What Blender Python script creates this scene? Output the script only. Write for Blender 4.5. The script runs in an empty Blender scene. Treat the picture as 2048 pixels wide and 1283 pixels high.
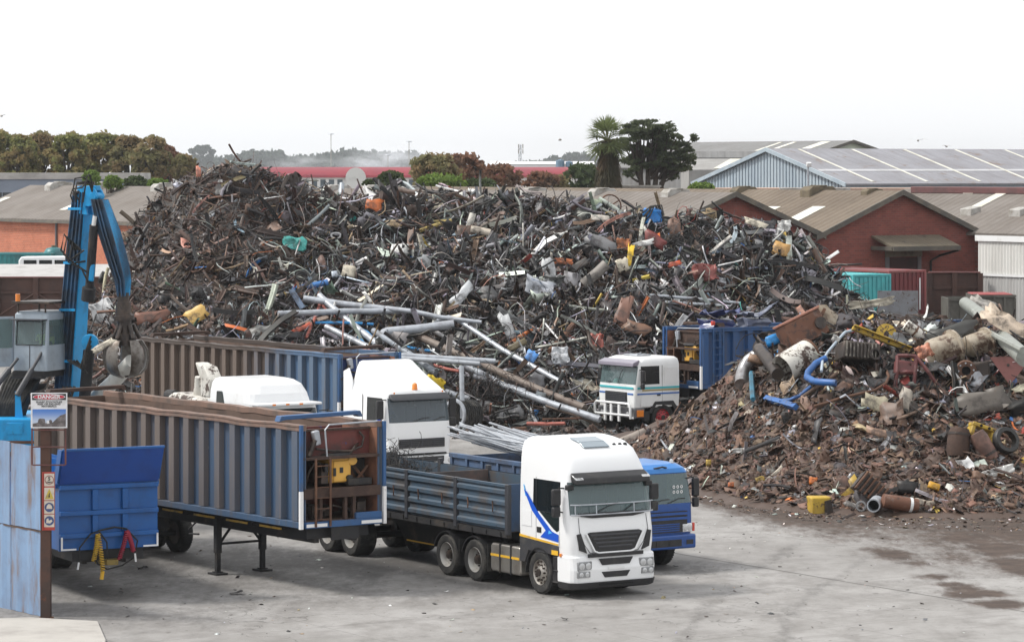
import bpy, math, random, itertools
import numpy as np
from mathutils import Vector, Matrix, Euler
R = math.radians
rnd = random.Random(7)
NP = np.random.RandomState(11)
scene = bpy.context.scene
COL = scene.collection
FPX, CAMH, HY = 6600.0, 10.4, 335.0      # lens in photo pixels, eye height, horizon row
def P(px, py, D):                          # a point seen at a place in the photo, D metres out
    return Vector(((px-1024)*D/FPX, D, CAMH-(py-HY)*D/FPX))
def G(px, py):
    D = FPX*CAMH/(py-HY); return Vector(((px-1024)*D/FPX, D, 0))
# ---------------------------------------------------------------- mesh builder
SPLIT=set('yellow_marker axle hose side_window door_frame antenna visor_lamp air_scoop marker_lamp bumper_intake tow_eye window_disc landing_leg control tank_strap hydraulic_pipe cab_lift_ram lift_ram bull_bar_post deck_post air_horn latch post brace spoke bolt cable valve_block hole eye plug pipe_clamp grab_ram cross_rail gusset rail fin grille_post sleeve cab_window hatch_hinge side_window white_marker bracket pole_tip stiffener rope_hook'.split())
class MB:
    def __init__(s): s.v=[]; s.f=[]; s.m=[]
    def add(s, vs, fs, mi=0, M=None):
        n=len(s.v)
        for p in vs:
            p=Vector(p)
            s.v.append(M@p if M is not None else p)
        for f in fs: s.f.append([n+i for i in f]); s.m.append(mi)
        return s
    def box(s, x0,x1,y0,y1,z0,z1, mi=0, M=None):
        if x0>x1: x0,x1=x1,x0
        if y0>y1: y0,y1=y1,y0
        if z0>z1: z0,z1=z1,z0
        v=[(x0,y0,z0),(x1,y0,z0),(x1,y1,z0),(x0,y1,z0),(x0,y0,z1),(x1,y0,z1),(x1,y1,z1),(x0,y1,z1)]
        return s.add(v,[(0,3,2,1),(4,5,6,7),(0,1,5,4),(1,2,6,5),(2,3,7,6),(3,0,4,7)],mi,M)
    def cbox(s, c, sz, rot=(0,0,0), mi=0):
        M=Matrix.Translation(c)@Euler(rot).to_matrix().to_4x4()
        return s.box(-sz[0]/2,sz[0]/2,-sz[1]/2,sz[1]/2,-sz[2]/2,sz[2]/2,mi,M)
    def prism(s, pts, ax, a, b, mi=0, M=None):
        # pts: polygon in the two other axes (x: (y,z), y: (x,z), z: (x,y))
        area=sum(pts[i][0]*pts[(i+1)%len(pts)][1]-pts[(i+1)%len(pts)][0]*pts[i][1] for i in range(len(pts)))
        if area<0: pts=pts[::-1]
        if a>b: a,b=b,a
        def q(p,t): return {'x':(t,p[0],p[1]),'y':(p[0],t,p[1]),'z':(p[0],p[1],t)}[ax]
        n=len(pts); v=[q(p,a) for p in pts]+[q(p,b) for p in pts]
        lo=list(range(n)); hi=list(range(n,2*n))
        sides=[(i,(i+1)%n,n+(i+1)%n,n+i) for i in range(n)]
        if ax=='y': fs=[lo,hi[::-1]]+[f[::-1] for f in sides]
        else: fs=[lo[::-1],hi]+sides
        return s.add(v,fs,mi,M)
    def tube(s, pts, r, n=8, mi=0, M=None, closed=False):
        pts=[Vector(p) for p in pts]; k=len(pts)
        rs=list(r) if isinstance(r,(list,tuple)) else [r]*k
        vs=[]; fs=[]; up=None
        for i,p in enumerate(pts):
            if closed: t=(pts[(i+1)%k]-pts[i-1])
            else: t=(pts[min(i+1,k-1)]-pts[max(i-1,0)])
            t.normalize()
            if up is None:
                up=Vector((0,0,1)) if abs(t.z)<.9 else Vector((1,0,0))
            a=t.cross(up)
            if a.length<1e-5: a=t.orthogonal()
            a.normalize(); b=a.cross(t).normalized(); up=b
            for j in range(n):
                an=2*math.pi*j/n; vs.append(p+(a*math.cos(an)+b*math.sin(an))*rs[i])
        for i in range(k if closed else k-1):
            i2=(i+1)%k
            for j in range(n):
                j2=(j+1)%n; fs.append((i*n+j,i*n+j2,i2*n+j2,i2*n+j))
        if not closed:
            fs.append(list(range(n))[::-1]); fs.append([(k-1)*n+j for j in range(n)])
        return s.add(vs,fs,mi,M)
    def cyl(s, p0, p1, r, n=16, r1=None, mi=0, M=None):
        return s.tube([p0,p1],[r,r if r1 is None else r1],n,mi,M)
    def lathe(s, prof, n=24, ax='y', mi=0, M=None, c=(0,0,0), closed=True):
        # prof: (axial, radius); closed => profile forms a loop
        vs=[]; fs=[]; k=len(prof)
        for i in range(n):
            an=2*math.pi*i/n; ca,sa=math.cos(an),math.sin(an)
            for a,r in prof:
                q={'y':(r*ca,a,r*sa),'x':(a,r*ca,r*sa),'z':(r*ca,r*sa,a)}[ax]
                vs.append((q[0]+c[0],q[1]+c[1],q[2]+c[2]))
        for i in range(n):
            i2=(i+1)%n
            for j in range(k if closed else k-1):
                j2=(j+1)%k; f=(i*k+j,i*k+j2,i2*k+j2,i2*k+j)
                fs.append(f[::-1] if ax=='y' else f)
        return s.add(vs,fs,mi,M)
    def sphere(s, c, r, n=14, m=8, mi=0, M=None):
        if not isinstance(r,(tuple,list)): r=(r,r,r)
        vs=[];fs=[]
        for i in range(m+1):
            t=math.pi*i/m
            for j in range(n):
                a=2*math.pi*j/n
                vs.append((c[0]+r[0]*math.sin(t)*math.cos(a),c[1]+r[1]*math.sin(t)*math.sin(a),c[2]+r[2]*math.cos(t)))
        for i in range(m):
            for j in range(n):
                j2=(j+1)%n; fs.append((i*n+j,(i+1)*n+j,(i+1)*n+j2,i*n+j2))
        return s.add(vs,fs,mi,M)
    def plate(s, quad, th, mi=0, M=None):
        # a 3-D polygon given thickness along its normal
        q=[Vector(p) for p in quad]; n=(q[1]-q[0]).cross(q[-1]-q[0]).normalized()*th
        k=len(q); vs=q+[p+n for p in q]
        fs=[list(range(k))[::-1],[k+i for i in range(k)]]+[(i,(i+1)%k,k+(i+1)%k,k+i) for i in range(k)]
        return s.add(vs,fs,mi,M)
    def islands(s):
        par=list(range(len(s.v)))
        def find(a):
            while par[a]!=a: par[a]=par[par[a]]; a=par[a]
            return a
        for f in s.f:
            r=find(f[0])
            for i in f[1:]: par[find(i)]=r
        out={}
        for f,m in zip(s.f,s.m):
            r=find(f[0]); q=out.setdefault(r,(MB(),{}))
            g=[]
            for i in f:
                if i not in q[1]: q[1][i]=len(q[0].v); q[0].v.append(s.v[i])
                g.append(q[1][i])
            q[0].f.append(g); q[0].m.append(m)
        return [q[0] for q in out.values()]
    def build(s, name, mats, parent=None, bevel=0, seg=2, smooth=None, recalc=False):
        if parent is not None and name in SPLIT:
            isl=s.islands()
            if 1<len(isl)<=40:
                for q in isl: o=q.build1(name,mats,parent,bevel,seg,smooth)
                return o
        return s.build1(name,mats,parent,bevel,seg,smooth)
    def build1(s, name, mats, parent=None, bevel=0, seg=2, smooth=None):
        me=bpy.data.meshes.new(name); me.from_pydata([tuple(p) for p in s.v],[],s.f)
        if not isinstance(mats,(list,tuple)): mats=[mats]
        for m in mats: me.materials.append(m)
        if len(mats)>1: me.polygons.foreach_set('material_index',s.m)
        me.validate()
        if smooth:
            me.polygons.foreach_set('use_smooth',[True]*len(me.polygons)); me.set_sharp_from_angle(angle=R(smooth))
        o=bpy.data.objects.new(name,me); COL.objects.link(o)
        if parent is not None: o.parent=parent
        if bevel:
            b=o.modifiers.new('edge','BEVEL'); b.width=bevel; b.segments=seg; b.limit_method='ANGLE'; b.angle_limit=R(40)
            me.polygons.foreach_set('use_smooth',[True]*len(me.polygons)); me.set_sharp_from_angle(angle=R(60))
        return o
def tag(o, label=None, cat=None, group=None, kind=None):
    if label: o['label']=label
    if cat: o['category']=cat
    if group: o['group']=group
    if kind: o['kind']=kind
    return o
def thing(name, label, cat, loc=(0,0,0), rz=0, group=None):
    o=bpy.data.objects.new(name,None); COL.objects.link(o); o.location=loc; o.rotation_euler=(0,0,rz)
    o.empty_display_size=.3
    return tag(o,label,cat,group)
def sub(name, parent, loc=(0,0,0), rz=0):
    o=bpy.data.objects.new(name,None); COL.objects.link(o); o.location=loc; o.rotation_euler=(0,0,rz); o.parent=parent; return o
def link_copy(o, parent=None, loc=None, rot=None):
    c=o.copy(); COL.objects.link(c)
    c.parent=parent
    if loc is not None: c.location=loc
    if rot is not None: c.rotation_euler=rot
    return c
def text(body, size, mat, parent, loc, rot, align='CENTER', name='lettering', ext=.004, bold=0.0, sx=1):
    cu=bpy.data.curves.new(name,'FONT'); cu.body=body; cu.size=size; cu.align_x=align; cu.align_y='CENTER'; cu.extrude=ext; cu.offset=bold; cu.resolution_u=2
    cu.materials.append(mat); tmp=bpy.data.objects.new(name,cu); COL.objects.link(tmp); bpy.context.view_layer.update(); me=bpy.data.meshes.new_from_object(tmp.evaluated_get(bpy.context.evaluated_depsgraph_get())); bpy.data.objects.remove(tmp); o=bpy.data.objects.new(name,me); COL.objects.link(o); o.parent=parent; o.location=loc; o.rotation_euler=rot; o.scale=(sx,1,1); return o
# ---------------------------------------------------------------- materials
MATS={}
def nodes_of(name):
    m=bpy.data.materials.new(name); m.use_nodes=True; nt=m.node_tree; b=nt.nodes['Principled BSDF']; return m,nt,b
def N(nt,t,**kw):
    n=nt.nodes.new(t)
    for k,v in kw.items():
        if k in n.inputs: n.inputs[k].default_value=v
        else: setattr(n,k,v)
    return n
def L(nt,a,b): nt.links.new(a,b)
def c4(c): return (c[0],c[1],c[2],1) if not isinstance(c,(int,float)) else (c,c,c,1)
def ramp(nt,fac,a,b):
    m=N(nt,'ShaderNodeMapRange'); m.inputs['From Min'].default_value=a; m.inputs['From Max'].default_value=b; m.interpolation_type='SMOOTHSTEP'
    L(nt,fac,m.inputs['Value']); return m.outputs['Result']
def mixc(nt,fac,a,b):
    m=N(nt,'ShaderNodeMix',data_type='RGBA')
    if hasattr(fac,'links'): L(nt,fac,m.inputs['Factor'])
    else: m.inputs['Factor'].default_value=fac
    for s,v in ((m.inputs['A'],a),(m.inputs['B'],b)):
        s2=[x for x in m.inputs if x.name==s.name and x.type=='RGBA'][0]
        if hasattr(v,'links'): L(nt,v,s2)
        else: s2.default_value=c4(v)
    return [x for x in m.outputs if x.type=='RGBA'][0]
def noise(nt,scale,detail=6,rough=.6,stretch=None,coord='Object',off=0):
    tc=N(nt,'ShaderNodeTexCoord'); v=tc.outputs[coord]
    mp=N(nt,'ShaderNodeMapping'); L(nt,v,mp.inputs['Vector'])
    if stretch: mp.inputs['Scale'].default_value=stretch
    mp.inputs['Location'].default_value=(off,off*1.7,off*.3)
    n=N(nt,'ShaderNodeTexNoise'); n.inputs['Scale'].default_value=scale; n.inputs['Detail'].default_value=detail; n.inputs['Roughness'].default_value=rough
    L(nt,mp.outputs[0],n.inputs['Vector']); return n.outputs['Fac']
def pmat(name, col, dirt=None, scale=2.0, lo=.45, hi=.7, rough=.55, metal=0.0, stretch=None, bump=0, rust=None, rlo=.62, rhi=.7, rscale=1.3, coat=0, spec=.5, amt=1.0, rstretch=None):
    """base colour with soft grime and optional rust patches"""
    if name in MATS: return MATS[name]
    m,nt,b=nodes_of(name)
    c=c4(col)
    out=None
    if dirt is not None:
        f=noise(nt,scale,7,.65,stretch,off=len(name)); f=ramp(nt,f,lo,hi)
        if amt<1:
            mm=N(nt,'ShaderNodeMath',operation='MULTIPLY'); L(nt,f,mm.inputs[0]); mm.inputs[1].default_value=amt; f=mm.outputs[0]
        out=mixc(nt,f,c,dirt)
    if rust is not None:
        f=noise(nt,rscale,9,.72,rstretch,off=3+len(name)); f=ramp(nt,f,rlo,rhi)
        out=mixc(nt,f,out if out is not None else c,rust)
    if out is not None: L(nt,out,b.inputs['Base Color'])
    else: b.inputs['Base Color'].default_value=c
    b.inputs['Roughness'].default_value=rough; b.inputs['Metallic'].default_value=metal
    b.inputs['Specular IOR Level'].default_value=spec
    if coat: b.inputs['Coat Weight'].default_value=coat; b.inputs['Coat Roughness'].default_value=.08
    if bump:
        f=noise(nt,scale*6,5,.6); bp=N(nt,'ShaderNodeBump'); bp.inputs['Strength'].default_value=bump; bp.inputs['Distance'].default_value=.03; L(nt,f,bp.inputs['Height']); L(nt,bp.outputs[0],b.inputs['Normal'])
    MATS[name]=m; return m
def glassmat(name, tint=(.55,.75,.75), mixf=.45, base=(.02,.035,.04)):
    m,nt,b=nodes_of(name)
    b.inputs['Base Color'].default_value=c4(base); b.inputs['Roughness'].default_value=.03; b.inputs['Coat Weight'].default_value=.6; b.inputs['Coat Roughness'].default_value=.02
    t=N(nt,'ShaderNodeBsdfTransparent'); t.inputs['Color'].default_value=c4(tint)
    mx=N(nt,'ShaderNodeMixShader'); mx.inputs[0].default_value=mixf
    L(nt,b.outputs[0],mx.inputs[1]); L(nt,t.outputs[0],mx.inputs[2])
    o=nt.nodes['Material Output']; L(nt,mx.outputs[0],o.inputs['Surface']); MATS[name]=m; return m
WHITE=pmat('white_paint',(.80,.81,.82),(.55,.53,.50),1.6,.55,.85,.3,coat=.4,amt=.55)
WHITE2=pmat('white_paint_worn',(.76,.77,.77),(.48,.45,.40),1.3,.5,.8,.35,coat=.3,amt=.6)
BLACK=pmat('black_plastic',(.016,.016,.018),(.05,.047,.043),3,.5,.8,.5)
DARK=pmat('dark_void',(.008,.008,.009),rough=.9)
DGREY=pmat('dark_grey_paint',(.045,.047,.055),(.09,.08,.07),2,.5,.8,.45)
RUBBER=pmat('rubber',(.020,.020,.020),(.085,.078,.068),3,.45,.75,.85)
CHASSIS=pmat('chassis_metal',(.018,.018,.02),(.07,.055,.042),1.5,.5,.75,.7)
STEEL=pmat('rim_steel',(.42,.41,.39),(.12,.09,.07),3,.5,.75,.5,.6)
ALU=pmat('aluminium_tank',(.42,.40,.37),(.2,.17,.14),1.5,.45,.8,.38,.75)
YELLOW=pmat('yellow_tape',(.72,.42,.03),(.3,.2,.08),3,.5,.8,.5)
TAPEW=pmat('white_tape',(.75,.75,.75),(.4,.38,.36),4,.55,.8,.5)
LAMPH=pmat('lamp_housing',(.30,.31,.32),(.16,.16,.16),6,.5,.7,.25,.5)
LAMP=pmat('lamp_lens',(.55,.56,.57),(.2,.2,.2),6,.5,.7,.12,.3,coat=.6)
CHROME=pmat('bright_metal',(.6,.6,.6),rough=.22,metal=1)
GALV=pmat('galvanised_steel',(.43,.46,.50),(.25,.25,.27),2.5,.4,.75,.48,.35,rust=(.16,.10,.07),rlo=.68,rhi=.78)
ORANGE=pmat('orange_lens',(.75,.22,.02),rough=.2,coat=.5)
REDL=pmat('red_lens',(.55,.05,.03),rough=.2,coat=.5)
GLASS=glassmat('tinted_glass',(.55,.68,.70),.38,(.10,.13,.155))
GLASSC=glassmat('clear_teal_glass',(.62,.84,.80),.38,(.14,.20,.21))
GLASSD=glassmat('dark_glass',(.4,.5,.5),.25,(.012,.016,.018))
RUST=pmat('rusty_steel',(.10,.052,.034),(.17,.085,.05),2.2,.4,.7,.85,.1,rust=(.035,.025,.022),rlo=.55,rhi=.7)
DRUST=pmat('dark_rust',(.048,.028,.022),(.085,.05,.036),2.5,.4,.7,.85)
SEAT=pmat('seat_cloth',(.03,.032,.04),(.05,.05,.06),5,.5,.7,.9)
TH=R(33.0)
def fwd(th): return Vector((math.sin(th),-math.cos(th),0))
def wid(th): return Vector((math.cos(th),math.sin(th),0))
# ---------------------------------------------------------------- camera, sky, sun
cam=bpy.data.cameras.new('camera'); cam.sensor_width=36; cam.lens=36*FPX/2048; cam.clip_end=6000; cam.clip_start=1
cam.shift_y=-(641.5-HY)/2048
co=bpy.data.objects.new('camera',cam); COL.objects.link(co); co.location=(0,0,CAMH); co.rotation_euler=(R(90),0,0); scene.camera=co
scene.cycles.volume_bounces=2; scene.cycles.max_bounces=8
SUNV=Vector((-.84,.02,1.0)).normalized()
w=bpy.data.worlds.new('World'); scene.world=w; w.use_nodes=True
nt=w.node_tree; bg=nt.nodes['Background']
sk=N(nt,'ShaderNodeTexSky',sky_type='NISHITA'); sk.sun_disc=False; sk.sun_elevation=math.asin(SUNV.z); sk.sun_rotation=math.atan2(SUNV.x,SUNV.y)
sk.dust_density=4.0; sk.air_density=1.2; sk.ozone_density=1.0
hs=N(nt,'ShaderNodeHueSaturation'); hs.inputs['Saturation'].default_value=.18; L(nt,sk.outputs[0],hs.inputs['Color'])
mxs=mixc(nt,.78,hs.outputs[0],(9.6,9.7,9.85))       # a closed layer of thin bright cloud over the sky
L(nt,mxs,bg.inputs['Color']); bg.inputs["Strength"].default_value=.121
sun=bpy.data.lights.new('sun','SUN'); sun.energy=2.8; sun.angle=R(10); sun.color=(1,.96,.9)
so=bpy.data.objects.new('sun',sun); COL.objects.link(so); so.rotation_euler=SUNV.to_track_quat('Z','Y').to_euler()
vs=scene.view_settings; vs.view_transform='Standard'; vs.look='None'; vs.gamma=1; vs.exposure=.16; vs.use_curve_mapping=False
# ---------------------------------------------------------------- ground
def smooth(a,b,x): t=np.clip((x-a)/(b-a),0,1); return t*t*(3-2*t)
class VNoise:                               # smooth lattice noise on arrays
    def __init__(s,seed): s.t=np.random.RandomState(seed).rand(256,256)
    def __call__(s,x,y,sc=1.0):
        x=np.asarray(x)/sc; y=np.asarray(y)/sc; xi=np.floor(x).astype(int); yi=np.floor(y).astype(int)
        fx=x-xi; fy=y-yi; fx=fx*fx*(3-2*fx); fy=fy*fy*(3-2*fy); g=lambda a,b:s.t[a%256,b%256]
        return (g(xi,yi)*(1-fx)+g(xi+1,yi)*fx)*(1-fy)+(g(xi,yi+1)*(1-fx)+g(xi+1,yi+1)*fx)*fy
VN=VNoise(3)
def fbm(x,y,sc,o=4):
    a=0;t=0;k=1
    for i in range(o): a=a+VN(x+17.3*i,y-9.1*i,sc/2**i)*k; t+=k; k*=.55
    return a/t
# toe of the brown mound (ground X,Y of the points where it meets the concrete)
TOE=[(-1.5+3.2,132),(4.0,122),(4.3,112),(5.2,106),(7.0,101.5),(9.0,99.2),(11.5,98),(14,97.6),(17,98.6),(20,99),(26,98)]
_ty=np.array([p[1] for p in TOE]); _tx=np.array([p[0] for p in TOE])
def toe_y(X): return np.interp(X,_tx[2:],_ty[2:])
def make_ground():
    xs=np.concatenate([[-3000,-900,-300,-120,-60,-34],np.arange(-24,26.01,.2),[36,60,120,300,900,3000]])
    ys=np.concatenate([[-400,0,40,58],np.arange(66,140.01,.22),[150,170,200,260,400,700,1500,4500]])
    X,Y=np.meshgrid(xs,ys); nx=len(xs); ny=len(ys)
    n=fbm(X,Y*.35,3.0); n2=fbm(X+50,Y*.3,1.1,5)
    d=np.where(X>4.0, Y-toe_y(X), -30)
    # brown spill in front of the mound, wider to the right
    reach=np.interp(X,[4,7,10,13,16,19,25],[3,6,11,16,20,23,24])
    spill=smooth(-1.0,.25,d/np.maximum(reach,.1)+(n-.5)*1.5+(n2-.5)*.5)
    spill=np.where(X>4.0,spill,0)
    def blob(px,py,rx,ry,ang=0,k=1.0):
        c=G(px,py); dx=X-c.x; dy=Y-c.y; ca,sa=math.cos(ang),math.sin(ang)
        u=(dx*ca+dy*sa)/rx; v=(-dx*sa+dy*ca)/ry
        return k*smooth(1.35,.05,np.sqrt(u*u+v*v)+(n2-.5)*1.5+(n-.5)*.8)
    for a in [(1795,1110,1.2,2.6,.2,1.1),(1835,1126,.9,1.3,0,1.0),(1755,1100,.8,1.6,0,.9),(1875,1152,.8,.9,0,1.0),(1905,1168,.7,.7,0,.9),(1955,1187,1.0,.9,.4,1.1),(2000,1207,1.1,.9,.4,1.05),(1925,1176,.6,.7,0,.9),(2035,1135,1.0,3.2,0,1.1),(2005,1098,1.4,2.6,0,1.0),(1930,1075,2.2,2.0,0,.9)]:
        spill=np.maximum(spill,blob(*a))
    oil=np.zeros_like(X)
    for a in [(480,1120,6.5,4.2,.2,.75),(800,1130,4.0,4.5,.2,.85),(1030,1165,2.8,2.2,0,.7),(420,1130,9,9,.2,.42),(700,1190,7,4,.1,.35),(250,1230,4,3,0,.40),(1330,1130,2.0,2.5,0,.8),(640,1200,3.0,1.2,0,.35),(270,1180,2.5,1.2,0,.45),(160,1120,2.5,2.5,0,.8),(1200,1190,1.5,.8,0,.7),(1240,1185,1.0,.5,0,.6),(1500,1150,1.4,.5,0,.35),(1000,900,6,8,0,.35)]:
        oil=np.maximum(oil,blob(*a))
    # tyre tracks swept over the slab by turning trucks
    for pts,k in (([(3.0,66),(4.5,78),(8,92),(15,101)],.6),([(5.2,66),(6.6,78),(10,90),(18,98)],.6),([(-4,72),(3,77),(12,82),(24,85)],.4),([(-5,74.5),(3,79.3),(12,84),(24,87)],.4),([(-10,70),(-6,79),(-1,95),(4,118)],.45),([(9,66),(11,80),(13,98)],.4)):
        P_=np.array(pts); tt=np.linspace(0,1,90); cx=np.interp(tt,np.linspace(0,1,len(P_)),P_[:,0]); cy=np.interp(tt,np.linspace(0,1,len(P_)),P_[:,1])
        for _ in range(12): cx[1:-1]=(cx[:-2]+2*cx[1:-1]+cx[2:])/4; cy[1:-1]=(cy[:-2]+2*cy[1:-1]+cy[2:])/4
        d=np.full(X.shape,9.); sel=(Y>64)&(Y<122)&(np.abs(X)<26)
        xs_,ys_=X[sel],Y[sel]; dm=np.full(xs_.shape,9.)
        for a_,b_ in zip(cx,cy): dm=np.minimum(dm,np.hypot((xs_-a_),(ys_-b_)*.6))
        d[sel]=dm; oil=np.maximum(oil,k*.62*smooth(.34,.05,d+(n2-.5)*.5+(n-.5)*.25))
    pale=np.zeros_like(X)
    for a in [(1790,1065,1.0,.35,0,.6),(2020,1100,.8,.3,0,.7),(1560,1065,2.0,.5,0,.35),(1700,1075,2.5,.4,0,.4)]:
        pale=np.maximum(pale,blob(*a))
    vs=np.stack([X,Y,np.zeros_like(X)],-1).reshape(-1,3)
    i=np.arange(nx*ny).reshape(ny,nx); f=np.stack([i[:-1,:-1],i[:-1,1:],i[1:,1:],i[1:,:-1]],-1).reshape(-1,4)
    me=bpy.data.meshes.new('ground'); me.vertices.add(len(vs)); me.vertices.foreach_set('co',vs.ravel())
    me.loops.add(f.size); me.loops.foreach_set('vertex_index',f.ravel().astype(np.int32)); me.polygons.add(len(f))
    me.polygons.foreach_set('loop_start',np.arange(0,f.size,4,dtype=np.int32)); me.update(calc_edges=True)
    for nm,a in (('soil',spill),('oil',oil),('chalk',pale)):
        at=me.attributes.new(nm,'FLOAT','POINT'); at.data.foreach_set('value',a.ravel().astype(np.float32))
    m,nt,b=nodes_of('yard_concrete')
    n1=ramp(nt,noise(nt,.13,8,.62,coord='Object'),.32,.72); n2_=ramp(nt,noise(nt,.9,8,.7,(1,.6,1)),.35,.75); n3=noise(nt,9,4,.7)
    col=mixc(nt,n1,(.345,.335,.325),(.245,.235,.225)); col=mixc(nt,n2_,col,(.20,.19,.18))
    # brushed drag marks along the slab direction
    tc=N(nt,'ShaderNodeTexCoord'); mp=N(nt,'ShaderNodeMapping'); mp.inputs['Rotation'].default_value=(0,0,-R(33)); L(nt,tc.outputs['Object'],mp.inputs['Vector'])
    mp2=N(nt,'ShaderNodeMapping'); mp2.inputs['Scale'].default_value=(.5,1.4,1); L(nt,mp.outputs[0],mp2.inputs['Vector'])
    nn=N(nt,'ShaderNodeTexNoise'); nn.inputs['Scale'].default_value=.8; nn.inputs['Detail'].default_value=8; nn.inputs['Roughness'].default_value=.7; L(nt,mp2.outputs[0],nn.inputs['Vector'])
    st=ramp(nt,nn.outputs['Fac'],.50,.66); ms=N(nt,'ShaderNodeMath',operation='MULTIPLY'); L(nt,st,ms.inputs[0]); ms.inputs[1].default_value=.30
    col=mixc(nt,ms.outputs[0],col,(.13,.12,.115))
    # hairline slab joints, u along the slab width
    sx=N(nt,'ShaderNodeSeparateXYZ'); L(nt,mp.outputs[0],sx.inputs[0])
    def joint(sock,off,period,half,warp):
        a=N(nt,'ShaderNodeMath',operation='ADD'); L(nt,sock,a.inputs[0]); a.inputs[1].default_value=-off
        wv=N(nt,'ShaderNodeMath',operation='MULTIPLY_ADD'); L(nt,noise(nt,.5,3,.5),wv.inputs[0]); wv.inputs[1].default_value=warp; L(nt,a.outputs[0],wv.inputs[2])
        q=N(nt,'ShaderNodeMath',operation='PINGPONG'); L(nt,wv.outputs[0],q.inputs[0]); q.inputs[1].default_value=period/2
        r=N(nt,'ShaderNodeMath',operation='LESS_THAN'); L(nt,q.outputs[0],r.inputs[0]); r.inputs[1].default_value=half; return r.outputs[0]
    j1=joint(sx.outputs[0],52.3,200.0,.035,.12); j2=joint(sx.outputs[0],52.3,5.0,.012,.3); j3=joint(sx.outputs[1],71.5,6.3,.013,.3)
    jm=N(nt,'ShaderNodeMath',operation='MAXIMUM'); L(nt,j2,jm.inputs[0]); L(nt,j3,jm.inputs[1]); jk=N(nt,'ShaderNodeMath',operation='MULTIPLY'); L(nt,jm.outputs[0],jk.inputs[0]); jk.inputs[1].default_value=.5
    jx=N(nt,'ShaderNodeMath',operation='MAXIMUM'); L(nt,jk.outputs[0],jx.inputs[0]); L(nt,j1,jx.inputs[1])
    col=mixc(nt,jx.outputs[0],col,(.09,.085,.08))
    vo=N(nt,'ShaderNodeTexVoronoi',feature='DISTANCE_TO_EDGE'); vo.inputs['Scale'].default_value=.11; wn=N(nt,'ShaderNodeTexNoise'); wn.inputs['Scale'].default_value=.9; wn.inputs['Detail'].default_value=6; L(nt,tc.outputs['Object'],wn.inputs['Vector']); va=N(nt,'ShaderNodeVectorMath',operation='MULTIPLY_ADD'); L(nt,wn.outputs['Color'],va.inputs[0]); va.inputs[1].default_value=(3,3,0); L(nt,tc.outputs['Object'],va.inputs[2]); L(nt,va.outputs[0],vo.inputs['Vector'])
    cr=N(nt,'ShaderNodeMath',operation='LESS_THAN'); L(nt,vo.outputs['Distance'],cr.inputs[0]); cr.inputs[1].default_value=.0022; ck=N(nt,'ShaderNodeMath',operation='MULTIPLY'); L(nt,cr.outputs[0],ck.inputs[0]); ck.inputs[1].default_value=.55; col=mixc(nt,ck.outputs[0],col,(.08,.075,.07))
    def att(nm): a=N(nt,'ShaderNodeAttribute'); a.attribute_name=nm; return a.outputs['Fac']
    def brk(s,nf,k=1.0):    # break an attribute up with fine noise
        a=N(nt,'ShaderNodeMath',operation='MULTIPLY_ADD'); L(nt,nf,a.inputs[0]); a.inputs[1].default_value=1.9; L(nt,s,a.inputs[2])
        r=ramp(nt,a.outputs[0],1.0,1.85); q=N(nt,'ShaderNodeMath',operation='MULTIPLY'); L(nt,r,q.inputs[0]); q.inputs[1].default_value=k; return q.outputs[0]
    f1=noise(nt,3.2,10,.78,(1,.40,1))
    col=mixc(nt,brk(att('oil'),f1,.72),col,(.055,.052,.05))
    col=mixc(nt,brk(att('chalk'),f1,.8),col,(.5,.49,.47))
    soilc=mixc(nt,ramp(nt,noise(nt,1.4,8,.75),.35,.7),(.042,.028,.021),(.088,.060,.046))
    col=mixc(nt,brk(att('soil'),f1,.97),col,soilc)
    sp=ramp(nt,noise(nt,3.2,3,.5,off=5),.70,.73); sq=N(nt,'ShaderNodeMath',operation='MULTIPLY'); L(nt,sp,sq.inputs[0]); sq.inputs[1].default_value=.6
    col=mixc(nt,sq.outputs[0],col,(.09,.08,.07))
    L(nt,col,b.inputs['Base Color']); b.inputs['Roughness'].default_value=.8; b.inputs['Specular IOR Level'].default_value=.3
    bp=N(nt,'ShaderNodeBump'); bp.inputs['Strength'].default_value=.25; bp.inputs['Distance'].default_value=.02; L(nt,n3,bp.inputs['Height']); L(nt,bp.outputs[0],b.inputs['Normal'])
    me.materials.append(m); o=bpy.data.objects.new('ground',me); COL.objects.link(o); tag(o,'grey concrete scrapyard ground with brown soil stains and slab joints','ground',kind='structure')
make_ground()
# pale kerb slab in front of the corrugated fence, bottom corner
mb=MB(); a=[G(-150,1246),G(60,1238),G(196,1246),G(212,1283),G(200,1330),G(-150,1330)]
mb.prism([(p.x,p.y) for p in a],'z',.0,.06)
o=mb.build('pavement',pmat('pale_concrete',(.42,.40,.37),(.30,.28,.26),.8,.4,.75,.85,bump=.3),bevel=.02)
tag(o,'pale raised concrete slab at the foot of the blue fence','pavement',kind='structure')
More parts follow.
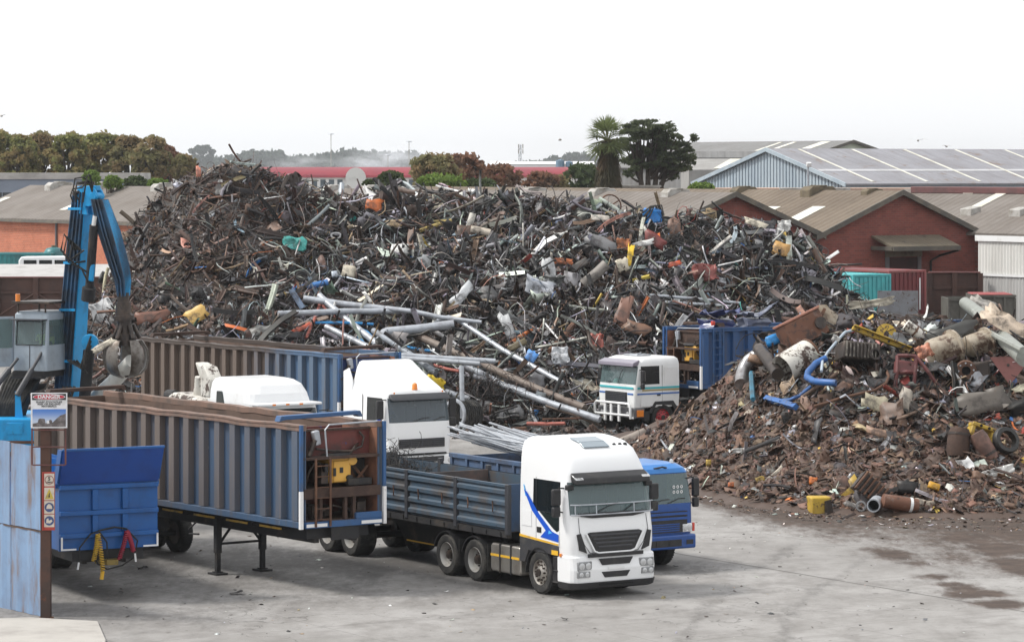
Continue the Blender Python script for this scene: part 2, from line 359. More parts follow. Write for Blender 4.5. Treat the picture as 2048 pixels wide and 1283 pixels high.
# ---------------------------------------------------------------- building materials
def brickmat(name,col,col2,mortar,axis):
    m,nt,b=nodes_of(name); tc=N(nt,'ShaderNodeTexCoord'); sp=N(nt,'ShaderNodeSeparateXYZ'); L(nt,tc.outputs['Object'],sp.inputs[0]); cb=N(nt,'ShaderNodeCombineXYZ')
    L(nt,sp.outputs[axis],cb.inputs[0]); L(nt,sp.outputs[2],cb.inputs[1])
    bt=N(nt,'ShaderNodeTexBrick'); L(nt,cb.outputs[0],bt.inputs['Vector']); bt.inputs['Scale'].default_value=1; bt.inputs['Brick Width'].default_value=.36; bt.inputs['Row Height'].default_value=.13; bt.inputs['Mortar Size'].default_value=.012
    bt.inputs['Color1'].default_value=c4(col); bt.inputs['Color2'].default_value=c4(col2); bt.inputs['Mortar'].default_value=c4(mortar); bt.inputs['Bias'].default_value=-.1
    f=ramp(nt,noise(nt,.5,8,.7),.4,.75); q=N(nt,'ShaderNodeMath',operation='MULTIPLY'); L(nt,f,q.inputs[0]); q.inputs[1].default_value=.5
    o=mixc(nt,q.outputs[0],bt.outputs['Color'],tuple(x*.55 for x in col2)); 
    f2=ramp(nt,noise(nt,5,6,.7),.66,.75); q2=N(nt,'ShaderNodeMath',operation='MULTIPLY'); L(nt,f2,q2.inputs[0]); q2.inputs[1].default_value=.45
    o=mixc(nt,q2.outputs[0],o,mortar)
    L(nt,o,b.inputs['Base Color']); b.inputs['Roughness'].default_value=.9; return m
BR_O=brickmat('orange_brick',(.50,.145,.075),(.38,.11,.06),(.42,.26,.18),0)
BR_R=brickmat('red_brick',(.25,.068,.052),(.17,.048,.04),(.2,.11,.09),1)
def roofmat(name,a,b_,axis='x',period=.5,moss=None,rough=.85):
    m,nt,b=nodes_of(name)
    f=ramp(nt,noise(nt,.35,9,.7,(1,1,1)),.35,.72); col=mixc(nt,f,a,b_)
    st=(6,.25,.25) if axis=='x' else (.25,6,.25)
    f2=ramp(nt,noise(nt,.8,6,.7,st),.45,.75); q=N(nt,'ShaderNodeMath',operation='MULTIPLY'); L(nt,f2,q.inputs[0]); q.inputs[1].default_value=.6
    col=mixc(nt,q.outputs[0],col,tuple(x*.55 for x in a))
    if moss: col=mixc(nt,ramp(nt,noise(nt,.7,9,.75,off=9),.55,.66),col,moss)
    L(nt,col,b.inputs['Base Color']); b.inputs['Roughness'].default_value=rough
    tc=N(nt,'ShaderNodeTexCoord'); wv=N(nt,'ShaderNodeTexWave'); wv.bands_direction='X' if axis=='x' else 'Y'; wv.inputs['Scale'].default_value=1/period*.314*1.0; L(nt,tc.outputs['Object'],wv.inputs['Vector'])
    bp=N(nt,'ShaderNodeBump'); bp.inputs['Strength'].default_value=.5; bp.inputs['Distance'].default_value=.08; L(nt,wv.outputs['Fac'],bp.inputs['Height']); L(nt,bp.outputs[0],b.inputs['Normal'])
    return m
RF1=roofmat('asbestos_roof',(.185,.165,.148),(.125,.105,.088),'x',.6)
RF2=roofmat('mossy_asbestos_roof',(.165,.13,.095),(.11,.082,.058),'x',.6,(.11,.085,.06))
RFL=roofmat('lilac_metal_roof',(.27,.27,.295),(.215,.21,.225),'x',.9,(.19,.15,.13),.8)
RFG=roofmat('grey_metal_roof',(.20,.20,.20),(.15,.145,.14),'x',.9)
SKYL=pmat('skylight_sheet',(.68,.67,.60),(.5,.48,.4),1,.4,.7,.5)
VENT=pmat('vent_metal',(.42,.41,.39),(.22,.20,.17),1.5,.4,.7,.7)
VENTD=pmat('mossy_vent',(.16,.13,.085),(.09,.075,.055),1.5,.4,.7,.9)
BARGE=pmat('barge_board',(.10,.095,.085),(.16,.14,.11),1.2,.4,.7,.9)
def gabled(name,label,cat,loc,rz,W,L_,eave,ridge,wallside,wallend,roof,over=.35,barge=BARGE,skyl=(),vents=(),th=.12,group=None):
    t=thing(name,label,cat,loc,rz,group)
    s=(ridge-eave)/(W/2)
    mb=MB(); x0=-L_
    # side walls (material 0), gable ends (material 1)
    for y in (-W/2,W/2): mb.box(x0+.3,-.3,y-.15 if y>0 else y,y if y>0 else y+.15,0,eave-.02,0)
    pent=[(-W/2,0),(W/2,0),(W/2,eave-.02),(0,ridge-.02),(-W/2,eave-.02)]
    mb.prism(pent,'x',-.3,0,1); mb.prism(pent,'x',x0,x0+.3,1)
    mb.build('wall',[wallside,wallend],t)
    rf=MB()
    for sg in (-1,1):
        e=W/2+over; rf.prism([(0,ridge),(0,ridge+th),(sg*e,eave-s*over+th),(sg*e,eave-s*over)],'x',x0-over,over)
    rfo=rf.build('roof',roof,t)
    for sg in (-1,1):
        e=W/2+over; b=MB(); b.prism([(0,ridge-.12),(0,ridge+th+.06),(sg*e,eave-s*over+th+.06),(sg*e,eave-s*over-.12)],'x',over+.003,over+.12); b.build('barge_board',barge,t)
    for (xa,sg,u0,u1,wd) in skyl:          # along ridge, side, fraction of slope from ridge, width
        q=[]
        for x,u in ((xa,u0),(xa+wd,u0),(xa+wd,u1),(xa,u1)):
            y=sg*u*W/2; q.append((x,y,ridge-s*abs(y)+th+.012))
        if sg<0: q=q[::-1]
        k=MB(); k.plate(q,-.03 if False else .03); k.build('skylight',SKYL,rfo)
    for (xa,mat,sz) in vents:
        v=MB(); a=.55*sz
        q_=[(-1.1*sz,ridge-.35*sz),(-1.1*sz,ridge+.10*sz),(-.8*sz,ridge+.36*sz),(.8*sz,ridge+.36*sz),(1.1*sz,ridge+.10*sz),(1.1*sz,ridge-.35*sz)]; v.prism(q_,'x',xa-a*.9,xa+a*.9); v.box(xa-a*.9-.05,xa+a*.9+.05,-.3*sz,.3*sz,ridge+.362*sz,ridge+.43*sz)
        v.build('roof_vent',mat,rfo,bevel=.05)
    return t,rfo
def ridge_t(px,g):                         # distance back along a ridge whose gable centre is g, at photo column px
    k=(px-1024)/FPX; return (g[0]-k*g[1])/(math.sin(TH)+math.cos(TH)*k)
RZ=TH-R(90)
gB=(12.2,183.5); gC=(22.25,190.0); gD=(42.9,179.7)
vb=[(-ridge_t(px,gB),VENT,s) for px,s in ((120,1.0),(212,1.0),(330,.9),(520,.8),(672,.85),(748,.85),(826,.8),(1068,.75),(1205,.75),(1352,.75))]
sb=[(-ridge_t(px,gB)-.5,-1,.42,.78,1.1) for px in (75,238,700,1010)]+[(-ridge_t(930,gB),-1,.2,.5,1.0)]
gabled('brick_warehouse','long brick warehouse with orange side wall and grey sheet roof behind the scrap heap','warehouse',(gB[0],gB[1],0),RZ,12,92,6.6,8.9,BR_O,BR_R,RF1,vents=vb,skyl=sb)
mb=MB()   # drainpipes on the long wall are parts of the warehouse
wb=bpy.data.objects['brick_warehouse']
for px in (258,60):
    t=ridge_t(px+40,gB)+3; q=MB(); q.cyl((-t,-6.1,0),(-t,-6.1,6.4),.09,8); q.build('drainpipe',pmat('pipe_grey',(.12,.12,.13),rough=.6),wb)
q=MB(); q.box(-92,0,-6.55,-6.40,6.32,6.50); q.build('gutter',BARGE,wb)
vc=[(-ridge_t(1488,gC),VENTD,.75),(-ridge_t(1637,gC),VENTD,.95),(-ridge_t(1745,gC),VENTD,.6)]
sc_=[(-9.0,-1,.42,.78,1.2),(-4.9,-1,.40,.86,1.2)]
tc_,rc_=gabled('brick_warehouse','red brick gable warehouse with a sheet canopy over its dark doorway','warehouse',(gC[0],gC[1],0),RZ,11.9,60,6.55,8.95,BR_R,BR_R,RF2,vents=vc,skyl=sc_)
# canopy, doorway, lintel and pipe of the near gable
q=MB(); q.prism([(0.002,6.40),(0.002,6.52),(1.9,5.92),(1.9,5.78)],'y',-2.0,3.0); cn=q.build('canopy',roofmat('canopy_sheet',(.17,.14,.10),(.10,.085,.06),'y',.3,(.07,.06,.045)),tc_)
q=MB(); q.box(.01,1.88,-2.05,-1.97,5.68,5.92); q.box(1.9,2.0,-2.0,3.0,5.66,5.90); q.build('fascia',BARGE,cn)
q=MB(); q.box(.004,.06,-.75,1.35,3.2,5.22); q.build('door',pmat('maroon_door',(.055,.022,.022),(.03,.015,.015),1,.4,.7,.7),tc_)
q=MB(); q.box(.004,.16,-1.0,1.65,5.27,5.62); q.build('lintel',pmat('mossy_concrete',(.20,.18,.14),(.1,.09,.07),2,.4,.7,.9),tc_)
q=MB(); q.box(.004,.12,1.36,1.62,2,5.26); q.box(.004,.12,-1.0,-.76,2,5.26); q.build('door_frame',pmat('frame_grey',(.16,.16,.17),rough=.7),tc_)
q=MB(); q.tube([(1.85,2.95,5.66),(.25,2.85,5.3),(.15,2.3,5.0),(.15,2.25,2.0)],.07,8); q.build('drainpipe',CHASSIS,tc_)
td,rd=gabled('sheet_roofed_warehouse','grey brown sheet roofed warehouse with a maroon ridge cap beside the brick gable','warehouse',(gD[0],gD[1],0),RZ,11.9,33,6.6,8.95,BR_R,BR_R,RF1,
   skyl=[(-24,-1,.1,.5,.9),(-19,-1,.45,.72,.9),(-27,-1,.05,.12,.9)])
q=MB(); q.box(-32,0,-.7,.7,8.80,9.22); q.build('ridge_cap',pmat('maroon_cap',(.13,.05,.05),(.08,.04,.04),1,.4,.7,.7),rd,bevel=.06)
q=MB(); q.prism([(-3.9,7.55),(-6.6,6.45),(-6.6,6.6),(-3.9,7.75)],'x',-33,0); q.build('lower_roof',RF1,rd)
for x in (-22.5,-18.2,-14.5):
    q=MB(); q.prism([(-4.4,7.4),(-4.4,7.95),(-3.6,8.1),(-3.6,7.4)],'x',x-.5,x+.5); q.build('roof_vent',VENT,rd,bevel=.04)
# big shed with the pale corrugated gable: its ridge runs away to the other side
def corrmat(name,a,b_,sc,axis,rough=.6):
    m,nt,b=nodes_of(name); f=ramp(nt,noise(nt,.7,7,.7,(1.5,1.5,.25)),.35,.7); col=mixc(nt,f,a,b_)
    f2=ramp(nt,noise(nt,1.6,7,.75,off=4),.62,.74); q=N(nt,'ShaderNodeMath',operation='MULTIPLY'); L(nt,f2,q.inputs[0]); q.inputs[1].default_value=.5
    col=mixc(nt,q.outputs[0],col,tuple(x*.6 for x in b_)); L(nt,col,b.inputs['Base Color']); b.inputs['Roughness'].default_value=rough; return m
PALE=corrmat('pale_blue_sheet',(.40,.47,.52),(.30,.37,.43),1,1)
gE=(19.7,252.9); RZE=TH+R(180)
stripes=[(-2.8-5.25*k,1,.03,.98,.26) for k in range(15)]
te,re_=gabled('corrugated_shed','huge shed with lilac grey roof, white stripes and pale blue corrugated gable','shed',(gE[0],gE[1],0),RZE,18.9,85,9.15,11.75,PALE,PALE,RFL,over=.25,barge=PALE,skyl=stripes)
q=MB()
for i in range(48):
    y=-9.4+i*.395; h=11.75-2.6*abs(y)/9.45-.12; q.box(.004,.07,y-.11,y+.11,3,h)
q.build('gable_cladding',PALE,te)
q=MB(); q.plate([(-84,5.9,10.28),(0,5.9,10.28),(0,6.4,10.14),(-84,6.4,10.14)],-.02); q.build('roof_lap',pmat('pale_lap',(.46,.46,.48),(.38,.38,.38),1),re_)
t=thing('lamp_post','slim lamp post with a white floodlight in front of the shed roof','lamp post',P(1616,375,225)-Vector((0,0,P(1616,375,225).z)))
q=MB(); q.cyl((0,0,0),(0,0,10.55),.06,8); q.build('pole',GALV,t); q=MB(); q.cbox((0.05,-.1,10.6),(.32,.25,.3),(.3,0,.2)); q.build('floodlight',WHITE,t,bevel=.03)
# sheds further back
PGR=pmat('pale_green_sheet',(.50,.55,.44),(.42,.46,.38),1)
gabled('distant_shed','far grey shed with pale green gable and white roof strips','shed',(36,350,0),RZ,20,30,10.4,13.15,RFG,PGR,RFG,skyl=[(-x,-1,.05,.95,w_) for x,w_ in ((4.5,1.6),(9.5,.8),(11.8,.6))])
LG=pmat('light_grey_cladding',(.30,.295,.285),(.23,.22,.21),.8,.35,.7,.8)
q=MB(); a=P(1372,305,305); b=P(1560,305,305)
q.prism([(0,0),(0,10.2),(6,11.3),(7,11.75),(14,11.75),(14,0)],'x',a.x,b.x); o=q.build('grey_factory',LG); o.location=(0,300,0); tag(o,'plain grey factory block behind the cypress tree','factory')
q=MB(); q.prism([(5.6,11.3),(6.6,11.9),(13,12.0),(13,11.8),(7,11.76)],'x',a.x-.2,b.x+.2); q.build('roof',RFG,o)
for i,px in enumerate((1420,1470)):
    q=MB(); c=P(px,350,305); q.plate([(c.x,.3,10.30),(c.x+1.1,.3,10.30),(c.x+3.0,5.2,11.2),(c.x+1.9,5.2,11.2)],.02); q.build('skylight',SKYL,o)
q=MB(); a=P(1395,376,236); b=P(1850,376,236)
q.box(a.x,b.x,0,5,0,a.z); o=q.build('peach_building',pmat('peach_render',(.52,.36,.28),(.40,.28,.22),.9,.4,.7,.9),bevel=.03); o.location=(0,236,0); tag(o,'low peach rendered parapet wall in front of the corrugated shed','building')
q=MB(); c0=P(1558,376,236); c1=P(1700,376,236); q.box(c0.x,c1.x,-.3,-.01,a.z-.28,a.z+.02); q.build('gutter',VENT,o,bevel=.03)
q=MB(); c0=P(1240,376,238); c1=P(1320,376,238); q.box(c0.x,c1.x,0,2,0,9.0); o=q.build('parapet_wall',VENT,bevel=.03); o.location=(0,238,0); tag(o,'short pale parapet block below the cypress trunk','parapet'); q=MB(); q.box(c0.x-.1,c1.x+.1,-.1,2.1,9.0,9.12); q.build('coping',VENT,o)
# left flat building
q=MB(); a=P(-60,346,268); b=P(276,346,268); q.box(a.x,b.x,0,8,0,9.45,1); q.box(a.x-.1,b.x+.15,-.15,8.1,9.45,a.z,0)
o=q.build('flat_roofed_building',[pmat('stained_concrete',(.44,.43,.41),(.27,.26,.25),.6,.35,.7,.9,stretch=(.6,1,2)),pmat('blue_grey_wall',(.20,.24,.30),(.15,.18,.23),.7)]); o.location=(0,268,0); tag(o,'flat roofed building with pale stained parapet below the autumn trees','building')
for i,px in enumerate((-5,14,34)):
    q=MB(); c=P(px,385,268); q.box(c.x-.35,c.x+.35,-.02,.05,c.z-1.2,c.z); q.build('window',GLASSD,o)
# red roofed building with the white disc
q=MB(); x0=P(520,337,330).x; x1=P(1195,337,330).x
q.box(x0,x1,0,7,0,9.4); o=q.build('red_roofed_building',pmat('bright_white_render',(.76,.76,.74),(.6,.6,.58),.8,.5,.8,.8)); o.location=(0,330,0); tag(o,'long white building with red barrel roof and a white disc gable','building')
q=MB(); arc=[(3.8-4.1*math.cos(a_),9.4+1.05*math.sin(a_)) for a_ in [math.pi*i/14 for i in range(15)]]; q.prism(arc,'x',x0-.2,x1+.2); q.build('roof',pmat('red_roof_sheet',(.25,.03,.045),(.20,.03,.045),.5,.4,.7,.6),o,smooth=30)
q=MB(); cx=P(712,350,330).x; q.prism([(cx+1.02*math.cos(a_),9.35+1.05*math.sin(a_)) for a_ in [math.pi*i/16 for i in range(17)]]+[(cx-1.02,7.6),(cx+1.02,7.6)],'y',-.7,-.42); q.build('disc_gable',pmat('disc_white',(.60,.60,.58),(.5,.5,.48),.8),o)
WINM=pmat('far_window',(.10,.13,.15),rough=.2)
for px in list(range(578,694,17))+list(range(738,1000,17)):
    q=MB(); c=P(px,357,330); q.box(c.x-.26,c.x+.26,-.04,.03,8.25,9.2); q.build('window',WINM,o)
# far white roofs, tanks, masts
q=MB(); c0=P(985,324,410); c1=P(1185,324,410); q.box(c0.x,c1.x,0,12,0,c0.z-.25); q.prism([(-.2,c0.z-.25),(6,c0.z+.1),(12.2,c0.z-.25)],'x',c0.x-.3,c1.x+.3); o=q.build('white_factory',pmat('far_white',(.74,.74,.75),(.6,.6,.62),.4)); o.location=(0,410,0); tag(o,'far low white factory roof left of the palm'.replace('left of','beside'),'factory')
for i,(px,lb) in enumerate(((1120,'blue storage tank in front of the far white factory'),(1138,'smaller blue tank standing nearest the palm trunk'))):
    q=MB(); c=P(px,320+i*3,395); r_=.5 if i==0 else .42
    q.lathe([(0,0),(0,r_),(c.z-.05,r_),(c.z+.08,0)],20,'z',closed=False); o=q.build('storage_tank',pmat('tank_blue',(.14,.22,.30),(.11,.17,.24),1),smooth=40); o.location=(c.x,395,0); tag(o,lb,'tank')
    q=MB(); q.tube([(r_+.02,0,0),(r_+.02,0,c.z)],.03,6); q.build('pipe',VENT,o)
t=thing('radio_mast','far telecom mast with panel antennas above the white factory','mast',(P(1040,300,520).x,520,0)); zt=P(1040,289,520).z
q=MB()
for sx_,sy_ in ((-.35,-.35),(.35,-.35),(0,.4)): q.cyl((sx_,sy_,0),(sx_*.5,sy_*.5,zt),.05,6)
for i in range(14):
    z=i*zt/14; k=1-.5*z/zt; q.cyl((-.35*k,-.35*k,z),(.35*k,-.35*k,z+zt/14),.03,5); q.cyl((.35*k,-.35*k,z),(0,.4*k,z+zt/14),.03,5)
q.build('tower',GALV,t); q=MB()
for z in (zt-1.1,zt-.3):
    for i in range(3): an=i*2.1; q.cbox((.45*math.cos(an),.45*math.sin(an),z),(.16,.12,.7))
q.build('antenna',VENT,t)
for i,(px,pt,lb) in enumerate(((662,268,'tallest of the far lighting masts, above the red roof'),(776,310,'shortest far lighting mast, in the smoke'),(818,283,'far lighting mast beside the autumn shrubs'))):
    c=P(px,pt,430); t=thing('lighting_mast',lb,'lighting mast',(c.x,430,0)); q=MB(); q.cyl((0,0,0),(0,0,c.z),.075,8,.045); q.build('pole',VENT,t)
    q=MB(); q.lathe([(c.z-.08,.1),(c.z-.04,.42),(c.z+.03,.38),(c.z+.06,.1)],14,'z'); q.build('lamp_ring',GALV,t)
# ---------------------------------------------------------------- brown plate walls around the yard
BRW=pmat('brown_steel_wall',(.085,.042,.032),(.05,.028,.024),.7,.35,.7,.8,rust=(.13,.06,.035),rlo=.63,rhi=.72,rscale=.6)
def plate_wall(pxs,ytop,D,label,braces):
    a=P(pxs[0],ytop,D); b=P(pxs[1],ytop,D); t=thing('plate_wall',label,'wall',(0,D,0)); q=MB(); q.box(a.x,b.x,0,.12,0,a.z-.06); q.build('plate',BRW,t)
    q=MB(); n=int((b.x-a.x)/2.2)+1
    for i in range(n+1):
        x=a.x+(b.x-a.x)*i/n; q.box(x-.13,x+.13,-.2,-.003,0,a.z-.07)
    for z in (a.z-.9,a.z-2.2,1.2): q.box(a.x,b.x,-.1,-.004,z,z+.12)
    q.build('frame',BRW,t)
    if braces:
        q=MB()
        for i in range(n):
            x=a.x+(b.x-a.x)*i/n; x2=a.x+(b.x-a.x)*(i+1)/n
            if i%2: x,x2=x2,x
            q.tube([(x,-.14,a.z-.85),(x2,-.14,a.z-2.1)],.05,6)
        q.build('brace',BRW,t)
    q=MB(); q.box(a.x,b.x,-.15,.3,a.z-.06,a.z); q.build('top_rail',pmat('maroon_rail',(.17,.055,.05),(.1,.04,.04),1),t)
    return t
plate_wall((-80,300),553,176,'brown steel plate wall with diagonal braces behind the crane',True)
plate_wall((1858,1960),543,171,'dark brown steel plate wall between maroon container and white shed',False)
# low shed and vehicles glimpsed above the wall
q=MB(); a=P(-90,530,186); b=P(250,530,186); q.box(a.x,b.x,0,8,0,a.z-.75,1); q.prism([(-.3,a.z-.75),(-.3,a.z-.45),(4,a.z),(8,a.z),(8,a.z-.75)],'x',a.x,b.x,0); o=q.build('low_shed',[pmat('pale_felt_roof',(.42,.41,.40),(.3,.29,.28),.8),WHITE2]); o.location=(0,180,0); tag(o,'low shed with pale flat roof just behind the braced brown wall','shed')
q=MB(); q.box(a.x,b.x,-.42,-.3,a.z-.72,a.z-.5); q.build('fascia',pmat('maroon_rail',(0,0,0)),o)
# raised dock carrying the vehicles
q=MB(); a=P(-60,600,193); b=P(200,600,193); q.box(a.x,b.x,0,9,0,1.6); o=q.build('loading_dock',pmat('pale_concrete',(0,0,0)),bevel=.04); o.location=(0,191,0); tag(o,'raised concrete loading dock along the orange brick wall','dock',kind='structure')
TEAL=pmat('teal_paint',(.02,.19,.20),(.03,.12,.13),1,.4,.7,.4)
def box_ribbed(name,label,cat,c,rz,Lx,Wy,h,mat,rib=.28,group=None,doors=None):
    t=thing(name,label,cat,c,rz,group); q=MB(); q.box(-Lx/2+.06,Lx/2-.06,-Wy/2+.06,Wy/2-.06,.12,h-.04); q.build('body',mat,t)
    q=MB(); n=int(Lx/rib)
    for i in range(n):
        x=-Lx/2+.12+(Lx-.24)*(i+.5)/n
        for sy in (-1,1): q.box(x-rib*.26,x+rib*.26,sy*(Wy/2-.057),sy*(Wy/2-.015),.2,h-.14)
    n=int(Wy/rib)
    for i in range(n):
        y=-Wy/2+.12+(Wy-.24)*(i+.5)/n
        for sx_ in (-1,1): q.box(sx_*(Lx/2-.057),sx_*(Lx/2-.015),y-rib*.26,y+rib*.26,.2,h-.14)
    q.build('corrugation',mat,t,bevel=.015)
    q=MB()
    for sx_ in (-1,1):
        for sy in (-1,1): q.box(sx_*(Lx/2-.12),sx_*Lx/2,sy*(Wy/2-.12),sy*Wy/2,0,h)
    for z in (0,h-.12):
        for sy in (-1,1): q.box(-Lx/2+.12,Lx/2-.12,sy*(Wy/2-.1),sy*(Wy/2-.002),z+.002,z+.118)
        for sx_ in (-1,1): q.box(sx_*(Lx/2-.1),sx_*(Lx/2-.002),-Wy/2+.12,Wy/2-.12,z+.002,z+.118)
    q.build('frame',doors or mat,t,bevel=.01); return t
c=P(20,505,196); c.z=1.6; box_ribbed('shipping_container','dark teal container parked against the orange brick wall','container',c,0,5.2,2.4,P(20,505,196).z-1.6,TEAL)
def parked_van():
    c=P(104,520,192.5); t=thing('parked_van','white van roof showing above the low shed by the orange wall','van',(c.x,193,1.6)); h=P(104,512,192.5).z-1.6
    q=MB(); q.prism([(-1.9,.4),(-1.9,h-.25),(-1.75,h-.03),(.9,h),(1.3,h-.35),(1.5,h-.9),(1.9,h-1.1),(1.9,.4)],'y',-.85,.85); q.build('body',WHITE,t,bevel=.06)
    q=MB(); q.prism([(1.33,h-.36),(1.36,h-.34),(1.53,h-.86),(1.5,h-.9)],'y',-.78,.78); q.build('windscreen',GLASSD,t); q=MB(); [q.box(x,x+.75,-.865,-.852,h-.62,h-.22) for x in (-1.6,-.7,.2)]; q.build('window',GLASSD,t)
    for x in (-1.2,1.2): wheel_simple(t,x)
    t=thing('water_tank','round teal water tank standing behind the white van','tank',(P(108,500,197).x,197,1.6)); hz=P(108,493,197).z-1.6; q=MB(); q.lathe([(0,.01),(0,.62),(hz-.35,.62),(hz-.1,.45),(hz,.01)],22,'z',closed=False); q.build('shell',TEAL,t,smooth=50); q=MB(); q.lathe([(hz-.02,.16),(hz+.08,.16),(hz+.08,.01)],14,'z',closed=False); q.build('lid',VENTD,t)
def wheel_simple(t,x):
    q=MB(); q.lathe([(-.9,.12),(-.9,.33),(-.7,.33),(-.7,.12)],18,'y',c=(x,0,.33)); q.build('wheel',RUBBER,t)
parked_van()
# ---------------------------------------------------------------- right side yard furniture
WCOR=corrmat('white_corrugated',(.66,.66,.63),(.52,.51,.48),1,0)
def corr_face(mb,p0,d,n,width,z0,z1,pitch=.24,amp=.05,mi=0):
    k=int(width/pitch*2); d=Vector(d); n=Vector(n); p0=Vector(p0); top=[];bot=[]
    for i in range(k+1):
        off=amp if i%2 else 0
        q=p0+d*(i*width/k)+n*off; bot.append((q.x,q.y,z0)); top.append((q.x,q.y,z1))
    vs=bot+top; m=len(bot); mb.add(vs,[(i,i+1,m+i+1,m+i) for i in range(m-1)],mi)
c=P(1957,470,172); f_=fwd(TH); w_=wid(TH)
t=thing('white_shed','white corrugated sheet shed standing beside the dark brown wall','shed',(c.x,c.y,0)); q=MB()
q.prism([(0,0),(f_.x*15,f_.y*15),(f_.x*15+w_.x*6,f_.y*15+w_.y*6),(w_.x*6,w_.y*6)],'z',0,c.z-.1); q.build('body',WCOR,t)
q=MB(); corr_face(q,-w_*.02,f_,-w_,15,3.9+1.0,c.z-.12); q.build('cladding',WCOR,t)
q=MB(); corr_face(q,-w_*.03,f_,-w_,15,0,4.86); q.build('lower_cladding',corrmat('grey_corrugated',(.46,.46,.45),(.36,.35,.34),1,0),t)
q=MB(); Mx=Matrix(((f_.x,-w_.x,0,0),(f_.y,-w_.y,0,0),(0,0,1,0),(0,0,0,1)))
q.box(-.1,15,.09,.16,c.z-.3,c.z,0,Mx); q.box(-.1,15,.08,.13,4.78,4.9,0,Mx); q.build('flashing',WHITE2,t)
MAROON=pmat('maroon_container_paint',(.155,.028,.032),(.10,.025,.028),1,.4,.7,.55,rust=(.3,.2,.17),rlo=.70,rhi=.74,rscale=2)
PINK=pmat('faded_maroon',(.26,.07,.07),(.2,.1,.09),1,.4,.7,.6)
def cont_at(pxl,ytop,D,W,Lc,name,label,mat,mat2,stack=1):
    pl=P(pxl,ytop,D); ce=pl+wid(TH)*(W/2)-fwd(TH)*(Lc/2); h=2.6
    return box_ribbed(name,label,'container',(ce.x,ce.y,pl.z-h),RZ,Lc,W,h,mat,.3,None,mat2)
def cont_under(pxl,ytop,D,W,Lc,label,mat,mat2):
    pl=P(pxl,ytop,D); ce=pl+wid(TH)*(W/2)-fwd(TH)*(Lc/2); box_ribbed('shipping_container',label,'container',(ce.x,ce.y,0),RZ,Lc,W,pl.z-2.62,mat,.3,None,mat2)
mc=cont_at(1778,541,166,2.44,6.06,'shipping_container','maroon shipping container at the edge of the heap, upper of its stack',MAROON,PINK)
cont_under(1778,541,166,2.44,6.06,'maroon container supporting the upper maroon container',MAROON,PINK)
TURQ=pmat('turquoise_paint',(.07,.42,.44),(.06,.32,.35),1.2,.4,.7,.5,rust=(.2,.1,.06),rlo=.68,rhi=.74)
cont_at(1706,549,163,2.44,4,'shipping_container','turquoise container beside the maroon one, half hidden by the heap',TURQ,TURQ)
cont_under(1706,549,163,2.44,4,'turquoise container supporting the upper turquoise one',TURQ,TURQ)
q=MB(); q.box(3.035,3.045,.75,.83,.6,2.2); q.build('code_lettering',TAPEW,mc)
t=thing('steel_screen','flat grey steel screen speckled with rust in front of the maroon container','screen',P(1796,700,158)*1.0); z=P(1796,581,158).z; t.location.z=0; t.rotation_euler=(0,0,.06)
q=MB(); q.box(-.98,.98,0,.06,0,z); q.build('sheet',pmat('speckled_grey',(.24,.25,.27),(.18,.17,.17),2,.4,.7,.6,rust=(.10,.05,.035),rlo=.56,rhi=.64,rscale=4),t); q=MB()
for x in (-.9,.9): q.box(x-.05,x+.05,.062,.16,0,z-.05)
q.build('post',BRW,t)
OLIVE=pmat('olive_skip_paint',(.12,.115,.10),(.07,.065,.055),1,.4,.7,.7,rust=(.10,.05,.03),rlo=.62,rhi=.7)
def skip(name,label,px0,px1,ytop,D,h,Ly,content):
    a=P(px0,ytop,D); b=P(px1,ytop,D); t=thing(name,label,'skip',((a.x+b.x)/2,D+Ly/2,a.z-h)); Wx=(b.x-a.x); q=MB()
    q.box(-Wx/2,Wx/2,-Ly/2,-Ly/2+.06,.1,h); q.box(-Wx/2,Wx/2,Ly/2-.06,Ly/2,.1,h); q.box(-Wx/2,-Wx/2+.06,-Ly/2+.06,Ly/2-.06,.1,h); q.box(Wx/2-.06,Wx/2,-Ly/2+.06,Ly/2-.06,.1,h); q.box(-Wx/2+.06,Wx/2-.06,-Ly/2+.06,Ly/2-.06,0,.14); q.build('body',OLIVE,t)
    q=MB(); n=max(2,int(Wx/.45))
    for i in range(n+1): x=-Wx/2+Wx*i/n; q.box(x-.05,x+.05,-Ly/2-.08,-Ly/2-.003,.1,h-.12)
    q.box(-Wx/2-.05,Wx/2+.05,-Ly/2-.1,-Ly/2-.004,h-.1,h+.02); q.build('rib',OLIVE,t)
    if content: q=MB(); q.box(-Wx/2+.07,Wx/2-.07,-Ly/2+.07,Ly/2-.07,.15,h+.05); q.build('lid',content,t,bevel=.05)
    return t
skip('scrap_skip','olive grey skip with a red lid beside the white shed',1948,2030,590,163,2.3,3,pmat('red_lid',(.28,.03,.03),(.2,.04,.04),1))
skip('scrap_skip','low olive skip standing beside the red lidded skip',1898,1946,597,161.5,2.2,3,None)
q=MB(); a=P(1890,597,161); b=P(2040,597,161); q.box(a.x,b.x,-.3,4.4,0,a.z-2.34); o=q.build('concrete_plinth',pmat('pale_concrete',(0,0,0)),bevel=.05); o.location=(0,161.3,0); tag(o,'concrete plinth carrying the two olive skips','plinth')
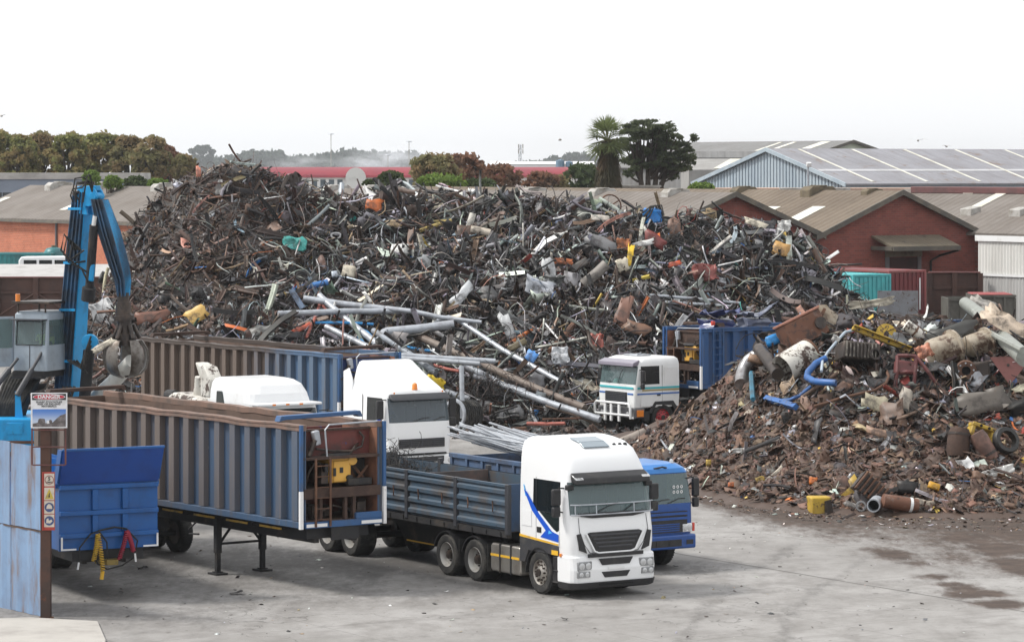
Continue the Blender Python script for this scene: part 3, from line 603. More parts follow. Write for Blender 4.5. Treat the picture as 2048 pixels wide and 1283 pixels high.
# ---------------------------------------------------------------- air
def haze():
    q=MB(); q.box(-440,460,-12,2760,-1,32); m=bpy.data.materials.new('haze'); m.use_nodes=True; nt=m.node_tree; nt.nodes.clear()
    o_=N(nt,'ShaderNodeOutputMaterial'); v=N(nt,'ShaderNodeVolumePrincipled'); v.inputs['Color'].default_value=(.92,.96,1,1); v.inputs['Density'].default_value=HAZE; v.inputs['Anisotropy'].default_value=.8; L(nt,v.outputs[0],o_.inputs['Volume'])
    o=q.build('haze',m); tag(o,'thin pale haze in the air over the yard','haze',kind='stuff')
HAZE=.00014
haze()
def smoke(px,py,D,rx,rz_,dens,lb):
    c=P(px,py,D); q=MB(); q.sphere((0,0,0),(1,1,1),24,14); m=bpy.data.materials.new('smoke'); m.use_nodes=True; nt=m.node_tree; nt.nodes.clear()
    o_=N(nt,'ShaderNodeOutputMaterial'); v=N(nt,'ShaderNodeVolumePrincipled'); v.inputs['Color'].default_value=(.93,.95,1,1)
    tc=N(nt,'ShaderNodeTexCoord'); n_=N(nt,'ShaderNodeTexNoise'); n_.inputs['Scale'].default_value=1.6; n_.inputs['Detail'].default_value=4; n_.inputs['Roughness'].default_value=.65; L(nt,tc.outputs['Object'],n_.inputs['Vector'])
    ln=N(nt,'ShaderNodeVectorMath',operation='LENGTH'); L(nt,tc.outputs['Object'],ln.inputs[0]); fall=N(nt,'ShaderNodeMapRange'); fall.inputs['From Min'].default_value=1; fall.inputs['From Max'].default_value=.3; L(nt,ln.outputs['Value'],fall.inputs['Value'])
    r_=N(nt,'ShaderNodeMapRange'); r_.inputs['From Min'].default_value=.45; r_.inputs['From Max'].default_value=.72; r_.inputs['To Max'].default_value=dens; L(nt,n_.outputs['Fac'],r_.inputs['Value'])
    mu=N(nt,'ShaderNodeMath',operation='MULTIPLY'); L(nt,r_.outputs[0],mu.inputs[0]); L(nt,fall.outputs[0],mu.inputs[1]); L(nt,mu.outputs[0],v.inputs['Density']); L(nt,v.outputs[0],o_.inputs['Volume'])
    o=q.build('smoke',m); o.location=c; o.scale=(rx,rx*.6,rz_); tag(o,lb,'smoke',kind='stuff')
smoke(770,320,2000,36.0,12,.11,'white smoke drifting in front of the far wood')
smoke(600,325,2050,26,7,.06,'thin pale smoke low over the red roof')
# ---------------------------------------------------------------- vegetation
def quadmesh(name,co,faces4,mat,parent=None,attrs=None):
    me=bpy.data.meshes.new(name); co=np.asarray(co,np.float32); f=np.asarray(faces4,np.int32)
    me.vertices.add(len(co)); me.vertices.foreach_set('co',co.ravel()); me.loops.add(f.size); me.loops.foreach_set('vertex_index',f.ravel()); me.polygons.add(len(f))
    me.polygons.foreach_set('loop_start',np.arange(0,f.size,4,dtype=np.int32)); me.update(calc_edges=True)
    for k,(t,a) in (attrs or {}).items():
        at=me.attributes.new(k,t,'FACE'); at.data.foreach_set('value' if t=='FLOAT' else 'color',np.asarray(a,np.float32).ravel())
    if isinstance(mat,(list,tuple)):
        for m in mat: me.materials.append(m)
    else: me.materials.append(mat)
    o=bpy.data.objects.new(name,me); COL.objects.link(o)
    if parent is not None: o.parent=parent
    return o
def leafmat(name,a,b,c=None):
    m,nt,bs=nodes_of(name); at=N(nt,'ShaderNodeAttribute'); at.attribute_name='tone'
    f=ramp(nt,noise(nt,.55,3,.5,off=len(name)),.38,.62)
    col=mixc(nt,at.outputs['Fac'],a,b)
    if c: col=mixc(nt,f,col,c)
    L(nt,col,bs.inputs['Base Color']); bs.inputs['Roughness'].default_value=.75; bs.inputs['Specular IOR Level'].default_value=.2
    tl=N(nt,'ShaderNodeBsdfTranslucent'); L(nt,col,tl.inputs['Color']); mx=N(nt,'ShaderNodeMixShader'); mx.inputs[0].default_value=.4; L(nt,bs.outputs[0],mx.inputs[1]); L(nt,tl.outputs[0],mx.inputs[2]); L(nt,mx.outputs[0],nt.nodes['Material Output'].inputs['Surface'])
    return m
def leaf_cloud(blobs,n,size,rs,shell=.55,flat=0.0):
    """n leaf faces spread through ellipsoid clumps (cx,cy,cz,rx,ry,rz)"""
    B=np.array(blobs,float); wgt=B[:,3]*B[:,5]+.01; idx=rs.choice(len(B),n,p=wgt/wgt.sum()); b=B[idx]
    d=rs.normal(size=(n,3)); d/=np.linalg.norm(d,axis=1)[:,None]; r=(shell+(1-shell)*rs.rand(n))*(1+.12*rs.randn(n))
    c=b[:,:3]+d*r[:,None]*b[:,3:6]
    nn=rs.normal(size=(n,3))+np.array([0,0,flat]); nn/=np.linalg.norm(nn,axis=1)[:,None]
    t=np.cross(nn,rs.normal(size=(n,3))); t/=np.linalg.norm(t,axis=1)[:,None]; u=np.cross(nn,t)
    s=size*(.55+.9*rs.rand(n))[:,None]; e=s*(.45+.4*rs.rand(n))[:,None]
    v=np.stack([c-t*s-u*e*.3,c+u*e-t*s*.1,c+t*s+u*e*.2,c-u*e],1).reshape(-1,3)
    return v,np.arange(4*n).reshape(n,4),rs.rand(n)
def trunk_mb(h,r,limbs,rs,lean=0,start=.35):
    q=MB(); pts=[(lean*h*t*t+.04*h*rs.randn()*t*.3,.03*h*rs.randn()*t*.3,h*t) for t in np.linspace(0,1,7)]
    q.tube(pts,[r*(1-.6*t) for t in np.linspace(0,1,7)],8)
    for tip,t0 in limbs:
        k=min(5,max(1,int(t0*6))); p0=Vector(pts[k]); tip=Vector(tip); mid=p0.lerp(tip,.5)+Vector((0,0,-.06*(tip-p0).length)); q.tube([p0,mid,tip],[r*.5,r*.3,r*.1],6)
    return q
BARK=pmat('bark',(.06,.045,.035),(.035,.028,.022),2,.4,.7,.95)
LG1=leafmat('autumn_green_leaf',(.27,.28,.10),(.17,.18,.07),(.29,.22,.10))
LG2=leafmat('autumn_brown_leaf',(.33,.24,.13),(.22,.17,.09),(.22,.21,.10))
LG3=leafmat('russet_leaf',(.30,.16,.10),(.20,.10,.065),(.17,.11,.075))
LGG=leafmat('bright_green_leaf',(.19,.27,.06),(.12,.19,.045))
LGD=leafmat('dark_green_leaf',(.09,.12,.05),(.06,.085,.035))
LCY=leafmat('cypress_leaf',(.10,.12,.062),(.06,.075,.04))
LFAR=leafmat('far_wood_leaf',(.06,.085,.055),(.035,.055,.04))
def tree(name,label,px,ytop,ybase,D,wpx,mat,n,size,seed,cat='tree',group=None,round_=1.0,low=.25,holes=0):
    rs=np.random.RandomState(seed); s=FPX/D; c=P(px,ytop,D); h=c.z; rw=wpx/s/2; zb=max(P(px,ybase,D).z,.0)
    t=thing(name,label,cat,(c.x,D,0),0,group); bl=[]; span=h-zb
    for i in range(90):
        u=rs.rand()**.8; a=rs.rand()*6.283; prof=max(math.sin(math.pi*(.12+.80*u))**.6,(1.0-u)*low*4*.95)
        rr=rw*prof*(.25+.6*math.sqrt(rs.rand())); k=rw*(.10+.17*rs.rand())
        bl.append((math.cos(a)*rr,math.sin(a)*rr*.8,zb+span*(.08+.82*u),k,k*.9,k*(.55+.3*rs.rand())*round_))
    bl.append((rw*.1*rs.randn(),0,h-rw*.22,rw*.3,rw*.3,rw*.22))
    v,f,tone=leaf_cloud(bl,n,size,rs,.3); quadmesh('crown',v,f,mat,t,{'tone':('FLOAT',tone)})
    trunk_mb(h*.8,max(.12,h*.022),[((b[0],b[1],b[2]),b[2]/h) for b in bl[:9]],rs).build('trunk',BARK,t)
    return t
lt=[(-15,258,130,LG1,'green and brown autumn tree at the edge, first of the row'),(40,268,80,LG1,'mid green autumn tree, second of the row beside the edge'),(85,262,80,LG2,'brown tinged autumn tree between two greener ones'),(138,263,88,LG1,'broad green and gold tree above the blue crane boom'),(205,262,100,LG1,'broadest dark green tree in the autumn row'),(258,268,80,LG2,'golden brown tree beside the broad green one'),(300,270,80,LG2,'tall bare topped brown tree near the end of the row'),(332,290,62,LG3,'thin russet tree, second last of the row'),(366,308,56,LG2,'lowest brown tree at the end of the row beside the heap')]
for i,(px,yt,wp,m,lb) in enumerate(lt): tree('autumn_tree',lb,px,yt,366,300+rnd.uniform(-6,8),wp*1.14,m,7500,.19,40+i,group='autumn trees behind the flat roofed building')
for i,(px,yt,yb,wp,m,lb,D) in enumerate([(182,340,374,40,LGG,'bright green bush just above the crane boom tip',245),(226,352,376,44,LGG,'light green bush on the roof line beside the boom',246),(272,354,377,56,LGD,'darker green bush in the middle of the roof line row',247),(315,358,378,46,LGG,'small bright green bush next to the heap',246),
   (783,340,376,62,LGD,'rounded dark green shrub in front of the white disc wall',236),(738,360,378,26,LGD,'small dark shrub touching the white disc',240),(880,350,378,110,LGG,'low green hedge bush beneath the russet trees',238),(960,360,380,80,LGD,'low dark hedge bush at the heap crest',238),(1402,368,384,56,LGG,'bright green bush beside the cypress and pale gable',232)]):
    tree('green_bush',lb,px,yt,yb,D,wp,m,900,.17,80+i,cat='bush')
for i,(px,yt,wp,m,lb,n) in enumerate([(868,306,120,LG2,'dense golden brown tree behind the green shrub',2400),(925,305,110,LG3,'russet half bare tree with open crown',1500),(1000,328,110,LG3,'low russet thicket tree in front of the red roof',1200),(1082,343,80,LG3,'sparse russet tree below the far white factory',900),(1110,352,70,LG2,'brown green shrubby tree beside the sparse russet one',1000),(1165,326,84,LGD,'dark green tree standing against the palm trunk',1500)]):
    tree('autumn_tree' if m!=LGD else 'green_tree',lb,px,yt,382,262+3*i,wp,m,n,.19,120+i)
# the palm
def palm():
    D=236; c=P(1214,300,D); rs=np.random.RandomState(5); t=thing('palm_tree','tall fan palm with a skirt of dead fronds beside the cypress','palm',(c.x,D,0)); s=FPX/D
    zc=P(1214,282,D).z; q=MB(); q.tube([(.25,0,0),(.15,0,zc*.6),(0,0,zc)],[.62,.5,.42],12); q.build('trunk',BARK,t)
    def frond(L_,az,el,droop,w):
        d=Vector((math.cos(az)*math.cos(el),math.sin(az)*math.cos(el),math.sin(el))); p=Vector((0,0,zc)); pts=[p]
        for k in range(5): d=(d+Vector((0,0,-droop))).normalized(); p=p+d*L_/5; pts.append(p)
        return pts
    V=[];F_=[];T=[]
    def blades(pts,n,lw,spread,rs):
        base=pts[3]; axis=(pts[5]-pts[2]).normalized(); side=axis.cross(Vector((0,0,1))); side=side.normalized() if side.length>.01 else Vector((1,0,0)); up=side.cross(axis)
        for k in range(n):
            a=(k/(n-1)-.5)*spread; dd=(axis*math.cos(a)+side*math.sin(a)+up*.15*rs.randn()).normalized(); e=base+dd*lw*(.8+.3*rs.rand())+Vector((0,0,-.25*abs(a)*lw*.4)); sd=dd.cross(up).normalized()*.045
            mid=base.lerp(e,.55); i0=len(V); V.extend([base,mid-sd,e,mid+sd]); F_.append((i0,i0+1,i0+2,i0+3)); T.append(rs.rand())
    stem=MB()
    for i in range(54):
        el=rs.uniform(-.35,1.45); az=rs.rand()*6.283; pts=frond(rs.uniform(1.2,1.75),az,el,.09+.09*(1.3-el),.5); stem.tube(pts[:4],.025,5); blades(pts,17,rs.uniform(.95,1.3),2.7,rs)
    quadmesh('crown',[tuple(v) for v in V],F_,leafmat('palm_leaf',(.21,.25,.10),(.11,.14,.05)),t,{'tone':('FLOAT',T)}); stem.build('stalk',leafmat('palm_stalk',(.2,.2,.08),(.15,.13,.05)),t)
    n=2600; a=rs.rand(n)*6.283; z=zc-rs.rand(n)**.8*3.4; r=.45+(zc-z)*.16*np.where(zc-z<2.2,1,.9)*rs.uniform(.5,1.1,n); 
    cc=np.stack([.1+np.cos(a)*r,np.sin(a)*r,z],1); dn=np.stack([np.cos(a)*.25,np.sin(a)*.25,-np.ones(n)],1)+rs.normal(size=(n,3))*.22; sd=np.stack([-np.sin(a),np.cos(a),np.zeros(n)],1)*.05
    Ls=rs.uniform(.3,.75,n)[:,None]; v=np.stack([cc,cc+dn*Ls*.5-sd,cc+dn*Ls,cc+dn*Ls*.5+sd],1).reshape(-1,3)
    quadmesh('frond_skirt',v,np.arange(4*n).reshape(n,4),leafmat('dead_frond',(.17,.125,.075),(.085,.062,.04),(.06,.055,.03)),t,{'tone':('FLOAT',rs.rand(n))})
palm()
def cypress():
    D=240; s=FPX/D; rs=np.random.RandomState(9); c=P(1316,300,D); t=thing('cypress_tree','dark flat topped cypress with layered branches beside the palm','tree',(c.x,D,0))
    def at(px,py,dy=0): p=P(px,py,D); return Vector((p.x-c.x,dy,p.z))
    pads=[(1262,252,30),(1290,246,38),(1325,250,32),(1255,278,32),(1300,272,36),(1338,265,24),(1275,300,34),(1320,296,36),(1350,290,30),(1262,322,30),(1372,302,26),(1340,320,34),(1385,322,18),(1362,335,30),(1300,330,24),(1255,346,18),(1378,350,16),(1345,352,20),(1280,260,26),(1308,258,26),(1240,262,14),(1268,338,20)]
    bl=[]; limbs=[]
    pads+=[(rs.uniform(1250,1385),rs.uniform(252,336),rs.uniform(16,28)) for _ in range(46)]
    pads=[p for p in pads if (p[0]-1312)**2/78**2+(p[1]-300)**2/62**2<1.15]
    for px,py,wd_ in pads:
        dy=rs.uniform(-1.5,1.5); p=at(px,py,dy); limbs.append(p)
        for k in range(5):
            bl.append((p.x+rs.uniform(-.5,.5)*wd_/s,p.y+rs.uniform(-.6,.6),p.z+rs.uniform(-.18,.22),wd_/s*.40,wd_/s*.40,.13+.10*rs.rand()))
    v,f,tone=leaf_cloud(bl,22000,.10,rs,.15,.5); quadmesh('crown',v,f,LCY,t,{'tone':('FLOAT',tone)})
    q=MB(); roots=[at(1283,372),at(1296,374),at(1310,374),at(1322,372)]; k=0
    for i,r0 in enumerate(roots):
        base=Vector((r0.x*.6,0,0)); top=at((1272,1296,1318,1350)[i],(288,275,285,305)[i]); q.tube([base,r0,r0.lerp(top,.5)+Vector((0,0,.1)),top],[.26,.2,.14,.07],8)
    for j,p in enumerate(limbs):
        r0=roots[min(3,max(0,int((p.x+2)/1.3)))]; st=r0+Vector(((p.x-r0.x)*.25,0,(p.z-r0.z)*.35)); q.tube([st,st.lerp(p,.6)+Vector((0,0,-.12)),p],[.1,.06,.025],6)
    q.build('trunk',BARK,t)
cypress()
def far_wood():
    rs=np.random.RandomState(21); bl=[]; D=1280; s=FPX/D
    def run(pts,step,D,k=1.0):
        s=FPX/D
        D=D*4; s=FPX/D
        for px in np.arange(pts[0][0],pts[-1][0],step):
            yt=np.interp(px,[p[0] for p in pts],[p[1] for p in pts])+rs.uniform(-2,5); c=P(px,yt,D); r=rs.uniform(12,22)/s*k
            for j in range(4): bl.append((c.x+rs.uniform(-1,1)*r,D+rs.uniform(-6,6),c.z-r*.6-j*r*.6,r,r*.8,r*.65))
    run([(425,318),(450,312),(490,304),(540,300),(580,308),(620,312),(650,305),(690,300),(730,305),(770,304),(800,300),(830,312),(860,328)],9,650)
    run([(640,318),(700,314),(740,318)],9,600); run([(340,318),(365,314),(385,320)],9,640); run([(1035,326),(1085,318),(1120,310),(1170,306),(1200,316)],9,700,.8); run([(385,318),(430,322)],9,610,.8)
    v,f,tone=leaf_cloud(bl,26000,2.2,rs,.6); o=quadmesh('far_wood',v,f,LFAR,None,{'tone':('FLOAT',tone)}); tag(o,'far hazy wood along the horizon behind the red roof','wood',kind='stuff')
far_wood()
def umbrella():
    D=2400; s=FPX/D; rs=np.random.RandomState(31); c=P(403,300,D); t=thing('umbrella_pine','single hazy flat topped pine standing above the far wood','tree',(c.x,D,0)); bl=[]
    for px,py,w_ in [(385,302,12),(398,297,16),(412,296,16),(424,303,11),(403,303,18),(390,312,12),(420,313,12),(405,318,18),(396,322,14),(416,322,14)]:
        p=P(px,py,D); bl.append((p.x-c.x,rs.uniform(-1,1),p.z,w_/s*.62,w_/s*.6,w_/s*.32))
    v,f,tone=leaf_cloud(bl,2600,1.3,rs,.4); quadmesh('crown',v,f,LFAR,t,{'tone':('FLOAT',tone)}); trunk_mb(c.z,1.0,[((b[0],b[1],b[2]),.8) for b in bl],rs).build('trunk',BARK,t)
umbrella()
# birds
for i,(px,py,D,sp,lb) in enumerate([(1836,281,190,.5,'lone gull gliding above the lilac shed roof'),(1893,293,230,.38,'small gull low over the lilac shed roof'),(1120,280,230,.4,'small dark gull flying beside the palm'),(3,232,200,.4,'tiny gull high above the autumn trees')]):
    q=MB(); q.sphere((0,0,0),(.16*sp/.5,.06,.06),10,6)
    for sg in (-1,1): q.add([(0.06,0,.02),(.05,.35*sg*sp/.5,.10),(-.02,.62*sg*sp/.5,.03),(-.08,.3*sg*sp/.5,.08),(-.07,0,.01)],[(0,1,3,4),(1,2,3)])
    o=q.build('gull',VENT,smooth=60); o.location=P(px,py,D); o.rotation_euler=(0,.1,R(70)+i); tag(o,lb,'bird',group='gulls in the white sky')
# ---------------------------------------------------------------- heap surfaces
_sk=[(120,760),(165,700),(185,625),(240,505),(272,440),(300,398),(340,372),(380,347),(430,333),(470,327),(520,336),(560,350),(600,366),(640,380),(690,392),(760,392),(840,384),(900,381),(1000,391),(1080,399),(1130,401),(1180,411),(1240,420),(1290,436),(1340,434),(1400,436),(1450,446),(1520,454),(1580,462),(1625,488),(1665,535),(1700,570),(1740,610),(1800,660),(1900,760)]
_DC=150.0
_sx=np.array([(p[0]-1024)*_DC/FPX for p in _sk]); _sz=np.array([max(0,CAMH-(p[1]-HY)*_DC/FPX-.25) for p in _sk])
def heapA(X,Y):
    X=np.asarray(X,float); Y=np.asarray(Y,float)
    H=np.interp(X,_sx,_sz,left=0,right=0)
    yt=131.0+.72*np.maximum(0,X-2.6)+(fbm(X,Y*0,4.0)-.5)*2.0*(X<2.6); yc=np.maximum(_DC,yt+13)
    u=np.clip((Y-yt)/(yc-yt),0,1); prof=u**.82*(1-.12*np.sin(u*math.pi))
    back=np.clip((yc+16-Y)/12,0,1)
    n=(fbm(X,Y,3.2)-.5)*1.7+(fbm(X+9,Y+4,1.1)-.5)*.8
    z=H*prof*np.where(Y>yc,np.minimum(1,back),1)+n*np.minimum(1,u*4)*np.minimum(1,H/2)*np.where(u<1,1,.35)
    return np.maximum(z,-.05)
_rx=np.array([3.2,4.2,5.2,6.0,7.0,8.2,9.5,11,13.5,15.5,17,18.5,20,24]); _rz=np.array([0,.35,.9,1.5,2.5,3.7,4.6,5.1,5.2,4.9,5.0,4.6,4.3,3.0])
def heapB(X,Y):
    X=np.asarray(X,float); Y=np.asarray(Y,float); H=np.interp(X,_rx,_rz,left=0,right=0)
    yt=np.interp(X,[3,4,4.3,5.2,7,9,11.5,14,17,20,26],[119,114,110,105,101.3,99.2,98,97.6,98.4,98.8,97]); yr=np.interp(X,[3,5,7,10],[122,119,116,113.5])
    u=np.clip((Y-yt)/(yr-yt),0,1); prof=np.where(u<.45,u*.62,.279+(u-.45)*1.311)
    back=np.clip((yr+13-Y)/11,0,1); n=(fbm(X+30,Y,2.4)-.5)*.9+(fbm(X,Y+30,.8)-.5)*.45
    z=H*prof*np.where(Y>yr,np.minimum(1,back),1)+n*np.minimum(1,u*3.5)*np.minimum(1,H/1.5)
    return np.maximum(z,-.05)
def hit(px,py,which='AB'):
    D=np.arange(96,170,.08); X=(px-1024)*D/FPX; Z=CAMH-(py-HY)*D/FPX
    h=np.full_like(D,-.01)
    if 'A' in which: h=np.maximum(h,heapA(X,D))
    if 'B' in which: h=np.maximum(h,heapB(X,D))
    k=np.argmax(Z<=h); return float(D[k]) if (Z<=h).any() else 150.0
# ---------------------------------------------------------------- scrap shapes
def gridf(nx,ny):
    i=np.arange((nx+1)*(ny+1)).reshape(ny+1,nx+1); return np.stack([i[:-1,:-1],i[:-1,1:],i[1:,1:],i[1:,:-1]],-1).reshape(-1,4)
def thicken(v,f,th,nx,ny):
    i=np.arange((nx+1)*(ny+1)).reshape(ny+1,nx+1); n=len(v); b=list(i[0,:])+list(i[1:,-1])+list(i[-1,-2::-1])+list(i[-2:0:-1,0])
    d=np.zeros_like(v); a=v[f[:,1]]-v[f[:,0]]; c=v[f[:,3]]-v[f[:,0]]; nn=np.cross(a,c)
    for k in range(4): np.add.at(d,f[:,k],nn)
    d/=np.linalg.norm(d,axis=1)[:,None]+1e-9
    v2=np.concatenate([v,v+d*th]); e=np.array([(b[k],b[(k+1)%len(b)],n+b[(k+1)%len(b)],n+b[k]) for k in range(len(b))])
    return v2,np.concatenate([f[:,::-1],f+n,e])
def t_sheet(rs,crumple=.06,nx=4,ny=3,asp=None,bend=1.0,th=.012):
    asp=asp or rs.uniform(.35,.9); x,y=np.meshgrid(np.linspace(-.5,.5,nx+1),np.linspace(-.5,.5,ny+1)); x=x+rs.uniform(-.07,.07,x.shape); y=y+rs.uniform(-.08,.08,y.shape)
    edge=np.maximum(np.abs(x)>.45,np.abs(y)>.45); x=x+edge*rs.normal(size=x.shape)*.06*(nx<7); y=y+edge*rs.normal(size=x.shape)*.07*(nx<7)
    k=rs.uniform(-.7,.7)*bend; an=rs.uniform(0,3.14); fo=x*math.cos(an)+y*math.sin(an)-rs.uniform(-.2,.2); z=k*x*x+rs.uniform(-.6,.6)*bend*x*y+np.maximum(0,fo)*rs.uniform(-1.6,1.6)*bend+rs.normal(size=x.shape)*crumple
    v=np.stack([x,y*asp,z],-1).reshape(-1,3); return thicken(v,gridf(nx,ny),th,nx,ny)
def t_strip(rs,wd=None,n=7,th=.012,curl=1.0):
    wd=wd or rs.uniform(.03,.12); k=rs.uniform(-1.3,1.3)*curl*rs.rand(); tw=rs.uniform(-1.2,1.2)*curl; kink=rs.randint(1,n) if rs.rand()<.6 else 99; ka=rs.uniform(-1.4,1.4); a=0; p=np.zeros(3); out=[]
    for i in range(n+1):
        t=i/n; ang=k*(t-.5)+rs.normal()*.08*curl+(ka if i>=kink else 0); d=np.array([math.cos(ang),0,math.sin(ang)]); p=p+d/n; s=np.array([0,math.cos(tw*t),math.sin(tw*t)])*wd/2; out+= [p-s,p+s]
    v=np.array(out); v-=v.mean(0); f=np.array([(2*i,2*i+1,2*i+3,2*i+2) for i in range(n)]); n_=len(v)
    d=np.array([-0.0,0,1.0])*th; v2=np.concatenate([v,v+d]); sd=np.array([(2*i,2*i+2,n_+2*i+2,n_+2*i) for i in range(n)]+[(2*i+3,2*i+1,n_+2*i+1,n_+2*i+3) for i in range(n)]); return v2,np.concatenate([f[:,::-1],f+n_,sd])
def t_prof(rs,prof,n=3,bend=.25):
    m=len(prof); out=[]; k=rs.uniform(-1,1)*bend; k2=rs.uniform(-1,1)*bend
    for i in range(n+1):
        t=i/n-.5
        for (a,b) in prof: out.append((t,a+k*t*t,b+k2*t*t+rs.normal()*.006))
    f=[(i*m+j,i*m+j+1,(i+1)*m+j+1,(i+1)*m+j) for i in range(n) for j in range(m-1)]; return np.array(out),np.array(f)
def t_chan(rs,w=None,h=None,t=.012):
    w=w or rs.uniform(.09,.2); h=h or w*rs.uniform(.3,.7); P_=[(-w/2,h),(-w/2,0),(w/2,0),(w/2,h),(w/2-t,h),(w/2-t,t),(-w/2+t,t),(-w/2+t,h),(-w/2,h)]; return t_prof(rs,P_)
def t_ang(rs,t=.012):
    w=rs.uniform(.05,.12); P_=[(w,0),(0,0),(0,w),(t,w),(t,t),(w,t),(w,0)]; return t_prof(rs,P_,3,.4)
def t_tube(rs,r=None,n=6,seg=4,bend=.14,pts=None):
    r=r or rs.uniform(.009,.034)
    if pts is None:
        a=rs.uniform(-1,1)*bend; b=rs.uniform(-1,1)*bend; ts=np.linspace(-.5,.5,seg+1); pts=np.stack([ts,a*(ts*ts*2)+rs.normal(size=seg+1)*.02*bend,b*np.abs(ts)*1.2],1)
    m=MB(); m.tube([tuple(p) for p in pts],r,n); v=np.array([tuple(p) for p in m.v]); f=[q for q in m.f if len(q)==4]
    cap=[]
    for base in (0,(len(pts)-1)*n):
        ring=[base+j for j in range(n)]
        for j in range(1,n-1,2): cap.append((ring[0],ring[j],ring[j+1],ring[min(j+2,n-1)]) if j+2<n else (ring[0],ring[j],ring[j+1],ring[0]))
    return v,np.array(f+[c for c in cap if len(set(c))==4])
def t_wire(rs):
    n=9; p=np.zeros(3); d=rs.normal(size=3); d[2]*=.4; d/=np.linalg.norm(d); pts=[p]; w=rs.normal(size=3)*.5
    for i in range(n):
        d=d+np.cross(w,d)*.6+rs.normal(size=3)*.12; d/=np.linalg.norm(d); p=p+d/n*1.5; pts.append(p)
    pts=np.array(pts); pts-=pts.mean(0); return t_tube(rs,rs.uniform(.006,.012),3,n,0,pts)
def t_ring(rs,r0=.3,r1=.5,w=.2,n=14,wob=.03):
    m=MB(); m.lathe([(-w/2,r0),(-w/2,r1*.93),(-w/4,r1),(w/4,r1),(w/2,r1*.93),(w/2,r0)],n,'z'); v=np.array([tuple(p) for p in m.v]); v*= (1+rs.normal(size=3)*wob*2); v+=rs.normal(size=v.shape)*wob*.2; return v,np.array(m.f)
def t_box(rs,dent=.07):
    m=MB(); a=[-.5,-.17,.17,.5]; idx={}; v=[]; f=[]; sz=np.array([1,rs.uniform(.4,.9),rs.uniform(.25,.7)])
    def vid(p):
        k=tuple(np.round(p,3))
        if k not in idx: idx[k]=len(v); v.append(p)
        return idx[k]
    for ax in range(3):
        for sg in (-.5,.5):
            for i in range(3):
                for j in range(3):
                    q=[]
                    for (u,w_) in ((a[i],a[j]),(a[i+1],a[j]),(a[i+1],a[j+1]),(a[i],a[j+1])):
                        p=np.zeros(3); p[ax]=sg; p[(ax+1)%3]=u; p[(ax+2)%3]=w_; q.append(vid(p))
                    f.append(q if sg>0 else q[::-1])
    v=np.array(v)*sz; v+=rs.normal(size=v.shape)*dent*sz; return v,np.array(f)
def t_drum(rs,n=14,L_=.5,r=.32,wall=.02,dent=.02):
    m=MB(); m.lathe([(-L_,r),(-L_*.34,r),(-L_*.3,r*1.05),(-L_*.26,r),(L_*.26,r),(L_*.3,r*1.05),(L_*.34,r),(L_,r),(L_,r-wall),(-L_+.02,r-wall)],n,'x'); v=np.array([tuple(p) for p in m.v]); v[:,1:]*=1+dent*rs.normal(size=(len(v),1)); return v,np.array(m.f)
TPL={}
_rs=np.random.RandomState(77)
TPL['sheet']=[t_sheet(_rs) for i in range(14)]; TPL['strip']=[t_strip(_rs) for i in range(16)]; TPL['crumple']=[t_sheet(_rs,.17,5,5,None,.9) for i in range(10)]
TPL['chan']=[t_chan(_rs) for i in range(7)]; TPL['ang']=[t_ang(_rs) for i in range(7)]; TPL['tube']=[t_tube(_rs) for i in range(12)]; TPL['wire']=[t_wire(_rs) for i in range(16)]
TPL['ring']=[t_ring(_rs,.34,.5,.16),t_ring(_rs,.26,.5,.24),t_ring(_rs,.4,.5,.1)]; TPL['box']=[t_box(_rs) for i in range(8)]; TPL['drum']=[t_drum(_rs) for i in range(3)]
TPL['flake']=[t_sheet(_rs,.04,2,2,_rs.uniform(.3,.9),.4) for i in range(12)]
PAL={'black':(.013,.013,.014),'charcoal':(.032,.031,.033),'rust':(.10,.060,.043),'dkrust':(.055,.033,.026),'ltrust':(.17,.105,.075),'grey':(.20,.20,.205),'silver':(.46,.47,.48),'white':(.66,.66,.64),'blue grey':(.17,.22,.28),'tan':(.34,.245,.155),'cream':(.55,.50,.40),
     'orange':(.50,.13,.03),'yellow':(.50,.34,.06),'red':(.30,.05,.035),'blue':(.03,.15,.42),'teal':(.05,.33,.30),'pink':(.42,.20,.16),'green':(.10,.17,.11),'brown':(.145,.082,.056)}
METAL={'silver':.75,'grey':.45,'blue grey':.2}
def choose_cols(rs,n,names,pr):
    p=np.array(pr,float); k=rs.choice(len(names),n,p=p/p.sum()); base=np.array([PAL[x] for x in names])[k]; met=np.array([METAL.get(x,0.) for x in names])[k]
    return np.clip(base*rs.uniform(.6,1.45,(n,1))*(1+rs.normal(size=(n,3))*.06),.008,.8),met
def rots(rs,n,tilt,nrm,flat):
    """random frames: local z near the surface normal, spread by tilt"""
    z=nrm*flat+rs.normal(size=(n,3))*tilt; z/=np.linalg.norm(z,axis=1)[:,None]; x=rs.normal(size=(n,3)); x-= (x*z).sum(1)[:,None]*z; x/=np.linalg.norm(x,axis=1)[:,None]; y=np.cross(z,x); return np.stack([x,y,z],-1)
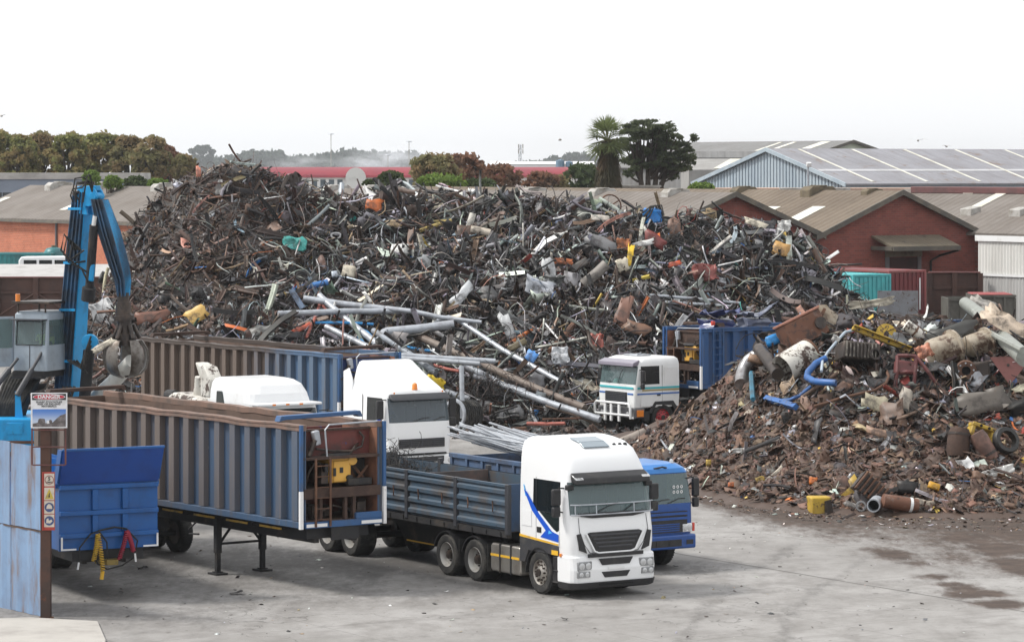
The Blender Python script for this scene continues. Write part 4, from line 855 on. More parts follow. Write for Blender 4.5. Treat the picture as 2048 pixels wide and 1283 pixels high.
class Pile:
    def __init__(s): s.v=[];s.f=[];s.c=[];s.m=[];s.n=0
    def put(s,v,f,c,m):
        s.v.append(v); s.f.append(f+s.n); s.n+=len(v); s.c.append(c); s.m.append(m)
    def scatter(s,rs,kind,pos,nrm,size,tilt,flat,cols,met,squash=None):
        n=len(pos); tp=TPL[kind]; which=rs.randint(len(tp),size=n); Rm=rots(rs,n,tilt,nrm,flat)
        for k,(tv,tf) in enumerate(tp):
            i=np.where(which==k)[0]
            if not len(i): continue
            sc=size[i][:,None]*(np.array([1,1,1])*rs.uniform(.75,1.25,(len(i),3)))
            w=tv[None]*sc[:,None,:]; w=np.einsum('nij,nkj->nki',Rm[i],w)+pos[i][:,None,:]
            ff=(tf[None]+np.arange(len(i))[:,None,None]*len(tv)).reshape(-1,4)
            s.put(w.reshape(-1,3),ff,np.repeat(cols[i],len(tf),0),np.repeat(met[i],len(tf)))
    def build(s,name,mat):
        v=np.concatenate(s.v); f=np.concatenate(s.f); c=np.concatenate(s.c); m=np.concatenate(s.m)
        return quadmesh(name,v,f,mat,None,{'tint':('FLOAT_COLOR',np.concatenate([c,np.ones((len(c),1))],1)),'metal':('FLOAT',m)})
def scrapmat(name,obj=False,rough=.55,dirtc=(.038,.030,.027)):
    m,nt,b=nodes_of(name)
    if obj:
        oi=N(nt,'ShaderNodeObjectInfo'); src=oi.outputs['Color']
    else:
        a=N(nt,'ShaderNodeAttribute'); a.attribute_name='tint'; src=a.outputs['Color']; a2=N(nt,'ShaderNodeAttribute'); a2.attribute_name='metal'; L(nt,a2.outputs['Fac'],b.inputs['Metallic'])
    f=ramp(nt,noise(nt,1.9 if not obj else 2.6,8,.72,off=2),.47,.66); q=N(nt,'ShaderNodeMath',operation='MULTIPLY'); L(nt,f,q.inputs[0]); q.inputs[1].default_value=.72
    col=mixc(nt,q.outputs[0],src,dirtc); f3=ramp(nt,noise(nt,5.5,5,.7,off=7),.60,.70); q3=N(nt,'ShaderNodeMath',operation='MULTIPLY'); L(nt,f3,q3.inputs[0]); q3.inputs[1].default_value=.40; col=mixc(nt,q3.outputs[0],col,(.10,.058,.04))
    L(nt,col,b.inputs['Base Color']); b.inputs['Roughness'].default_value=rough; return m
SCM=scrapmat('mixed_scrap'); SCB=scrapmat('brown_scrap',False,.65,(.062,.039,.029)); SCO=scrapmat('scrap_piece',True,.5)
HEAPM=pmat('heap_core',(.022,.018,.016),(.05,.034,.027),1.5,.4,.7,.95)
def surf(fn,rs,n,xr,yr):
    """random points on the camera-facing side of a heap, denser where the slope is steep"""
    X=rs.uniform(xr[0],xr[1],n*3); Y=rs.uniform(yr[0],yr[1],n*3); e=.35; z=fn(X,Y); gx=(fn(X+e,Y)-fn(X-e,Y))/(2*e); gy=(fn(X,Y+e)-fn(X,Y-e))/(2*e)
    nr=np.stack([-gx,-gy,np.ones_like(gx)],1); ln=np.linalg.norm(nr,axis=1); nr/=ln[:,None]
    vw=np.clip(-nr[:,1]*.98+nr[:,2]*.09,0.02,1)*ln; ok=(z>.12)&(rs.rand(n*3)<vw/np.percentile(vw,92)); k=np.where(ok)[0][:n]
    return np.stack([X[k],Y[k],z[k]],1),nr[k]
def heap_base(pile,fn,xs,ys,col):
    X,Y=np.meshgrid(xs,ys); Z=fn(X,Y); v=np.stack([X,Y,Z],-1).reshape(-1,3); ny,nx=X.shape; f=gridf(nx-1,ny-1); f=f[(v[f][:,:,2].max(1)>.05)]; v[:,2]=np.where(v[:,2]<.05,-.03,v[:,2]); pile.put(v,f,np.tile(np.array(col),(len(f),1)),np.zeros(len(f)))
# ---------------------------------------------------------------- the great scrap heap
def great_heap():
    rs=np.random.RandomState(101); pl=Pile(); heap_base(pl,heapA,np.arange(-22,21,.5),np.arange(128,168,.5),(.025,.02,.018))
    XR=(-21,18); YR=(130,156)
    NAM=['black','charcoal','rust','dkrust','ltrust','grey','silver','white','blue grey','tan','cream','orange','yellow','red','blue','teal','pink','green']
    main=[20,22,10,15,3.6,16,13,7,2.0,2.4,1.2,.22,.25,.4,.3,.12,.6,.5]; left=[8,16,30,30,8,7,2.0,1.2,.5,.8,.3,.5,.1,.2,.1,0,.5,0]
    for kind,n,s0,s1,tilt,flat in [('sheet',3600,.2,.85,.6,1),('crumple',1200,.18,.5,.6,.8),('strip',9000,.3,1.4,.65,1),('chan',1300,.5,1.7,.65,.8),('ang',2600,.5,2.0,.65,.8),('tube',2600,.5,2.2,.65,.8),('wire',4600,.6,1.8,.7,1),('box',800,.13,.42,.7,.7),('ring',150,.2,.55,.6,1),('flake',9500,.10,.38,.75,1),('drum',24,.35,.6,.6,.7)]:
        p,nr=surf(heapA,rs,n,XR,YR); m=len(p); sz=s0+(s1-s0)*rs.rand(m)**2.2
        leftz=(p[:,0]<-8.5+rs.normal(size=m)*2.0)&(p[:,2]>1.0+rs.normal(size=m)*.8+np.maximum(0,p[:,0]+15)*.9)
        a,ma=choose_cols(rs,m,NAM,main); b,mb_=choose_cols(rs,m,NAM,left); c=np.where(leftz[:,None],b,a); me=np.where(leftz,mb_,ma)
        sz=np.where(leftz,sz*.72,sz)
        pos=p+nr*(sz*rs.uniform(-.05,.32,m))[:,None]
        pl.scatter(rs,kind,pos,nr,sz,tilt,flat,c,me)
    o=pl.build('scrap_heap',SCM); tag(o,'mountain of tangled mixed scrap metal filling the yard behind the trucks','scrap heap',kind='stuff')
great_heap()
def brown_mound():
    rs=np.random.RandomState(202); pl=Pile(); heap_base(pl,heapB,np.arange(2.6,26,.3),np.arange(96.5,127,.3),(.075,.048,.036))
    NAM=['brown','rust','dkrust','ltrust','charcoal','grey','silver','white','tan','black','orange','yellow','blue']
    pr=[38,16,16,7,8,4,1.5,1.3,1.6,4,.25,.25,.2]
    for kind,n,s0,s1,tilt,flat in [('flake',24000,.05,.40,.32,1),('sheet',1500,.16,.55,.38,1),('strip',2600,.2,.95,.45,1),('crumple',500,.15,.42,.5,1),('wire',1200,.4,1.1,.6,1),('tube',300,.3,1.2,.5,1),('ang',250,.4,1.2,.5,1),('box',200,.15,.45,.6,1),('ring',50,.2,.5,.6,1)]:
        p,nr=surf(heapB,rs,n,(3,25),(97.3,121)); m=len(p); sz=s0+(s1-s0)*rs.rand(m)**2.4; c,me=choose_cols(rs,m,NAM,pr)
        up=p[:,2]>2.6+rs.normal(size=m)*.5-(p[:,0]<9)*(-1.2); c2,me2=choose_cols(rs,m,['black','charcoal','dkrust','rust','grey','silver','cream','white','tan','blue','yellow','red','pink'],[20,24,24,12,8,4,2.5,1.5,2,.8,.8,.8,.8])
        c=np.where(up[:,None],c2,c); me=np.where(up,me2,me); sz=np.where(up,sz*1.6,sz)
        pl.scatter(rs,kind,p+nr*(sz*rs.uniform(-.04,.18,m))[:,None],nr,sz,tilt,flat,c,me)
    # crumbs that spill over the concrete in front
    n=2600; X=rs.uniform(4.5,25,n); d=rs.rand(n)**2.2*5.0*np.interp(X,[4,9,16,25],[.35,.6,1,1.3]); Y=toe_y(X)+.6-d; c,me=choose_cols(rs,n,['brown','dkrust','charcoal','white','silver','tan'],[30,30,15,8,5,6]); sz=.03+.16*rs.rand(n)**3.5
    pl.scatter(rs,'flake',np.stack([X,Y,sz*.12+.006],1),np.tile([0,0,1.],(n,1)),sz,.2,1,c,me)
    o=pl.build('brown_scrap_mound',SCB); tag(o,'brown mound of rusty shredded steel and soil beside the parked trucks','scrap mound',kind='stuff')
brown_mound()
def yard_litter():
    rs=np.random.RandomState(303); pl=Pile(); n=900; X=rs.uniform(-11,11,n); Y=rs.uniform(73,100,n); c,me=choose_cols(rs,n,['charcoal','dkrust','white','tan','grey','silver'],[30,25,18,12,10,5]); sz=.02+.10*rs.rand(n)**5
    pl.scatter(rs,'flake',np.stack([X,Y,sz*.1+.006],1),np.tile([0,0,1.],(n,1)),sz,.2,1,c,me)
    n=900; X=rs.uniform(-4,6,n); Y=129.9-rs.rand(n)**2*3.5; c,me=choose_cols(rs,n,['charcoal','dkrust','grey','silver','rust'],[30,25,10,5,15]); sz=.06+.4*rs.rand(n)**3
    pl.scatter(rs,'sheet',np.stack([X,Y,sz*.12+.01],1),np.tile([0,0,1.],(n,1)),sz,.3,1,c,me)
    o=pl.build('yard_litter',SCM); tag(o,'small scraps and crumbs strewn over the concrete yard','litter',kind='stuff')
yard_litter()
# ---------------------------------------------------------------- pieces one can pick out on the heaps
LAND=[]
def img_rot(rot,lean=-.35,yaw=0.0): return (Matrix.Rotation(yaw,4,'Z')@Matrix.Rotation(lean,4,'X')@Matrix.Rotation(-R(rot),4,'Y')).to_euler()
def np_obj(name,v,f,col,parent=None,mat=None):
    o=quadmesh(name,v,f,mat or SCO,parent); o.color=tuple(PAL[col] if isinstance(col,str) else col)+(1,)
    return o
def shape(kind,W,Hh,rs,dep=None):
    if kind in('plate','crumple','panel'):
        v,f=t_sheet(rs,{'plate':.025,'crumple':.12,'panel':.008}[kind],*( (7,6) if kind=='crumple' else (4,3)),1.0,{'plate':.25,'crumple':.7,'panel':.05}[kind],.03); v=np.stack([v[:,0]*W,v[:,2]*min(W,Hh)*(1.0 if kind!='panel' else .5),v[:,1]*Hh],1); return v,f[:,::-1]
    if kind=='box': v,f=t_box(rs,.03); v=v/np.abs(v).max(0)*.5; return v*np.array([W,dep or min(W,Hh),Hh]),f
    if kind=='drum': v,f=t_drum(rs,18,.5,.5,.03); return v*np.array([W,Hh,Hh]),f
    if kind=='ring': v,f=t_ring(rs,.33,.5,.3,18,.02); v=v[:,[0,2,1]]; return v*np.array([W,min(W,Hh),Hh]),f[:,::-1]
    if kind=='chan': v,f=t_chan(rs,1.0,.45,.06); return np.stack([v[:,0]*W,v[:,2]*Hh,v[:,1]*Hh],1),f
    if kind=='tube': v,f=t_tube(rs,.5,10,4,.0); return v*np.array([W,Hh,Hh]),f
    if kind=='tri':
        m=MB(); m.plate([(-W/2,0,-Hh/2),(W/2,0,-Hh/2),(0,.1,Hh/2)],.03); return np.array([tuple(p) for p in m.v]),None
SP=np.random.RandomState(55)
def item(kind,name,label,cat,px,py,w,h,rot,col,off=.35,land=None,lean=-.35,yaw=0.0,which='AB',group=None):
    off=off*(2.0 if which=='AB' else 1.25); D=hit(px,py,which)-off; s=FPX/D; v,f=shape(kind,w/s,h/s,SP); o=np_obj(name,v,f,col); o.location=P(px,py,D); o.rotation_euler=img_rot(rot,lean,yaw); tag(o,label,cat,group)
    if kind in('drum','ring','tube'):
        o.data.polygons.foreach_set('use_smooth',[True]*len(o.data.polygons)); o.data.set_sharp_from_angle(angle=R(40))
    if land: LAND.append((land,px,py))
    return o
def ball(name,label,px,py,d,col,land=None):
    D=hit(px,py)-.25; q=MB(); r=d/2*D/FPX; q.sphere((0,0,0),r,16,10); o=q.build(name,SCO,smooth=60); o.color=(*PAL[col],1); o.location=P(px,py,D); tag(o,label,'ball')
    q=MB(); q.lathe([(-r*.15,r*1.01),(r*.15,r*1.01)],16,'z',closed=False); q.build('seam',CHASSIS,o)
    if land: LAND.append((land,px,py))
def pole(name,label,cat,pts,r,mat,off=.8,n=8,which='AB',land=None,r1=None,group=None,depths=None,fit=True):
    """a long thing lying over the heap, drawn through photo points resting on the slope"""
    ds=[hit(px,py,which)-off for px,py in pts] if depths is None else list(depths)
    if fit and depths is None and len(pts)>2:
        t=np.linspace(0,1,len(pts)); a=np.polyfit(t,ds,1); ds=list(np.polyval(a,t)-max(0,(np.polyval(a,t)-np.array(ds)).max()))
    q=[P(px,py,D) for (px,py),D in zip(pts,ds)]; c=q[0].copy(); mb=MB(); k=len(q); rr=[r+( (r1 or r)-r)*i/(k-1) for i in range(k)]; mb.tube([p-c for p in q],rr,n)
    o=mb.build(name,mat,smooth=40); o.location=c; tag(o,label,cat,group)
    if land: LAND.append((land,)+tuple(pts[len(pts)//2]))
    return o
I=item
I('crumple','tarpaulin','crumpled teal green tarpaulin caught on the heap','tarpaulin',588,486,46,30,-5,'teal',.6,'teal tarpaulin')
I('plate','orange_sheet','orange painted sheet near the heap crest','sheet',748,409,34,24,-12,'orange',.5,'orange sheet')
I('panel','upright_plate','small upright salmon plate on the rusty peak','plate',397,343,9,22,4,(.55,.2,.13),.5,'salmon plate')
I('plate','yellow_bracket','bent yellow steel bracket low on the rusty slope','bracket',392,629,38,32,35,(.62,.40,.12),.6,'yellow bracket')
I('panel','rusty_plate','broad flat rust brown plate lying below the rusty peak','plate',304,632,66,24,8,(.17,.075,.05),.6,'broad rusty plate')
I('chan','blue_beam','blue painted beam lying across the slope above the grey poles','beam',620,571,74,11,13,(.04,.16,.42),.7,'blue beam')
I('chan','blue_grey_beam','blue grey beam dropping from the end of the blue one','beam',594,597,46,11,-58,(.16,.22,.32),.7,'blue grey beam')
ball('yellow_ball','small yellow ball beside the end of the blue beam',567,590,13,'yellow','yellow ball')
ball('orange_ball','orange ball in the middle of the grey heap',882,530,15,'orange','orange ball')
I('box','pale_casing','pale square appliance casing above the blue beam','casing',697,545,28,26,-10,'cream',.5,'pale casing')
I('box','white_cube','small white and blue cube beside the pale casing','box',669,549,12,13,5,(.55,.62,.7),.5,'white cube')
I('chan','pale_channel','pale upright channel of an angled pair under the crest','channel',940,446,44,13,76,(.5,.48,.43),.6,'pale upright channel')
I('chan','pale_channel','pale flat channel lying at the foot of the upright one','channel',961,460,40,13,-12,(.52,.46,.38),.7,'pale flat channel')
pole('yellow_pipe','longer yellow pipe lying near the orange sheet','pipe',[(840,461),(872,450),(902,441)],.09,pmat('old_yellow_pipe',(.42,.32,.10),(.2,.15,.06),3),.6,land='yellow pipe'); pole('yellow_pipe','shorter yellow pipe just above the longer one','pipe',[(862,443),(896,441)],.06,MATS['old_yellow_pipe'],.6)
I('plate','tan_hood','curved tan sheet like a car bonnet above the yellow pipe','sheet',790,446,36,14,3,(.42,.3,.17),.5,'tan bonnet sheet')
I('panel','yellow_sheet','bright yellow upright panel with black slots','panel',1262,512,13,46,-4,(.72,.47,.03),.7,'yellow panel')
I('plate','cream_sheet','cream square panel at the foot of the yellow panel','panel',1244,530,26,24,20,'cream',.6,'cream panel')
I('crumple','orange_casting','crumpled rusty orange casing above the yellow panel','casing',1246,489,28,22,0,(.45,.16,.06),.6,'orange casing')
I('crumple','orange_scrap','glossy burnt orange scrap lump on the grey slope','lump',1127,522,34,13,-4,(.4,.11,.03),.5,'burnt orange lump')
I('crumple','silver_foil','crumpled silver sheet standing upright near the middle of the heap','sheet',1098,540,24,46,10,'silver',.7,'upright silver sheet')
I('crumple','silver_foil','large crumpled silver grey sheet below the upright one','sheet',1080,576,58,36,-20,(.36,.38,.42),.7,'large silver sheet')
I('crumple','red_mesh','crumpled dusky red netting on the slope','netting',1411,545,48,34,8,(.25,.07,.06),.6,'red netting')
I('crumple','red_bundle','pale red bundle bound with white straps above the white and teal truck','bundle',1194,680,26,30,0,(.42,.12,.09),.6,'red bundle')
I('drum','brown_ring','open rusty brown drum near the end of the heap','drum',1640,578,32,26,0,(.10,.06,.045),.7,'open brown drum',yaw=1.1)
I('plate','tan_sheet','tan orange square sheet high near the brick gable','sheet',1563,499,30,26,-15,(.5,.29,.1),.6,'tan square sheet')
I('plate','yellow_leaf','small yellow sheet standing above the tan square sheet','sheet',1570,474,9,22,10,'yellow',.6)
I('crumple','white_sheet','white folded sheet on the crest beside the brick gable','sheet',1569,451,26,22,0,'white',.5,'white folded sheet')
I('plate','long_pale_sheet','long cream sheet lying along the crest before the red gable','sheet',1512,446,46,12,-18,'cream',.4,'long cream sheet')
I('ring','tyre','worn black tyre lying on the slope below the teal tarpaulin','tyre',605,552,30,24,0,'black',.5,'black tyre')
I('ring','steel_hoop','pale steel hoop above the teal tarpaulin','hoop',672,471,22,14,0,'silver',.5,'steel hoop')
I('plate','corrugated_piece','long grey corrugated sheet sloping below the steering wheel','sheet',1200,485,66,22,-24,'grey',.7,'corrugated sheet')
I('chan','deep_channel','deep grey brown channel below the corrugated sheet','channel',1190,548,64,20,42,(.2,.18,.16),.7,'deep channel')
I('box','open_tray','open dark tray beside the deep channel','tray',1156,532,44,14,32,(.12,.11,.1),.6,'dark tray')
I('plate','white_fin','white curved fin lying over the yellow panel','fin',1285,486,40,11,12,'white',.7,'white fin')
I('plate','rusty_upright','tall rusty plate standing above the white and teal truck','plate',1247,625,28,64,-14,(.2,.10,.07),.8,'tall rusty plate')
I('plate','brown_flap','folded brown sheet beside the tall rusty plate','sheet',1272,655,52,26,-20,(.2,.11,.07),.7,'folded brown sheet')
I('panel','silver_slab','long silver door panel leaning on the slope above the poles','panel',1015,652,20,54,22,'silver',.8,'silver door panel')
I('panel','silver_duct','pale silver duct lying at a slant above the pole pile','duct',923,590,58,20,48,(.5,.52,.54),.7,'silver duct')
I('crumple','silver_bag','crumpled silver white bag near the foot of the heap','bag',1120,710,34,34,0,(.55,.57,.6),.7,'silver bag')
I('plate','blue_sign','small white and blue curved panel above the foot of the heap','panel',1062,712,24,22,-30,(.1,.3,.7),.7,'blue curved panel')
I('plate','slate_sheet','flat slate grey square sheet near the pole ends','sheet',1075,760,34,28,-10,(.13,.13,.14),.7,'slate sheet')
I('box','olive_box','olive brown long box on the slope by the curved pole','box',1035,690,42,14,28,(.17,.14,.08),.7,'olive box')
I('panel','brown_plate','dark rusty square plate near the crest by the orange sheet','plate',930,462,36,26,5,(.10,.062,.045),.5)
I('crumple','yellow_bin','dented yellow bin lid just behind the white cab roof','bin lid',868,768,40,26,-25,(.72,.52,.03),.9,'yellow bin lid')
ball('yellow_float','yellow float beside the dented yellow bin lid',885,757,17,'yellow')
I('plate','mesh_roll','grey wire mesh panel resting above the far trailer','mesh',524,660,44,22,0,(.22,.22,.21),.6,'wire mesh panel')
I('box','dark_cushion','dark seat cushion lying on the slope by the mesh panel','cushion',575,672,56,14,4,(.03,.03,.033),.7,'dark cushion')
I('plate','red_curve','curved orange red strip of bodywork above the far trailer','strip',604,655,40,10,25,(.52,.1,.05),.8,'orange red strip')
I('plate','pale_tank_shell','pale grey curved tank shell under the crossing poles','shell',788,674,54,22,-8,(.40,.37,.36),.8,'pale tank shell')
I('plate','red_paint_sheet','dark red folded sheet near the crest by the blue bundle','sheet',1310,480,44,22,-30,(.20,.05,.045),.6,'dark red sheet')
I('plate','brown_cone','brown ribbed funnel sheet by the blue bundle','sheet',1352,453,30,34,8,(.19,.11,.08),.6,'brown funnel')
I('plate','orange_wedge','orange red wedge plate below the red netting','plate',1350,527,26,10,14,(.55,.09,.03),.6)
I('box','white_fridge','white appliance shell lying near the crest below the roof vents','appliance',1200,437,40,13,-4,(.6,.56,.5),.5,'white appliance shell')
I('box','pale_green_box','pale green cabinet near the steering wheel','cabinet',1194,408,22,15,-8,(.32,.38,.27),.4,'green cabinet')
ball('white_float','pale round float beside the green cabinet',1177,405,15,'cream')
# steering wheel, blue bundle, tyre with white rim
t=thing('steering_wheel','dark steering wheel standing on the crest before the brown roof','steering wheel',P(1221,411,hit(1221,418)-.3)); t.rotation_euler=(R(90)-.2,0,.3); q=MB(); q.tube([(.5*math.cos(a),.5*math.sin(a),0) for a in np.linspace(0,6.283,25)[:-1]],.035,8,closed=True); q.build('rim',RUST,t,smooth=60); q=MB()
for a in (.5,2.6,4.7): q.tube([(0,0,-.1),(.48*math.cos(a),.48*math.sin(a),0)],.03,6)
q.cyl((0,0,-.14),(0,0,-.03),.09,12); q.build('spoke',RUST,t); LAND.append(('steering wheel',1221,411))
t=thing('blue_bundle','bright blue bundle wrapped in black cables on the crest','bundle',P(1305,432,hit(1305,436)-.4)); q=MB(); v,f=t_box(SP,.06); v=v/np.abs(v).max(0)*.5*np.array([.95,.7,.8]); q.add([tuple(p) for p in v],[list(k) for k in f]); b=q.build('body',pmat('bundle_blue',(.02,.22,.62),(.02,.12,.35),3,.45,.7,.4),t,bevel=.06,seg=2); q=MB()
for k in range(9):
    a=SP.uniform(-1,1); q.tube([(-.5+SP.uniform(-.1,.1),-.36,-.3),(-.3+.3*a,-.4,.1*SP.rand()),(.1*a,-.3,.45),(.3+.2*a,.1,.5),(.5,-.3,-.1+.3*a)],.03,6)
q.build('cable',RUBBER,t); LAND.append(('blue bundle',1305,420))
# long grey lamp poles thrown over the foot of the heap
GP='long grey poles thrown across the heap'
pole('lamp_pole','uppermost grey lamp pole, bending down towards the middle of the heap','pole',[(608,597),(690,608),(766,616),(824,622),(882,634),(963,644)],.15,GALV,1.0,10,land='uppermost grey pole',r1=.08,group=GP)
pole('lamp_pole','grey pole crossing just under the uppermost one','pole',[(556,627),(624,625),(690,622),(800,622)],.13,GALV,1.1,10,land='second grey pole',group=GP)
pole('lamp_pole','short grey pole sloping steeply across both upper poles','pole',[(639,591),(680,628),(720,660),(753,686)],.14,GALV,1.6,10,group=GP,land='steep grey pole')
pole('lamp_pole','short dull grey pole ending above the far trailer','pole',[(652,653),(695,674),(737,694)],.13,GALV,1.3,10,group=GP)
pole('lamp_pole','thick grey pole with an elbow at its end','pole',[(752,694),(769,665),(775,663),(840,657),(908,648)],.19,GALV,1.7,12,land='elbowed grey pole',group=GP,fit=False)
pole('lamp_pole','grey pole running down behind the white cab roof','pole',[(747,661),(783,684),(818,707),(872,745)],.13,pmat('dull_galvanised',(.26,.29,.33),(.15,.15,.16),2,.4,.7,.55,.2),1.5,10,group=GP)
pole('rusty_pole','long brown rusty pole reaching down to the white and teal truck','pole',[(827,668),(885,694),(940,717),(1010,749),(1080,780),(1169,815)],.16,pmat('brown_pole',(.20,.165,.14),(.12,.085,.07),2,.4,.7,.6,.1),1.2,10,land='brown rusty pole',group=GP)
pole('curved_lamp_pole','lamp pole with a hooked arm curving over the heap','pole',[(866,650),(878,640),(897,634),(915,639),(935,652),(1005,699),(1065,732),(1126,766)],.09,GALV,1.3,10,land='hooked lamp pole',r1=.11,group=GP,fit=False)
pole('lamp_pole','upper of the two level grey poles behind the white cab roof','pole',[(803,710),(890,716),(991,722)],.11,GALV,2.2,10,group=GP,land='level grey poles')
pole('lamp_pole','lower of the two level grey poles behind the white cab roof','pole',[(803,716),(880,721),(960,727)],.10,GALV,2.4,10,group=GP)
pole('lamp_pole','longest grey pole, ending at the bull bar of the white and teal truck','pole',[(931,731),(1011,772),(1100,806),(1200,838)],.14,GALV,.9,10,land='longest grey pole',group=GP)
pole('lamp_pole','short grey pole tucked under the longest one','pole',[(946,752),(1010,770),(1050,782)],.11,GALV,1.0,10,group=GP)
pole('upright_post','grey steel post standing upright by the tyre coil','post',[(923,731),(924,786),(925,836)],.10,GALV,.6,10,depths=(130.2,130.0,129.9),land='upright grey post')
pole('lamp_pole','stubby grey pole low beside the white cab mirror','pole',[(880,780),(905,788),(940,798)],.14,GALV,.7,10,group=GP)
BLR=pmat('blue_rod',(.02,.22,.50),(.02,.1,.25),3); PKR=pmat('faded_red_bar',(.42,.12,.09),(.25,.09,.07),3)
for lb,pts in (('bright blue rod lying level below the upper grey poles',[(631,645),(690,645),(747,648)]),('blue rod sloping towards the far trailer roof',[(700,645),(735,664),(760,690)]),('blue rod pointing down beside the elbowed pole',[(716,672),(732,690)]),('blue flat bar low by the level grey poles',[(810,693),(845,700),(872,702)])): pole('blue_rod',lb,'rod',pts,.06,BLR,1.2)
for lb,pts in (('faded red bent bar hanging from the steep grey pole',[(612,676),(628,640),(640,608),(648,613)]),('faded red bar lying under the steep grey pole',[(645,613),(668,632),(690,638)]),('orange red bar beside the level grey poles',[(868,730),(895,738),(918,742)]),('dark red long bar at the very foot of the heap',[(1054,846),(1095,847),(1130,846)])): pole('red_bar',lb,'bar',pts,.07,PKR,1.0,fit=False)
for lb,pts,r_ in (('long rusty rod at the foot of the heap',[(1085,838),(1150,836),(1186,834)],.04),('thick brown beam sloping down past the folded sheet',[(1100,702),(1125,675),(1150,645)],.13),('rusty pipe stub near the tyre coil',[(1010,862),(1050,858)],.12)): pole('rusty_bar',lb,'bar',pts,r_,RUST,.7)
# trellis boom sections along the slope over the container trailer
for k,(a,b,lb) in enumerate((((1300,590),(1480,606),'pale lattice strut lying level above the blue container'),((1330,604),(1500,616),'second lattice strut just under the pale one'))):
    pole('lattice_strut',lb,'strut',[a,((a[0]+b[0])/2,(a[1]+b[1])/2-1),b],.07,GALV,.9,land='lattice strut' if k==0 else None)
# tyre coil and wire tangle near the foot
t=thing('spring_coil','big dark coil of ribbed hose standing at the foot of the heap','coil',Vector((-1.95,130.3,.62))); q=MB()
for k in range(9): q.tube([(.16*k-.6+.05*math.sin(a),.5*math.cos(a),.6*math.sin(a)) for a in np.linspace(0,6.283,19)[:-1]],.05,6,closed=True)
q.build('hose',RUBBER,t); q=MB(); q.tube([(-.65,.47*math.cos(a),.57*math.sin(a)) for a in np.linspace(0,6.283,19)[:-1]],.08,6,closed=True); q.build('rim',GALV,t,smooth=60); t.rotation_euler=(0,.1,R(60)); LAND.append(('dark hose coil',930,838))
def tangle(px,py,rx,rz_,n,label,col,seed):
    rs=np.random.RandomState(seed); D=hit(px,py)-.7; s=FPX/D; pl=Pile(); c=P(px,py,D); pos=np.stack([rs.normal(size=n)*rx/s*.45,rs.normal(size=n)*.35,rs.normal(size=n)*rz_/s*.42],1); cc,me=choose_cols(rs,n,[col,'charcoal','black'],[3,2,2]); pl.scatter(rs,'wire',pos,np.tile([0,0,1.],(n,1)),rs.uniform(.5,1.5,n),1,.3,cc,me); o=pl.build('wire_tangle',SCM); o.location=c; tag(o,label,'wire tangle')
tangle(975,790,75,50,260,'dark tangle of wire behind the dark hose coil','dkrust',1); tangle(1405,485,60,36,150,'dark tangle of thin wire near the red gable','charcoal',2); tangle(600,690,40,18,90,'tangle of pale wire above the far trailer edge','grey',3)
# ---------------------------------------------------------------- the brown mound's big pieces
B=dict(which='B')
PEEL=pmat('peeling_white',(.62,.60,.55),(.4,.37,.32),2,.4,.8,.55,rust=(.06,.035,.026),rlo=.50,rhi=.56,rscale=2.6)
CREAM=pmat('rusty_cream',(.38,.33,.26),(.2,.15,.10),2,.4,.7,.6,rust=(.09,.05,.032),rlo=.49,rhi=.58,rscale=2.2)
YEL=pmat('plant_yellow',(.50,.33,.035),(.28,.19,.05),2.5,.4,.75,.55,rust=(.09,.05,.03),rlo=.54,rhi=.62,rscale=4)
OILY=pmat('oily_iron',(.045,.036,.032),(.10,.075,.06),3,.45,.7,.45,.4,rust=(.02,.018,.017),rlo=.55,rhi=.65,rscale=4)
DBROWN=pmat('patchy_rust',(.15,.065,.038),(.26,.2,.17),3,.55,.75,.7,rust=(.05,.03,.025),rlo=.5,rhi=.62,rscale=2)
def bthing(name,label,cat,px,py,off,rot=0,lean=-.25,yaw=0):
    D=hit(px,py,'B')-off; t=thing(name,label,cat,P(px,py,D)); t.rotation_euler=img_rot(rot,lean,yaw); return t,D/FPX
t,k=bthing('square_tank','rusty brown square tank with a salmon edge tilted on the mound','tank',1606,660,.9,24,-.2,.25); q=MB(); q.box(-44*k,40*k,-.5,.5,-26*k,26*k); q.build('body',DBROWN,t,bevel=.04); q=MB(); q.box(-46*k,42*k,-.53,.5,26*k+.003,31*k); q.build('edge',pmat('salmon_edge',(.42,.19,.13),(.25,.12,.09),3),t,bevel=.02); q=MB(); q.cyl((28*k,-.62,-2*k),(28*k,-.503,-2*k),12*k,14); q.build('flange',OILY,t)
t,k=bthing('peeling_drum','large white drum with peeling paint lying on the mound','drum',1592,722,1.0,24,-.2,.5); q=MB(); q.lathe([(-38*k,29*k),(-30*k,30*k),(30*k,30*k),(38*k,29*k),(38*k,25*k),(-34*k,25*k)],28,'x'); q.build('shell',PEEL,t,smooth=40); q=MB(); q.lathe([(30*k,0.01),(30*k,25*k)],28,'x',closed=False); q.build('end_plate',OILY,t); q=MB(); q.lathe([(36*k,26*k),(36*k,31*k),(40*k,31*k),(40*k,26*k)],28,'x'); q.build('rim',RUST,t,smooth=40)
t,k=bthing('curled_sheet','cream curled tank sheet streaked with rust beside the square tank','sheet',1668,640,.8,-28,-.3,.1); v,f=t_sheet(SP,.03,8,6,1,1.0,.03); q=MB(); q.add([(p[0]*72*k,p[2]*60*k,p[1]*46*k) for p in v],[list(a)[::-1] for a in f]); q.build('sheet',CREAM,t,smooth=50); q=MB(); q.box(-30*k,-24*k,-.2,0,-10*k,10*k); q.build('bracket',RUST,t)
o=I('crumple','pale_strip','long pale curled strip of sheet along the mound crest','strip',1742,607,92,15,8,'cream',.6,'pale curled strip',**B)
